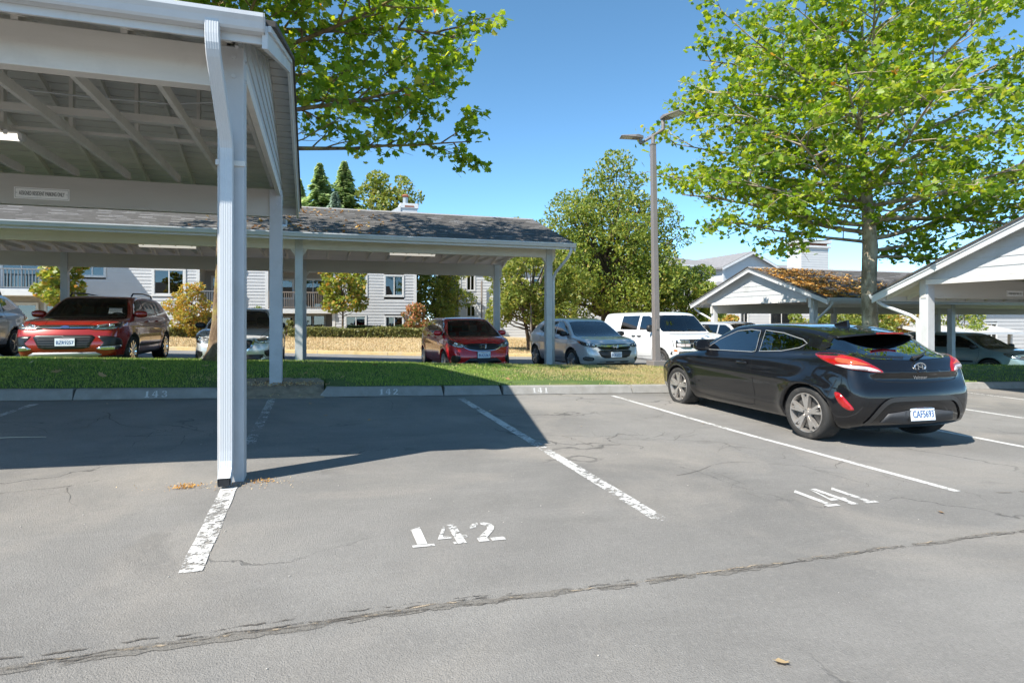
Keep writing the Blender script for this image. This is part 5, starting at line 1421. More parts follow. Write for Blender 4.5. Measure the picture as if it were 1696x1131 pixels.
w_ = [vn.hit((4,y_,z_), FD) for y_, z_ in ((.5,1.24),(.1,1.30),(-.1,1.24),(-.55,1.30))]
MB().tube([(w_[0].x+.02,.5,1.245),(w_[1].x+.03,.1,1.30)], .009, 6).tube([(w_[2].x+.02,-.1,1.245),(w_[3].x+.03,-.55,1.30)], .009, 6).build('wiper', DARK, vn.root)
vn.mirrors(1.02,1.30,DARK,size=(.08,.12,.12)); vn.handles([(.32,1.08),(-.02,1.08)],DARK); vn.wheels('cap',ALLOY_S,0,.22,.66); vn.interior(1,floor=.55,dash=1.0,top=1.60,belt=1.26,back=-2.0,seats=((.45,.45),(.45,-.45)),rear=-.5,hw=.74)
vn.finish((11.75, nose_y(vn,16.4), -.28), ROW+.02, (LS,WS*.97,HS))

# ---- silver SUV cut off by the left edge
sv = generic(dict(name='suv', label='silver SUV cut off by the left edge of the picture', x=(-2.3,2.3), W=1.84, H=1.69, wheels=(1.33,-1.33), r=.35, arch=.40, paint=PSIL, clad=CLAD, clad_z=.33, clad_arch=.04, glass=GLASS_CL,
  low=es.sp['low'], cab=[(1.32,1.02),(.98,1.26),(.62,1.50),(.30,1.615),(-.3,1.675),(-1.0,1.66),(-1.6,1.56),(-1.95,1.36),(-2.16,1.12),(-2.2,.95),(0,.9),(1.1,.92)], wl=SUVW, wc=es.sp['wc'], plan=es.sp['plan'], bow=(.15,.12), flare=.025),
  [(.70,1.10),(.72,1.16),(.58,1.55),(.3,1.575)], [[(.95,1.155),(.10,1.15),(.06,1.53),(.35,1.53),(.62,1.42)],[(.02,1.15),(-.85,1.16),(-.92,1.53),(-.02,1.54)],[(-.99,1.17),(-1.75,1.25),(-1.45,1.46),(-1.02,1.53)]], [(.62,1.15),(.52,1.50)], None)
sv.panel('tail_lamp', [(-2.02,.86,1.10),(-2.2,.72,1.10),(-2.26,.66,.95),(-2.2,.80,.90),(-2.06,.90,.95)], BLD, REDL, .01, .04, .02, curve=3, mirror=True)
sv.panel('headlight', [(2.2,.40,.915),(2.12,.60,.965),(1.98,.80,1.0),(1.86,.88,.93),(2.05,.78,.875),(2.22,.42,.875)], FLD, HLIN, .006, .05, .02, mirror=True)
sv.panel('grille', YZ(*sym([(0,.95),(.45,.94),(.40,.72),(0,.70)])), FD, GRILLE, .006, .08, .02)
sv.strip('door_seam', XZ((.04,.38),(-.75,.38),(-.92,.6),(-.98,.9),(-.95,1.14)), LD, .007, SEAM, mirror=True); sv.strip('door_seam', XZ((1.02,1.12),(1.05,.8),(.92,.40),(.06,.38),(.06,1.12)), LD, .007, SEAM, mirror=True)
for sy in (1,-1): MB().tube([(.25,sy*.58,1.63),(.15,sy*.585,1.70),(-.6,sy*.585,1.725),(-1.35,sy*.57,1.70),(-1.45,sy*.56,1.60)], .017, 8).build('roof_rail', DARK, sv.root, smooth=True)
sv.mirrors(.86,1.16,PSIL); sv.handles([(.20,1.02),(-.72,1.03)],CHROME); sv.wheels('five',ALLOY_S,0,.23,.70); sv.interior(1,floor=.45,dash=.80,top=1.42,belt=1.14,back=-1.9,m=SEAT_L,hw=.64)
sv.finish((-9.05, nose_y(sv,16.2), .42), ROW, (LS,WS,HS))

# ---- teal crossover on the right
PTEAL = car_paint('teal_paint', (.25,.36,.39), .35, .3)
pc = generic(dict(name='crossover', label='teal crossover under the carport at the far right', x=(-2.5,2.5), W=1.98, H=1.69, wheels=(1.48,-1.48), r=.36, arch=.41, paint=PTEAL, clad=CLAD, clad_z=.30, glass=GLASS_DK, wglass=GLASS_CL, wtrim=CHROME,
  low=[(-2.35,.32),(-2.46,.45),(-2.5,.7),(-2.45,1.0),(-2.3,1.10),(-1.2,1.10),(0,1.07),(.8,1.05),(1.2,1.06),(1.7,1.02),(2.15,.92),(2.38,.78),(2.48,.58),(2.45,.40),(2.3,.27),(0,.24),(-2.1,.26)],
  cab=[(1.50,.98),(1.05,1.24),(.60,1.50),(.25,1.62),(-.4,1.68),(-1.3,1.65),(-1.9,1.55),(-2.3,1.25),(-2.42,.98),(0,.9),(1.3,.9)],
  wl=[(0,.84),(.25,.90),(.45,.96),(.7,.985),(.9,.965),(1.05,.92),(1.2,.84),(1.7,.64)], wc=[(.9,.90),(1.1,.86),(1.3,.79),(1.5,.71),(1.68,.63),(1.8,.58)],
  plan=[(-2.8,.7),(-2.5,.85),(-2.2,.95),(-1.5,1),(0,1),(1.5,.99),(2.0,.94),(2.3,.84),(2.5,.72),(2.7,.55)], bow=(.18,.12), flare=.02),
  [(.74,1.07),(.78,1.13),(.62,1.53),(.3,1.56)], [[(1.12,1.10),(.10,1.09),(.06,1.53),(.35,1.53),(.72,1.37)],[(.02,1.09),(-.95,1.10),(-1.0,1.55),(-.02,1.55)],[(-1.05,1.11),(-1.95,1.18),(-1.75,1.46),(-1.07,1.55)]], [(.66,1.2),(.56,1.52)], None)
pc.headlight([(2.36,.56,.84),(2.2,.78,.90),(1.98,.92,.955),(1.92,.94,.90),(2.1,.90,.80),(2.3,.74,.745),(2.40,.58,.75)], FLD, lamps=[((2.22,.76,.83),.06)])
pc.panel('grille', YZ(*sym([(0,.88),(.40,.86),(.42,.76),(.30,.68),(0,.66)])), FD, GRILLE, .006, .07, .02)
pc.panel('fog_surround', [(2.36,.62,.52),(2.2,.86,.53),(2.2,.88,.44),(2.36,.64,.42)], FLD, GRILLE, .005, .05, .02, mirror=True)
pc.panel('side_marker', [(2.15,.94,.53),(1.98,.98,.53),(1.98,.98,.495),(2.15,.94,.495)], FLD, mat('marker_red', (.45,.06,.03), .2, coat=.6), .006, .05, .01, mirror=True)
pc.strip('door_moulding', XZ((.98,.60),(0,.58),(-.95,.60)), LD, .05, DARK, .012, mirror=True)
pc.strip('door_seam', XZ((1.12,1.06),(1.15,.8),(1.02,.40),(.08,.36),(.06,.7),(.08,1.08)), LD, .007, SEAM, mirror=True); pc.strip('door_seam', XZ((.04,.36),(-.85,.38),(-1.0,.7),(-1.02,1.1)), LD, .007, SEAM, mirror=True)
pc.mirrors(.96,1.11,DARK,size=(.10,.13,.09)); pc.handles([(.2,.98),(-.78,.99)],PTEAL); pc.wheels('seven',mat('beige_wheel', (.55,.50,.43), .4, .4),0,.23,.68); pc.interior(1,floor=.45,dash=.9,top=1.42,belt=1.08,back=-2.0,hw=.70)
pc.finish((26.6, 15.9+2.5*1.2, -.93), ROW+.03, (1.2,1.2,1.1))

# ---- silver car glimpsed beyond the van
fs = generic(dict(name='suv', label='silver car glimpsed between the van and the mossy carport', x=(-2.245,2.275), W=1.84, H=1.68, wheels=(1.345,-1.345), r=.35, arch=.395, paint=PGRY, glass=GLASS_DK, wglass=GLASS_DK, h=.045,
  low=es.sp['low'], cab=es.sp['cab'], wl=SUVW, wc=es.sp['wc'], plan=es.sp['plan'], bow=(.15,.10), flare=.02),
  [(.70,1.10),(.72,1.16),(.58,1.55),(.3,1.575)], [[(.95,1.155),(.10,1.15),(.06,1.53),(.35,1.53),(.62,1.42)],[(.02,1.15),(-.85,1.16),(-.92,1.55),(-.02,1.54)]], [(.62,1.2),(.52,1.55)], None)
fs.panel('headlight', [(2.2,.40,.915),(2.12,.60,.965),(1.98,.80,1.0),(1.86,.88,.93),(2.05,.78,.875),(2.22,.42,.875)], FLD, HLIN, .006, .05, .02, mirror=True)
fs.mirrors(.86,1.16,DARK); fs.wheels('five',ALLOY_S,0,.23,.70); fs.interior(1,floor=.45,dash=.80,top=1.42,belt=1.14,back=-1.9,hw=.64)
fs.finish((16.4, 21.0, -.40), ROW+.05, (LS,WS,HS))
# ------------------------------------------------------------------ trees and shrubs
BARK = bpy.data.materials.new('plane_tree_bark'); N, L, B = nodes_of(BARK)
c = mixrgb(N, L, ramp(N, L, noise(N, L, 3.5, 5, .6, stretch=(1, 1, .45)), .42, .60), (.19, .145, .095), (.42, .36, .27))
c = mixrgb(N, L, ramp(N, L, noise(N, L, 9, 5, .7), .55, .7, 0, .8), c, (.12, .10, .07))
L.new(c, B.inputs['Base Color']); B.inputs['Roughness'].default_value = .9; bump(N, L, B, noise(N, L, 20, 5, .7), .6, .03)
BARK_D = mat('dark_bark', (.09, .065, .045), .95, var=.35, vscale=6, bmp=.7, bscale=18, stretch=(1, 1, .3))
BARK_M = bpy.data.materials.new('mossy_bark'); N, L, B = nodes_of(BARK_M)
c = mixrgb(N, L, ramp(N, L, noise(N, L, 5, 5, .65, stretch=(1, 1, .4)), .4, .62), (.12, .075, .042), (.24, .165, .10))
c = mixrgb(N, L, ramp(N, L, noise(N, L, 2.2, 5, .7), .50, .62, 0, .9), c, (.24, .20, .04))
L.new(c, B.inputs['Base Color']); B.inputs['Roughness'].default_value = .95; bump(N, L, B, noise(N, L, 22, 5, .7), .7, .04)

LEAF_SYC = leaf_mat('sycamore_leaf', [(0, (.10, .19, .022)), (.35, (.17, .28, .030)), (.70, (.27, .37, .042)), (.95, (.40, .46, .06)), (.995, (.50, .46, .08)), (1, (.45, .16, .05))], .52)
LEAF_MID = leaf_mat('broadleaf', [(0, (.095, .15, .027)), (.4, (.165, .23, .04)), (.75, (.26, .31, .055)), (.96, (.37, .37, .08)), (1, (.42, .31, .09))], .42)
LEAF_DK = leaf_mat('dark_leaf', [(0, (.030, .055, .014)), (.6, (.06, .095, .02)), (1, (.10, .13, .03))], .3)
LEAF_LT = leaf_mat('light_leaf', [(0, (.12, .17, .03)), (.5, (.20, .25, .05)), (.85, (.30, .31, .07)), (1, (.45, .38, .10))], .45)
LEAF_MAP = leaf_mat('maple_leaf', [(0, (.13, .19, .03)), (.5, (.22, .27, .05)), (.8, (.36, .34, .06)), (1, (.50, .28, .08))], .45)
LEAF_RED = leaf_mat('red_tip_leaf', [(0, (.10, .14, .03)), (.3, (.20, .20, .05)), (.55, (.40, .20, .08)), (1, (.55, .24, .12))], .35)
LEAF_OR = leaf_mat('turning_leaf', [(0, (.22, .26, .05)), (.45, (.40, .36, .08)), (1, (.55, .30, .07))], .4)
NEEDLE = leaf_mat('needles', [(0, (.20, .30, .13)), (.6, (.32, .42, .18)), (1, (.44, .50, .23))], .5)
NEEDLE_B = leaf_mat('blue_needles', [(0, (.24, .32, .25)), (1, (.38, .46, .36))], .35)
HEDGE = leaf_mat('hedge_leaf', [(0, (.10, .12, .035)), (.6, (.19, .20, .06)), (1, (.30, .27, .10))], .3)
BOXH = leaf_mat('clipped_hedge_leaf', [(0, (.018, .040, .012)), (1, (.05, .085, .02))], .2)

def lobed():
    """palmate leaf outline, centre first, slight fold"""
    o = [(0, -.45), (.16, -.30), (.50, -.34), (.40, -.10), (.62, .12), (.34, .16), (.30, .30), (0, .62), (-.30, .30), (-.34, .16), (-.62, .12), (-.40, -.10), (-.50, -.34), (-.16, -.30)]
    V = [(0, 0, 0)] + [(x, y, -.10*abs(x) - .06*y*y + .03*((i % 3)-1)) for i, (x, y) in enumerate(o)]
    F = [(0, i+1, (i+1) % len(o)+1) for i in range(len(o))]
    return np.array(V, float), np.array(F)
def oval():
    V = [(0, -.5, 0), (.26, -.1, -.05), (.20, .25, -.04), (0, .55, -.08), (-.20, .25, -.04), (-.26, -.1, -.05)]
    return np.array(V, float), np.array([(0, 1, 2), (0, 2, 3), (0, 3, 4), (0, 4, 5)])
def quad():
    V = [(0, -.5, 0), (.34, .05, -.06), (0, .5, -.05), (-.34, .05, -.06)]
    return np.array(V, float), np.array([(0, 1, 2), (0, 2, 3)])
LOBED, OVAL, QUAD = lobed(), oval(), quad()

def rand_rot(n, tilt, droop=0.0):
    """rotation matrices: leaf normal roughly up with given tilt spread"""
    yaw = rng.uniform(0, 2*PI, n); tx = rng.normal(droop, tilt, n); ty = rng.normal(0, tilt, n)
    cy, sy = np.cos(yaw), np.sin(yaw); cx, sx = np.cos(tx), np.sin(tx); cz, sz = np.cos(ty), np.sin(ty)
    Z = np.zeros(n); O = np.ones(n)
    Rz = np.stack([cy, -sy, Z, sy, cy, Z, Z, Z, O], 1).reshape(n, 3, 3)
    Rx = np.stack([O, Z, Z, Z, cx, -sx, Z, sx, cx], 1).reshape(n, 3, 3)
    Ry = np.stack([cz, Z, sz, Z, O, Z, -sz, Z, cz], 1).reshape(n, 3, 3)
    return Rz@Rx@Ry
def leaves_mesh(name, P, size, shape, tilt=.7, R=None):
    V0, F0 = shape; n = len(P)
    if R is None: R = rand_rot(n, tilt, .35)
    V = np.einsum('nij,kj->nki', R, V0)*size[:, None, None] + P[:, None, :]
    F = (np.arange(n)[:, None, None]*len(V0) + F0[None]).reshape(-1, 3)
    return np_mesh(name, V.reshape(-1, 3), F)

def proj_uv(P):
    s, c_ = math.sin(YAW), math.cos(YAW)
    d = P[:, 0]*s + P[:, 1]*c_; l = P[:, 0]*c_ - P[:, 1]*s
    return 848+1000*l/d, 530-1000*(P[:, 2]-EYE)/d, d

def curve_pts(p, d, ln, n, wander, up, rnd):
    pts = [Vector(p)]; d = Vector(d).normalized()
    for i in range(n):
        d = (d + Vector((rnd.uniform(-1, 1), rnd.uniform(-1, 1), rnd.uniform(-1, 1)))*wander + Vector((0, 0, up))).normalized()
        pts.append(pts[-1] + d*(ln/n))
    return pts
def big_tree(label, base, trunk_pts, trunk_r, limbs, bark, leafm, seed, leaf_size, per_twig, zone=None, singles=300, sub=(7, 5), clip=None, limb_up=.02, cat='tree', group='plane trees in the grass strip', keep=None):
    """limbs: (height fraction along trunk, direction, length, radius)"""
    rnd = random.Random(seed); R = empty('tree', base); tag(R, label, cat, group)
    tp = [Vector(p) for p in trunk_pts]; m = MB(); m.tube(tp, trunk_r, 14)
    tr = m.build('trunk', bark, R, smooth=True)
    bm_ = MB(); LP = []
    tl = [0]
    for i in range(len(tp)-1): tl.append(tl[-1]+(tp[i+1]-tp[i]).length)
    def at(fr):
        q = fr*tl[-1]
        for i in range(len(tp)-1):
            if q <= tl[i+1]+1e-6: t = (q-tl[i])/(tl[i+1]-tl[i]); return tp[i].lerp(tp[i+1], t)
        return tp[-1]
    limb_objs = []
    for fr, d, ln, r0 in limbs:
        lm = MB(); p0 = at(fr); pts = curve_pts(p0, d, ln, 8, .10, limb_up, rnd)
        lm.tube(pts, [r0*(1-.8*i/8) for i in range(9)], 8)
        lm.build('limb', bark, R, smooth=True)
        ns = max(3, int(sub[0]*ln/4))
        for k in range(ns):
            t = .12 + .88*(k+rnd.random()*.7)/ns; i = min(7, int(t*8)); q = pts[i].lerp(pts[min(8, i+1)], t*8-i if t*8-i <= 1 else 1)
            ax = (pts[min(8, i+1)]-pts[i]).normalized()
            side = ax.cross(Vector((0, 0, 1))).normalized()*(1 if k % 2 else -1)
            dd = ax*.55 + side*rnd.uniform(.4, 1.0) + Vector((0, 0, rnd.uniform(-.25, .55)))
            l2 = ln*rnd.uniform(.20, .40)*(1.15-.45*t); p2 = curve_pts(q, dd, l2, 5, .16, .0, rnd)
            bm_.tube(p2, [max(.006, r0*.34*(1-.8*j/5)) for j in range(6)], 5, cap=False)
            for w in range(sub[1]):
                t2 = .25 + .75*(w+rnd.random())/sub[1]; j = min(4, int(t2*5)); q2 = p2[j].lerp(p2[j+1], min(1, t2*5-j))
                a2 = (p2[j+1]-p2[j]).normalized(); s2 = a2.cross(Vector((0, 0, 1))); s2 = (s2.normalized() if s2.length > 1e-4 else Vector((1, 0, 0)))*(1 if w % 2 else -1)
                d3 = a2*.6 + s2*rnd.uniform(.3, 1) + Vector((0, 0, rnd.uniform(-.5, .45)))
                p3 = curve_pts(q2, d3, rnd.uniform(.35, .75)*min(1, l2*.8+.3), 3, .2, -.03, rnd)
                bm_.tube(p3, [.008, .006, .005, .003], 4, cap=False)
                for _ in range(per_twig):
                    u = rnd.random()**.7; f = min(2, int(u*3)); b_ = p3[f].lerp(p3[f+1], u*3-f)
                    LP.append(b_ + Vector((rnd.gauss(0, .10), rnd.gauss(0, .10), rnd.gauss(-.04, .08))))
    bo = bm_.build('branches', bark, R, smooth=True); bo['kind'] = 'stuff'
    P = np.array([tuple(p) for p in LP]); Pw = P + np.array(base)
    if keep is not None:
        k = keep(Pw); P = P[k]; Pw = Pw[k]
    size = leaf_size*rng.uniform(.6, 1.25, len(P)); Rm = rand_rot(len(P), .6, .45)
    u, v, d = proj_uv(Pw)
    vis = (u > 0) & (u < 1696) & (v > 0) & (v < 600) & (d > 1)
    sc = np.where(vis, size/d, 0); order = np.argsort(-sc)
    top = order[:singles]; rest = order[singles:]
    if singles:
        V0, F0 = LOBED; lm_ = np_mesh('leaf', V0, F0); lm_.materials.append(leafm)
        for i in top:
            o = bpy.data.objects.new('leaf', lm_); C.objects.link(o); o.parent = R
            M = Matrix([list(r_) for r_ in Rm[i]]).to_4x4(); o.matrix_local = Matrix.Translation(Vector(P[i]))@M@Matrix.Scale(float(size[i]), 4)
    f = link('crown', leaves_mesh('crown', P[rest], size[rest], LOBED, R=Rm[rest]), leafm, R); f['kind'] = 'stuff'
    return R, P

# left plane tree: trunk behind the near post, boughs reaching out over the carport
rnd = random.Random(5)
lb = []
base = (-1.93, 13.6, lawnz(-1.93, 13.6)-.05)
tp = [(0, 0, 0), (.02, 0, .25), (.05, 0, .8), (.09, .02, 1.8), (.12, .03, 3.0), (.10, .0, 4.4), (.05, -.05, 6.0), (0, .05, 7.6), (.1, .1, 9.2), (.1, .1, 10.6)]
trr = [.33, .235, .18, .155, .145, .135, .12, .09, .06, .03]
for fr, az, up, ln, r in ((.40, 8, .02, 6.6, .060), (.45, -12, .10, 6.0, .065), (.50, 20, .12, 6.2, .075), (.55, -30, .16, 5.6, .065), (.57, 35, .22, 5.4, .06), (.62, 2, .18, 6.4, .08), (.66, -55, .22, 4.8, .06), (.68, -18, .25, 5.8, .07), (.74, 25, .3, 5.4, .06), (.78, -8, .38, 5.4, .06), (.84, -40, .45, 4.4, .05), (.86, 40, .5, 4.4, .05), (.93, 5, .7, 4.0, .045), (.60, -88, .12, 3.6, .05), (.66, -105, .2, 3.4, .05), (.70, -78, .25, 3.8, .05), (.76, -95, .35, 3.6, .05), (.56, -62, .15, 4.4, .05),
                        (.44, 100, .15, 4.6, .06), (.50, 175, .12, 4.8, .06), (.56, 140, .2, 4.6, .06), (.60, -150, .22, 4.4, .05), (.70, -120, .3, 4.2, .05), (.76, 160, .4, 3.8, .05), (.82, 95, .45, 3.6, .05), (.9, -100, .6, 3.0, .04), (.96, 180, .9, 2.6, .04)):
    a = math.radians(az); lb.append((fr+.02, (math.cos(a), math.sin(a), up), ln*.80, r))
def keepL(Pw):
    # the lowest bough is almost bare near the trunk, crown starts above the carport roofs
    return (Pw[:, 2] > 4.6) & ~((Pw[:, 2] < 5.6) & (Pw[:, 0] < .6)) & ((Pw[:, 1] < 14.6) | (rng.random(len(Pw)) < .42))
TL, PL_ = big_tree('large plane tree behind the near post, boughs above the left carport', base, tp, trr, lb, BARK_M, LEAF_SYC, 21, .155, 13, singles=300, sub=(9, 6), limb_up=.004, keep=keepL)

# right plane tree
base = (14.12, 12.5, lawnz(14.12, 12.5)-.05)
tp = [(0, 0, 0), (0, 0, .3), (.02, 0, 1.2), (.0, .02, 2.4), (.02, 0, 3.4), (.0, .05, 4.3), (-.15, .0, 5.2), (-.25, .05, 6.4), (-.3, .0, 7.8), (-.25, 0, 9.4)]
trr = [.32, .24, .20, .185, .19, .155, .125, .09, .06, .03]
lb = []
r2 = random.Random(3)
for i in range(34):
    fr = .38 + .60*i/33; az = i*137.5 + r2.uniform(-15, 15); up = .05 + (fr-.38)*1.0 + r2.uniform(-.05, .1)
    ln = 4.9*(1-((fr-.50)/.62)**2 if fr > .50 else 1)*r2.uniform(.85, 1.1)
    a = math.radians(az); lb.append((fr, (math.cos(a), math.sin(a), up), max(2.0, ln), .075*(1.15-fr*.7)))
for fr, az, up, ln, r in ((.37, 165, .06, 4.4, .05), (.325, -22, .06, 2.6, .045), (.345, -14, .16, 2.8, .05), (.42, 172, .02, 5.2, .07), (.44, -10, .08, 5.0, .08), (.47, 188, .03, 5.0, .06), (.52, 150, .10, 5.0, .07), (.56, 190, .12, 4.9, .07), (.62, 170, .22, 4.8, .06), (.7, 185, .3, 4.8, .06), (.78, 160, .4, 4.4, .05)):
    a = math.radians(az); lb.append((fr, (math.cos(a), math.sin(a), up), ln, r))
TR, PR_ = big_tree('tall plane tree with pale trunk behind the black coupe', base, tp, trr, lb, BARK, LEAF_SYC, 33, .132, 13, singles=300, sub=(9, 6), limb_up=.01, keep=lambda P: (P[:, 2] > 3.0) & ((P[:, 1] < 13.9) | (rng.random(len(P)) < .5)))

def leafy(name, label, base, h0, h1, rx, ry, n, size, leafm, bark=BARK_D, seed=1, trunk_r=.12, stems=1, shape=OVAL, cat='tree', group=None, lean=0, lumps=26, top_thin=.35, fill=.55):
    """crown from many overlapping leaf clumps hung on real branches; uneven outline"""
    rnd = random.Random(seed); r_ = np.random.default_rng(seed)
    R = empty(name, base); tag(R, label, cat, group)
    H = h1-h0; tr = MB(); br = MB(); cl = []
    for s_ in range(stems):
        a = 2*PI*s_/max(1, stems)+.5; sp = .0 if stems == 1 else .25*rx
        pts = [(0 if stems == 1 else .10*math.cos(a), 0 if stems == 1 else .10*math.sin(a), -.1)]
        for i in range(1, 7):
            t = i/6; pts.append((sp*t*math.cos(a)+lean*t+rnd.uniform(-.05, .05)*rx*t, sp*t*math.sin(a)+rnd.uniform(-.05, .05)*rx*t, (h0+H*.72)*t))
        tr.tube(pts, [trunk_r*(1-.8*i/6)/(1 if stems == 1 else 1.3) for i in range(7)], 8)
    if trunk_r > 0: tr.build('trunk', bark, R, smooth=True)
    for k in range(lumps):
        t = (k+.5)/lumps; zz = h0+H*(.06+.90*t)
        prof = math.sin(PI*min(1, max(0, .12+.80*((zz-h0)/H))))**.75
        az = k*2.4+rnd.uniform(-.5, .5); rad = prof*rnd.uniform(.35, .95)
        c_ = Vector((lean+rx*rad*math.cos(az), ry*rad*math.sin(az), zz))
        cl.append((c_, (.26+.22*rnd.random())*min(rx, H*.5)*(1-.35*t)))
        if trunk_r > 0:
            q = Vector((lean*.5, 0, h0*.7+(zz-h0)*.55)); mid = q.lerp(c_, .5)+Vector((0, 0, -.08*H*.3))
            br.tube([q, mid, c_], [trunk_r*.34, trunk_r*.22, trunk_r*.08], 5, cap=False)
    if trunk_r > 0: bb_ = br.build('branches', bark, R, smooth=True); bb_['kind'] = 'stuff'
    w = np.array([c_[1]**2 for c_ in cl]); w /= w.sum(); idx = r_.choice(len(cl), n, p=w)
    cc = np.array([tuple(c_[0]) for c_ in cl]); rr = np.array([c_[1] for c_ in cl])
    dv = r_.normal(size=(n, 3)); dv /= np.linalg.norm(dv, axis=1, keepdims=True)
    rad = r_.uniform(fill, 1.06, n)**.6
    P = cc[idx] + dv*(rr[idx]*rad)[:, None]*np.array([1.15, 1.15, .72])
    P[:, 2] += r_.normal(0, .03, n)
    sz = size*r_.uniform(.6, 1.3, n)
    f = link('crown', leaves_mesh('crown', P, sz, shape, tilt=.75), leafm, R); f['kind'] = 'stuff'
    return R
def hz(x, y): return hillz(x, y)

leafy('tree', 'big dark green tree with wispy top behind the white van', (16.6, 33.0, hz(16.6, 33)), 2.2, 9.3, 5.3, 4.0, 44000, .18, LEAF_MID, seed=3, trunk_r=.42, lumps=75, lean=.2)
leafy('tree_spray', '', (0, 0, 0), 1, 2, 1, 1, 10, .1, LEAF_MID) if False else None
leafy('tree', 'wide dark tree beside the mossy carport gable', (22.4, 33.5, hz(22.4, 33.5)), .6, 5.4, 3.4, 2.6, 14000, .22, LEAF_MID, seed=4, trunk_r=.2, lumps=36)
leafy('tree', 'low spreading tree with forked trunk behind the silver crossover', (10.7, 30.0, lot2z(10.7, 27)-.1), 1.6, 5.6, 2.9, 2.2, 15000, .17, LEAF_LT, seed=5, trunk_r=.17, stems=3, lumps=40)
leafy('tree', 'sparse thin treetop rising above the big dark tree', (17.6, 33.6, hz(17.6, 33)), 8.2, 12.2, 2.2, 1.8, 2600, .22, LEAF_MID, seed=8, trunk_r=.10, lumps=22, top_thin=.8)
leafy('tree', 'bright green tree between the two grey buildings', (8.6, 46.0, .3), 1.2, 6.2, 2.6, 2.0, 9000, .22, LEAF_LT, seed=6, trunk_r=.14, lumps=30)
leafy('tree', 'slender young maple in front of the grey siding', (1.45, 38.0, hz(1.45, 38)), 1.5, 4.4, 1.75, 1.3, 2600, .17, LEAF_MAP, seed=7, trunk_r=.075, lumps=22, shape=LOBED)
leafy('tree', 'yellow-green sapling at the far left beside a carport post', (-10.3, 30.0, hz(-10.3, 30)), 1.3, 4.6, 1.2, 1.0, 2400, .16, LEAF_MAP, seed=9, trunk_r=.05, lumps=18, shape=LOBED)
leafy('shrub', 'red-tipped shrub between the dark red SUV and the grey sedan', (-6.4, 35.5, hz(-6.4, 35.5)), .1, 2.9, 1.25, 1.0, 4200, .15, LEAF_OR, seed=10, trunk_r=.05, stems=4, cat='shrub', lumps=22)
leafy('shrub', 'rusty orange shrub at the corner of the grey building', (5.95, 38.8, hz(5.95, 38.8)), .1, 2.1, .95, .8, 3200, .15, LEAF_RED, seed=11, trunk_r=.05, stems=3, cat='shrub', lumps=20)
leafy('shrub', 'small bush beside the balcony behind the grey sedan', (-3.4, 38.6, hz(-3.4, 38.6)), .1, 1.7, .8, .6, 1600, .14, LEAF_MID, seed=12, trunk_r=.04, stems=3, cat='shrub', lumps=12)
leafy('shrub', 'round bush left of the balcony, half behind a carport post', (-1.75, 37.2, hz(-1.75, 37)), .05, .95, .75, .6, 1700, .12, HEDGE, seed=13, trunk_r=.03, stems=3, cat='shrub', lumps=12)
for i, (x, y, h, r, lab, mt) in enumerate(((26.5, 27.0, 2.6, 2.4, 'bright green bush behind the pale tree trunk', LEAF_LT), (30.5, 28.5, 3.0, 2.2, 'green bush behind the coupe roof', LEAF_LT), (38, 32, 4.0, 2.4, 'orange-tinged tree beyond the right carport', LEAF_OR), (43, 31, 3.6, 2.6, 'leafy tree at the right edge beyond the carport posts', LEAF_MID), (20.8, 27.4, 2.4, 1.5, 'yellowish bush under the gable of the mossy carport', LEAF_OR), (34.5, 30.5, 3.2, 2.0, 'green tree beside the low far roof', LEAF_LT))):
    leafy('shrub' if 'bush' in lab else 'tree', lab, (x, y, -.8), .2, h, r, r*.8, 4200, .2, mt, seed=40+i, trunk_r=.08, stems=3, cat='shrub' if 'bush' in lab else 'tree', lumps=24)

def conifer(label, base, h, r, seed, leafm, n=7000):
    rnd = np.random.default_rng(seed); R = empty('conifer', base); tag(R, label, 'conifer', 'conifers on the skyline')
    MB().tube([(0, 0, 0), (0, 0, h*.5), (0, 0, h)], [.35, .2, .02], 8).build('trunk', BARK_D, R, smooth=True)
    t = rnd.random(n)**.8; z = h*(.10+.90*t); az = rnd.uniform(0, 2*PI, n)
    whorl = .62+.38*np.sin(z*2.6+np.round(az*1.4)*2.1+rnd.normal(0, .35, n)); rad = r*(1-t)**.85*whorl*rnd.uniform(.55, 1.05, n)+.05
    cell = (np.floor(z/1.3)*13+np.floor(az/(2*PI/7)+z*.13)).astype(int); lob = np.random.default_rng(seed+77).uniform(.45, 1.25, 4000)[cell % 4000]; rad = rad*lob
    P = np.stack([rad*np.cos(az), rad*np.sin(az), z-.25*rad], 1)
    Rm = np.zeros((n, 3, 3)); d = np.stack([np.cos(az), np.sin(az), np.full(n, -.25)], 1); d /= np.linalg.norm(d, axis=1, keepdims=True)
    up = np.tile([0, 0, 1.], (n, 1)) + rnd.normal(0, .35, (n, 3)); s_ = np.cross(d, up); s_ /= np.linalg.norm(s_, axis=1, keepdims=True); nn = np.cross(s_, d)
    Rm = np.stack([s_, d, nn], 2)
    f = link('crown', leaves_mesh('crown', P, rnd.uniform(.5, 1.1, n), QUAD, R=Rm), leafm, R); f['kind'] = 'stuff'
conifer('left of the two tall pointed conifers on the skyline', (.3, 90, 0), 23.6, 9.0, 1, NEEDLE, 12000)
conifer('right of the two tall pointed conifers on the skyline', (3.7, 91, 0), 24.4, 8.6, 2, NEEDLE, 12000)
conifer('bluish conifer low between the two tall conifers', (2.2, 84, 0), 18.4, 5.4, 3, NEEDLE_B, 7000)
conifer('shorter conifer half hidden by the near carport edge', (-2.6, 92, 0), 21.6, 6.2, 4, NEEDLE, 9000)
leafy('tree', 'pale olive broad tree on the skyline left of the chimney', (9.4, 88, 0), 8, 22.6, 5.2, 4.6, 9000, .55, LEAF_LT, seed=61, trunk_r=.4, lumps=44)
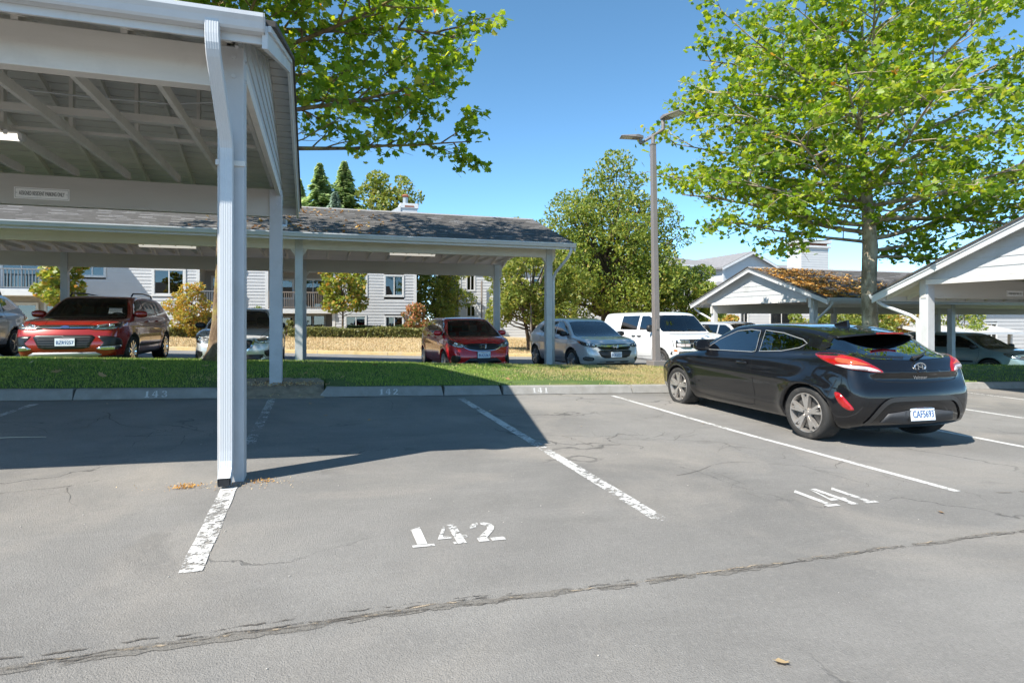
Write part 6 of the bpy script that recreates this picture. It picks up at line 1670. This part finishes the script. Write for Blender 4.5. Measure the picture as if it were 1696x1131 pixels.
leafy('tree', 'tiny treetop peeking over the long carport ridge', (29, 90, 0), 6, 18.0, 2.2, 2.0, 1500, .5, LEAF_MID, seed=62, trunk_r=.25, lumps=14)

# clipped hedges
def hedge(label, x0, x1, y0, y1, z0, z1, n, size, leafm, seed, rnd_top=.12):
    r_ = np.random.default_rng(seed); R = empty('hedge', ((x0+x1)/2, (y0+y1)/2, z0)); tag(R, label, 'hedge')
    cx, cy = (x0+x1)/2, (y0+y1)/2
    MB().box(x0-cx+.1, x1-cx-.1, y0-cy+.1, y1-cy-.1, 0, z1-z0-.12).build('twig_core', BARK_D, R)
    face = r_.integers(0, 3, n); u = r_.uniform(0, 1, n); v = r_.uniform(0, 1, n)
    P = np.zeros((n, 3)); P[:, 0] = x0-cx+(x1-x0)*u
    P[:, 1] = np.where(face == 0, y0-cy+r_.normal(.03, .04, n), y0-cy+(y1-y0)*v); P[:, 2] = np.where(face == 0, (z1-z0)*v, (z1-z0)+r_.normal(-.03, .04, n))
    e = np.minimum(u, 1-u)*(x1-x0); P[:, 2] -= np.clip(.25-e, 0, 1)*.5*(face != 0) - rnd_top*np.sin(P[:, 0]*1.7+seed)*.5*(face != 0)
    P[:, 2] = np.clip(P[:, 2], 0, None)
    f = link('foliage', leaves_mesh('foliage', P, size*r_.uniform(.6, 1.3, n), OVAL, tilt=.9), leafm, R); f['kind'] = 'stuff'
hedge('long low hedge along the top of the dry lawn', -1.6, 8.6, 36.2, 37.4, hz(3, 36.8)-.1, hz(3, 36.8)+.52, 12000, .12, HEDGE, 1)
hedge('left of the two dark clipped hedges under the windows', 1.7, 4.2, 39.6, 40.3, .40, 1.0, 3500, .10, BOXH, 2, .04)
hedge('right of the two dark clipped hedges under the windows', 4.75, 6.5, 39.6, 40.3, .40, 1.02, 3000, .10, BOXH, 3, .04)
hedge('low green hedge behind the tail of the dark red SUV', -9.5, -4.2, 35.6, 36.6, hz(-7, 36)-.1, hz(-7, 36)+.5, 6000, .12, HEDGE, 4)
# ------------------------------------------------------------------ apartment buildings
SIDING = mat('grey_lap_siding', (.44, .445, .455), .7, var=.05, vscale=1.5)
SIDING_W = mat('white_lap_siding', (.50, .505, .51), .65, var=.04, vscale=1.5)
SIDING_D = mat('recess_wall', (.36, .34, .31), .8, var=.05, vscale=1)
ROOFM = mat('grey_roof_shingles', (.21, .205, .21), .9, var=.2, vscale=3, bmp=.5, bscale=12)
RAIL = mat('brown_railing', (.20, .165, .14), .7)
RAIL_G = mat('grey_railing', (.16, .17, .18), .6)
CURT = mat('pale_blind', (.42, .46, .45), .8)
WGLASS = glass_mat('window_glass', (.35, .40, .42))
ROOM = mat('dim_room', (.05, .05, .05), .9)
STUCCO = mat('white_garden_wall', (.58, .58, .57), .8, var=.04, vscale=1)

def siding(root, x0, x1, y, z0, z1, holes, m=None, ex=.20, name='siding'):
    """lap boards along X facing -Y, cut round openings; one joined part of real boards"""
    mb = MB(); z = z0
    while z < z1-.01:
        t = min(z+ex, z1); segs = [(x0, x1)]
        for hx0, hx1, hz0, hz1 in holes:
            if hz0 < t-.02 and hz1 > z+.02:
                ns = []
                for a, b in segs:
                    if hx1 <= a or hx0 >= b: ns.append((a, b)); continue
                    if hx0 > a: ns.append((a, hx0))
                    if hx1 < b: ns.append((hx1, b))
                segs = ns
        for a, b in segs:
            mb.add([(a, y-.028, z), (b, y-.028, z), (b, y-.004, t), (a, y-.004, t), (a, y+.02, z), (b, y+.02, z), (b, y+.02, t), (a, y+.02, t)], [(0,1,2,3),(0,4,5,1),(1,5,6,2),(2,6,7,3),(3,7,4,0)])
        z += ex
    o = part(mb, name, m or SIDING, root); o['kind'] = 'stuff'
    return o
def window(root, x0, x1, z0, z1, y, panes=2, blind_or_dim=0.0, trim=.10):
    fr = MB()
    for a, b, c_, d in ((x0-trim, x1+trim, z1, z1+trim), (x0-trim, x1+trim, z0-trim, z0), (x0-trim, x0, z0+.001, z1-.001), (x1, x1+trim, z0+.001, z1-.001)): fr.box(a, b, y-.06, y+.02, c_, d)
    w = part(fr, 'window', WHITE_TRIM, root); w['kind'] = 'stuff'
    o = root.location; sub = MB()
    n = panes
    for i in range(n+1):
        xx = x0+(x1-x0)*i/n; sub.box(max(x0, xx-.03), min(x1, xx+.03), y-.035, y+.01, z0, z1)
    for zz in (z0, z1-.04): sub.box(x0+.031, x1-.031, y-.03, y+.008, zz, zz+.04)
    sub.v = [(a-o.x, b-o.y, c_-o.z) for a, b, c_ in sub.v]; s_ = sub.build('sash', WHITE_TRIM, w); s_['kind'] = 'stuff'
    for i in range(n):
        a, b = x0+(x1-x0)*i/n+.03, x0+(x1-x0)*(i+1)/n-.03
        g_ = MB().box(a, b, y-.004, y+.002, z0+.04, z1-.04); g_.v = [(p-o.x, q-o.y, r_-o.z) for p, q, r_ in g_.v]; g_.build('pane', WGLASS, w)
        bl_ = MB().box(a, b, y+.12, y+.13, z0 if blind_or_dim >= 1 or i == 0 and blind_or_dim > 0 else z0+(z1-z0)*.0, z1); bl_.v = [(p-o.x, q-o.y, r_-o.z) for p, q, r_ in bl_.v]
        bl_.build('blind_or_dim', CURT if (blind_or_dim >= 1 or (i == 0 and blind_or_dim > 0)) else ROOM, w)  # panes without a blind get a dark sheet painted as the dim room
def railing(root, x0, x1, y, z0, z1, m, sp=.13):
    mb = MB().box(x0, x1, y-.04, y+.04, z1-.07, z1).box(x0, x1, y-.03, y+.03, z0+.06, z0+.12)
    x = x0+.05
    while x < x1: mb.box(x-.018, x+.018, y-.018, y+.018, z0+.121, z1-.071); x += sp
    o = part(mb, 'railing', m, root); o['kind'] = 'stuff'

# main apartment block
b1 = empty('apartment_building', (-3.4, 43, .3)); tag(b1, 'long grey sided apartment block with balconies behind the long carport', 'building')
YB1 = 41.0
def corner(x, z0=.2, z1=7.2): part(MB().box(x-.09, x+.09, YB1-.05, YB1+.03, z0, z1), 'corner_board', WHITE_TRIM, b1)
W1 = [(-9.3, -7.75, 2.98, 4.42)]; W0 = [(-13.1, -11.9, 4.0, 5.2)]
siding(b1, -13.6, -6.95, YB1, .2, 7.2, [(a-.1, b+.1, c_-.1, d+.1) for a, b, c_, d in W1+W0])
for a, b, c_, d in W1: window(b1, a, b, c_, d, YB1, 2, .5, .14)
for a, b, c_, d in W0: window(b1, a, b, c_, d, YB1, 2, 1)
siding(b1, -4.35, -3.05, YB1, .2, 7.2, [])
W2 = [(1.85, 3.05, 3.08, 4.35), (4.32, 5.45, 3.06, 4.35)]; W3 = [(1.8, 3.0, .55, 1.66), (4.35, 5.45, .55, 1.62)]
siding(b1, 1.0, 6.3, YB1, .2, 7.2, [(a-.1, b+.1, c_-.1, d+.1) for a, b, c_, d in W2+W3])
for a, b, c_, d in W2: window(b1, a, b, c_, d, YB1, 2, 0)
for a, b, c_, d in W3: window(b1, a, b, c_, d, YB1, 2, 1)
for x in (-6.95, -4.35, -3.05, 1.0, 6.3, -13.6): corner(x)
# side wall on the right end, back and core of the block
mb = MB(); z = .2
while z < 7.2:
    mb.add([(6.33, YB1+.03, z), (6.33, YB1+11, z), (6.306, YB1+11, z+.2), (6.306, YB1+.03, z+.2)], [(0, 1, 2, 3)]); z += .2
o = part(mb, 'siding', SIDING, b1); o['kind'] = 'stuff'
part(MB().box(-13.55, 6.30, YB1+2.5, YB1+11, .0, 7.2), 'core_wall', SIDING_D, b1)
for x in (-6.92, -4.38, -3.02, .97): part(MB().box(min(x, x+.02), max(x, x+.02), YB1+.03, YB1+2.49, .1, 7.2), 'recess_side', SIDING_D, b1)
for x0, x1, m_ in ((-6.86, -4.44, RAIL_G), (-2.96, .91, RAIL)):
    part(MB().box(x0, x1, YB1-.25, YB1+2.48, 1.83, 2.12), 'balcony_slab', WHITE_TRIM, b1, bevel=.02)
    part(MB().box(x0, x1, YB1-.2, YB1+2.48, 4.62, 4.85), 'balcony_slab', WHITE_TRIM, b1, bevel=.02)
    railing(b1, x0, x1, YB1-.18, 2.13, 3.22, m_); railing(b1, x0, x1, YB1-.1, .46, 1.0, m_, .15); railing(b1, x0, x1, YB1-.15, 4.86, 5.9, m_)
    part(MB().box(x0, x1, YB1-.2, YB1+2.48, .30, .44), 'patio_slab', CONC, b1)
for x0, x1, z0, z1, pn in ((-1.05, .45, 2.15, 4.15, 2), (-2.6, -1.6, 2.9, 4.1, 1), (-1.05, .45, .5, 1.72, 2), (-2.55, -1.6, .7, 1.6, 1), (-6.5, -4.9, 2.15, 4.2, 2), (-6.4, -4.9, .5, 1.7, 2)):
    window(b1, x0, x1, z0, z1, YB1+2.44, pn, .5, .10)
R_ = MB(); R_.prism([(-14.2, 7.2), (6.9, 7.2), (-3.6, 9.8)], 'y', YB1-.6, YB1+11.6) if False else None
part(MB().prism([(YB1-.7, 7.18), (YB1+11.7, 7.18), (YB1+11.7, 7.3), (YB1+5.5, 9.6), (YB1-.7, 7.3)], 'x', -14.2, 6.9), 'roof', ROOFM, b1, fix=True)
# balcony wing at the far left
b0 = empty('apartment_wing', (-17, 40, .6)); tag(b0, 'balcony wing of the apartments at the far left edge', 'building')
part(MB().box(-24, -13.75, 41.5, 50, .3, 8), 'core_wall', SIDING_D, b0)
part(MB().box(-24, -13.75, 38.9, 41.48, 2.72, 3.08), 'balcony_slab', WHITE_TRIM, b0, bevel=.02)
railing(b0, -24, -13.8, 39.0, 3.09, 4.2, RAIL_G, .16)
for x0, x1, z0, z1 in ((-17.2, -15.4, .7, 2.3), (-14.9, -14.0, .7, 2.3), (-17.0, -15.2, 3.2, 5.0)): window(b0, x0, x1, z0, z1, 41.45, 2, 1, .12)
part(MB().prism([(38.6, 8), (51, 8), (51, 8.1), (45, 10), (38.6, 8.1)], 'x', -24.5, -13.6), 'roof', ROOFM, b0, fix=True)

# second block beyond the gap
b2 = empty('apartment_building', (17.5, 52, -.3)); tag(b2, 'white sided apartment block behind the trees in the middle', 'building')
Y2 = 48.0; HW = [(11.6, 12.25, 1.7, 2.55), (11.6, 12.2, 3.85, 5.05), (17.2, 18.6, 3.6, 4.9), (20.5, 21.8, 3.6, 4.9), (17.2, 18.6, 1.0, 2.2)]
siding(b2, 11.0, 26.0, Y2, -.8, 6.4, [(a-.1, b+.1, c_-.1, d+.1) for a, b, c_, d in HW], SIDING_W, .24)
for a, b, c_, d in HW: window(b2, a, b, c_, d, Y2, 2, .5)
part(MB().box(11.02, 25.98, Y2+.05, Y2+9, -.9, 6.4), 'core_wall', SIDING_D, b2)
part(MB().box(10.92, 11.08, Y2-.06, Y2+.1, -.8, 6.4), 'corner_board', WHITE_TRIM, b2)
for z in (2.42, 5.1): part(MB().box(9.6, 10.9, Y2+.2, Y2+3, z, z+.28), 'balcony_slab', WHITE_TRIM, b2)
railing(b2, 9.6, 10.9, Y2+.25, 2.75, 3.55, RAIL); part(MB().box(9.65, 10.9, Y2+.28, Y2+.32, 2.75, 3.5), 'balcony_panel', RAIL, b2)
part(MB().box(9.55, 9.75, Y2+.2, Y2+.4, -.8, 6.4), 'balcony_post', WHITE_TRIM, b2)
part(MB().box(9.6, 10.95, Y2+2.9, Y2+3, -.8, 6.4), 'recess_wall', SIDING_D, b2)
part(MB().prism([(Y2-.6, 6.4), (Y2+9.6, 6.4), (Y2+9.6, 6.5), (Y2+4.5, 8.3), (Y2-.6, 6.5)], 'x', 9.0, 26.6), 'roof', ROOFM, b2, fix=True)
part(MB().tube([(12.75, Y2-.35, -.8), (12.75, Y2-.35, 4.6)], .07, 8), 'drainpipe', RAIL, b2)
gw = MB().box(13.2, 21.0, 36.0, 36.3, -1.0, 1.35).build('garden_wall', STUCCO); tag(gw, 'plain white wall behind the low forked tree', 'wall')
MB().box(13.15, 21.05, 35.97, 36.33, 1.351, 1.42).build('wall_cap', WHITE_TRIM, gw)
lp = empty('path_lamp', (10.35, 29.0, lot2z(10.35, 27.4)+.1)); tag(lp, 'thin dark path post left of the forked tree trunk', 'post')
MB().tube([(0, 0, 0), (0, 0, 2.5)], .05, 8).build('shaft', RAIL, lp); MB().tube([(0, 0, 2.501), (0, 0, 2.56), (0, 0, 2.6)], [.07, .07, .02], 8).build('cap', RAIL, lp)
# chimney and flue showing over the long carport ridge
ch = empty('chimney_stack', (8.35, 60, 10.5)); tag(ch, 'white boxed chimney with metal flue above the long carport ridge', 'chimney')
part(MB().box(7.75, 9.35, 59.4, 60.8, 8.0, 12.6), 'chimney_box', SIDING_W, ch, bevel=.03); part(MB().box(7.65, 9.45, 59.3, 60.9, 12.35, 12.62+.2), 'cap', WHITE_TRIM, ch, bevel=.03)
part(MB().box(8.1, 9.0, 59.28, 59.297, 12.45, 12.6), 'slot', mat('rust', (.25, .09, .05), .8), ch)
part(MB().tube([(8.25, 60, 12.83), (8.25, 60, 13.5)], .24, 14), 'flue', SILVERT, ch, smooth=False); part(MB().tube([(8.25, 60, 13.5), (8.25, 60, 13.62), (8.25, 60, 13.63), (8.25, 60, 13.8)], [.24, .40, .40, .2], 14), 'flue_cap', MATS['rust'], ch)
part(MB().prism([(59.0, 11.2), (66, 9.0), (53, 9.0)], 'x', 2, 9.6), 'roof', ROOFM, ch, fix=True)
part(MB().prism([(6.2, 11.6), (7.7, 12.55), (7.7, 11.6)], 'y', 59.3, 59.6), 'flashing', WHITE_TRIM, ch, fix=True)

# buildings on the right skyline
def rblock(label, x0, x1, y0, y1, z0, z1, rise, sid, wins, gable=False, over=.5):
    R = empty('apartment_building', ((x0+x1)/2, (y0+y1)/2, z0)); tag(R, label, 'building')
    siding(R, x0, x1, y0, z0, z1, [(a-.12, b+.12, c_-.12, d+.12) for a, b, c_, d in wins], sid, .30)
    for a, b, c_, d in wins: window(R, a, b, c_, d, y0, 2, .5, .12)
    part(MB().box(x0+.02, x1-.02, y0+.14, y1, z0, z1), 'core_wall', sid, R)
    for x in (x0, x1): part(MB().box(x-.1, x+.1, y0-.06, y0+.1, z0, z1), 'corner_board', WHITE_TRIM, R)
    if gable:
        xm = (x0+x1)/2
        mb = MB(); z = z1
        while z < z1+rise-.2:
            h0 = (x1-x0)/2*(1-(z-z1)/rise); h1_ = (x1-x0)/2*(1-(z+.3-z1)/rise); h1_ = max(.02, h1_)
            mb.add([(xm-h0, y0-.03, z), (xm+h0, y0-.03, z), (xm+h1_, y0-.004, z+.3), (xm-h1_, y0-.004, z+.3)], [(0, 1, 2, 3)]); z += .3
        o = part(mb, 'gable_siding', SIDING_W, R); o['kind'] = 'stuff'
        sl = rise/((x1-x0)/2)
        for s in (-1, 1):
            e = xm+s*((x1-x0)/2+over); part(MB().prism([(e, z1-sl*over-.02), (xm, z1+rise+.0), (xm, z1+rise+.22), (e, z1-sl*over+.20)], 'y', y0-over, y1), 'roof', ROOFM, R, fix=True)
            part(MB().prism([(e, z1-sl*over-.16), (xm, z1+rise-.14), (xm, z1+rise+.12), (e, z1-sl*over+.10)], 'y', y0-over-.06, y0-over-.005), 'barge_board', WHITE_TRIM, R, fix=True)
    else:
        ym = (y0+y1)/2; xi = (y1-y0)/2
        V = [(x0-over, y0-over, z1), (x1+over, y0-over, z1), (x1+over, y1+over, z1), (x0-over, y1+over, z1), (x0+xi, ym, z1+rise), (x1-xi, ym, z1+rise)]
        part(MB().add(V, [(0, 1, 5, 4), (1, 2, 5), (2, 3, 4, 5), (3, 0, 4), (3, 2, 1, 0)]), 'roof', ROOFM, R, fix=True)
        part(MB().box(x0-over-.05, x1+over+.05, y0-over-.12, y0-over-.003, z1-.18, z1+.02), 'gutter', WHITE_TRIM, R)
    return R
rblock('grey building with hip roof behind the trees left of the gable', 36, 47.0, 60, 70, -1, 7.7, 1.5, SIDING, [(41.3, 42.6, 5.8, 7.1), (44.8, 45.6, 5.6, 7.2)])
r4 = rblock('grey building with gabled roof and tall boxed chimney', 43.2, 50.4, 57, 72, -1, 7.35, 1.65, SIDING_W, [(45.6, 47.0, 3.0, 4.6)], gable=True)
rblock('grey roofed building right of the boxed chimney', 52, 68, 60, 72, -1, 7.3, 1.5, SIDING, [(55, 56.4, 5, 6.5)])
c4 = empty('chimney_stack', (54.6, 56.4, 7.0)); tag(c4, 'wide sided chimney box on the right skyline', 'chimney')
mb = MB(); z = 6.4
while z < 9.6:
    mb.add([(52.5, 55.37, z), (56.4, 55.37, z), (56.4, 55.395, z+.28), (52.5, 55.395, z+.28)], [(0, 1, 2, 3)]).add([(56.43, 55.4, z), (56.43, 57.6, z), (56.405, 57.6, z+.28), (56.405, 55.4, z+.28)], [(0, 1, 2, 3)]).add([(52.47, 57.6, z), (52.47, 55.4, z), (52.495, 55.4, z+.28), (52.495, 57.6, z+.28)], [(0, 1, 2, 3)]); z += .28
o = part(mb, 'siding', SIDING_W, c4); o['kind'] = 'stuff'
part(MB().box(52.5, 56.4, 55.4, 57.6, 6.3, 9.7), 'chimney_box', SIDING_W, c4); part(MB().box(52.3, 56.6, 55.2, 57.8, 9.7, 9.95), 'cap', WHITE_TRIM, c4, bevel=.03)
part(MB().box(52.6, 56.3, 55.5, 57.5, 9.951, 10.2), 'slot', MATS['rust'], c4); part(MB().box(52.25, 56.65, 55.15, 57.85, 10.21, 10.62), 'cap', WHITE_TRIM, c4, bevel=.03)
rblock('low sided building seen under the mossy carport', 36.5, 52, 50, 56, -1.5, 3.8, 1.6, SIDING_W, [(39.9, 40.7, .6, 2.1), (43.5, 46.2, .9, 2.3), (48.5, 49.5, .5, 2.3)])
rblock('grey sided building behind the teal crossover', 46.5, 60, 34, 42, -2, 3.2, 1.6, SIDING, [(50.4, 51.5, -.1, 1.1), (55, 56.2, -.1, 1.1)])
# low roof of another carport far right
ec = empty('carport', (40.5, 31, -1.4)); tag(ec, 'low far carport roof just above the teal crossover', 'carport', 'open timber carports of the car park')
part(MB().prism([(28.6, .52), (31, .98), (33.4, .52), (33.4, .62), (31, 1.08), (28.6, .62)], 'x', 37.6, 46), 'roof', mat('pale_roof', (.45, .43, .40), .8, var=.08, vscale=2), ec, fix=True)
for y0 in (28.6, 33.4): part(MB().prism([(y0, .44), (31, .90), (31, 1.04), (y0, .58)], 'x', 37.5, 37.58), 'barge_board', WHITE_TRIM, ec, fix=True)
part(MB().box(37.6, 46, 28.5, 28.59, .46, .6), 'gutter', GUTTER, ec)
for x in (38, 42, 45.6):
    for y in (29.2, 32.8): part(MB().box(x-.1, x+.1, y-.1, y+.1, -2.0, .6), 'post', PAINT_GREY, ec)
# ------------------------------------------------------------------ lamp post
BRONZE = mat('bronze_pole', (.22, .195, .185), .5, .2, var=.06, vscale=2)
px, py = 8.33, 13.7
pz = lawnz(px, py)
lamp = empty('lamp_post', (px, py, pz-.05)); tag(lamp, 'tall brown lamp post with two flat heads in front of the white van', 'lamp post')
MB().box(-.19, .19, -.19, .19, 0, .20).build('base', BRONZE, lamp, bevel=.015)
mb = MB(); hh = 5.75
mb.tube([(0, 0, .201), (-.10, 0, hh)], [.078, .058], 4, sec=[(1, 1), (-1, 1), (-1, -1), (1, -1)]); mb.v = [v for v in mb.v]
mb.build('pole', BRONZE, lamp, bevel=.006)
MB().box(-.10-.066, -.10+.066, -.066, .066, hh+.001, hh+.03).build('pole_cap', BRONZE, lamp)
MB().box(-.05, .04, -.092, -.07, 1.0, 1.26).build('hand_hole_cover', BRONZE, lamp, bevel=.004)
tx = -.10
MB().tube([(tx, 0, hh+.03), (tx, 0, hh+.22)], .05, 10).build('tenon', BRONZE, lamp)
a0, a1 = Vector((tx-.36, -.0, hh+.0)), Vector((tx+.36, .1, hh+.46))
MB().tube([a0, a1], .036, 10).build('arm', BRONZE, lamp)
def head(o, d, w, l, name_):
    d = Vector(d).normalized(); r = d.cross(Vector((0, 0, 1))).normalized(); u = r.cross(d)
    V = []; prof = [(-.08, -.03, .03), (.06, -.035, .05), (.12, -.025, .035), (l, -.010, .012)]
    for t, zlo, zhi in prof:
        ww = w*(.45 if t < .0 else (.85 if t < .07 else 1.0))
        for s in (-1, 1):
            V += [Vector(o)+d*t+r*(s*ww/2)+u*zlo, Vector(o)+d*t+r*(s*ww/2)+u*zhi]
    F = []
    for i in range(3):
        b = i*4; F += [(b, b+1, b+5, b+4), (b+2, b+6, b+7, b+3), (b, b+4, b+6, b+2), (b+1, b+3, b+7, b+5)]
    F += [(0, 2, 3, 1), (12, 13, 15, 14)]
    h_ = MB().add([tuple(v) for v in V], F).build('lamp_head', BRONZE, lamp, fix=True, bevel=.006)
    V = [Vector(o)+d*a+r*(b*w/2)+u*(-.034+.028*a/l-.004) for a, b in ((.20, -.82), (l*.95, -.82), (l*.95, .82), (.20, .82))]
    MB().add([tuple(v) for v in V], [(0, 1, 2, 3)]).build('lens', mat('lens_pale', (.55, .53, .47), .3), h_)
MB().tube([a1, a1+Vector((0, 0, .12)), a1+Vector((.0, .02, .30))], [.045, .05, .055], 10).build('swivel', BRONZE, lamp)
MB().tube([a0, a0+Vector((0, 0, .10)), a0+Vector((-.01, .0, .16))], [.045, .05, .055], 10).build('swivel', BRONZE, lamp)
head(a1+Vector((.03, .0, .30)), (.40, -.90, .06), .34, .55, 'r')
head(a0+Vector((-.02, -.0, .16)), (-.92, .30, .02), .30, .50, 'l')

# ------------------------------------------------------------------ bare soil, litter at the posts, fallen leaves
SOIL = mat('dry_soil', (.27, .215, .155), .95, var=.35, vscale=8, bmp=.8, bscale=35, dirt=(.30, .25, .18), dscale=5)
def soil_patch(x0, x1, y0=10.0, y1=10.75):
    r_ = random.Random(int(x0*100)); xs = frange(x0, x1, 26); ys = frange(y0, y1, 16); V = []; F = []
    for j, y in enumerate(ys):
        for i, x in enumerate(xs):
            t = min(1, max(0, (y-9.96)/.62)); t = t*t*(3-2*t)*.92+.08*(t > .02)
            zz = gz(x, y)-.012 + t*(lawnz(x, max(10.25, y))-gz(x, y)+.018) + r_.uniform(0, .014)
            e = min(1, min(x-x0, x1-x)/.10); V.append((x, y, zz - (1-max(0, e))*.03*(y > 10.3)))
    n = len(xs)
    for j in range(len(ys)-1):
        for i in range(n-1): F.append((j*n+i, j*n+i+1, (j+1)*n+i+1, (j+1)*n+i))
    return tag(link('bare_soil', np_mesh('bare_soil', V, F), SOIL, smooth=True), kind='structure')
soil_patch(-1.26, .10, 9.94, 10.95); soil_patch(12.08, 14.1, 9.94, 10.9)

DEAD = leaf_mat('dead_leaf', [(0, (.30, .17, .07)), (.5, (.48, .33, .17)), (1, (.58, .47, .29))], .2, .7)
def scatter_small(name, label, n, cx, cy, sx, sy, size, m, lift=.012, zf=gz):
    x = rng.normal(cx, sx, n); y = rng.normal(cy, sy, n); z = np.array([zf(a, b) for a, b in zip(x, y)])+lift*rng.random(n)+.004
    P = np.stack([x, y, z], 1)
    o = link(name, leaves_mesh(name, P, size*rng.uniform(.5, 1.4, n), OVAL, tilt=.5), m)
    return tag(o, label, 'litter', kind='stuff')
MOSS = leaf_mat('orange_litter', [(0, (.40, .17, .03)), (.6, (.60, .33, .06)), (1, (.45, .30, .15))], .2, .8)
scatter_small('litter', 'orange leaf crumbs swept against the near post on its left', 130, -.95, 5.06, .05, .03, .017, MOSS, .02)
scatter_small('litter', 'orange leaf crumbs on the asphalt right of the near post', 90, -.42, 5.12, .06, .03, .015, MOSS, .015)
scatter_small('litter', 'dry brown leaf crumbs in the bare soil at the far post', 420, -.5, 10.36, .34, .14, .04, DEAD, .02, lambda x, y: lawnz(x, max(10.26, y))+.01 if y > 10.24 else gz(x, y)+.02)
scatter_small('litter', 'pale dry crumbs scattered round the foot of the near post', 220, -.62, 5.06, .28, .07, .012, DEAD, .008)
PEB = mat('pale_pebble', (.40, .37, .33), .9)
def pebble_mesh():
    bm = bmesh.new(); bmesh.ops.create_icosphere(bm, subdivisions=1, radius=1)
    for v in bm.verts: v.co *= random.uniform(.7, 1.2); v.co.z *= .6
    me = bpy.data.meshes.new('pebble'); bm.to_mesh(me); bm.free(); me.materials.append(PEB); return me
pm = pebble_mesh(); pv = np.array([v.co[:] for v in pm.vertices]); pf = np.array([p.vertices[:] for p in pm.polygons])
n = 150; x = rng.uniform(-3, 9, n); y = 1.6+8.3*rng.random(n)**1.3
sz = rng.uniform(.002, .0065, n); P = np.stack([x, y, np.array([gz(a, b) for a, b in zip(x, y)])+sz*.4], 1)
V = (pv[None]*sz[:, None, None]+P[:, None]).reshape(-1, 3); F = (np.arange(n)[:, None, None]*len(pv)+pf[None]).reshape(-1, 3)
tag(link('pebbles', np_mesh('pebbles', V, F), PEB), 'tiny pale stones scattered over the asphalt', 'pebbles', kind='stuff')
# single fallen leaves: curled lobed meshes
lv, lf = LOBED; lv2 = lv.copy(); lv2[:, 2] = .30*lv2[:, 0]**2+.25*lv2[:, 1]**2
fl_me = np_mesh('fallen_leaf', lv2, lf); fl_me.materials.append(DEAD)
spots = [(-3.9, 11.2), (-3.2, 10.9), (-4.9, 11.3), (-2.8, 11.6), (-3.6, 12.4), (-2.3, 11.0), (-1.9, 11.9), (-4.6, 12.2), (-.2, 11.1), (.4, 10.7), (1.1, 12.3), (2.4, 11.3), (3.3, 10.5), (4.6, 11.0), (5.9, 11.6), (7.0, 10.8)]
for i, (x, y) in enumerate(spots):
    o = link('fallen_leaf', fl_me, None); s = random.uniform(.07, .13); o.scale = (s, s, s); o.location = (x, y, lawnz(x, y)+.07); o.rotation_euler = (random.uniform(-.5, .5), random.uniform(-.5, .5), random.uniform(0, 6))
    tag(o, 'curled dry leaf lying on the grass strip', 'leaf', 'dry leaves on the grass strip')
for i, (x, y) in enumerate([(-1.95, 9.85), (-2.75, 9.6), (-.1, 9.3), (.62, 7.8), (.1, 8.2), (-3.6, 7.5), (2.35, 8.3), (3.15, 6.95), (4.9, 6.9), (4.35, 3.25), (1.75, 1.95)]):
    o = link('fallen_leaf', fl_me, None); s = random.uniform(.03, .06); o.scale = (s, s, s); o.location = (x, y, gz(x, y)+.008); o.rotation_euler = (random.uniform(-.3, .3), random.uniform(-.3, .3), random.uniform(0, 6))
    tag(o, 'small pale dry leaf on the asphalt', 'leaf', 'small dry leaves on the asphalt')
tw = MB().tube([(-3.15, 7.15, gz(-3.1, 7.1)+.012), (-2.9, 7.2, gz(-2.9, 7.2)+.022), (-2.6, 7.22, gz(-2.6, 7.2)+.012)], [.008, .007, .004], 6).build('twig', mat('pale_twig', (.38, .33, .26), .9)); tag(tw, 'pale twig lying in the shaded stall 143', 'twig')
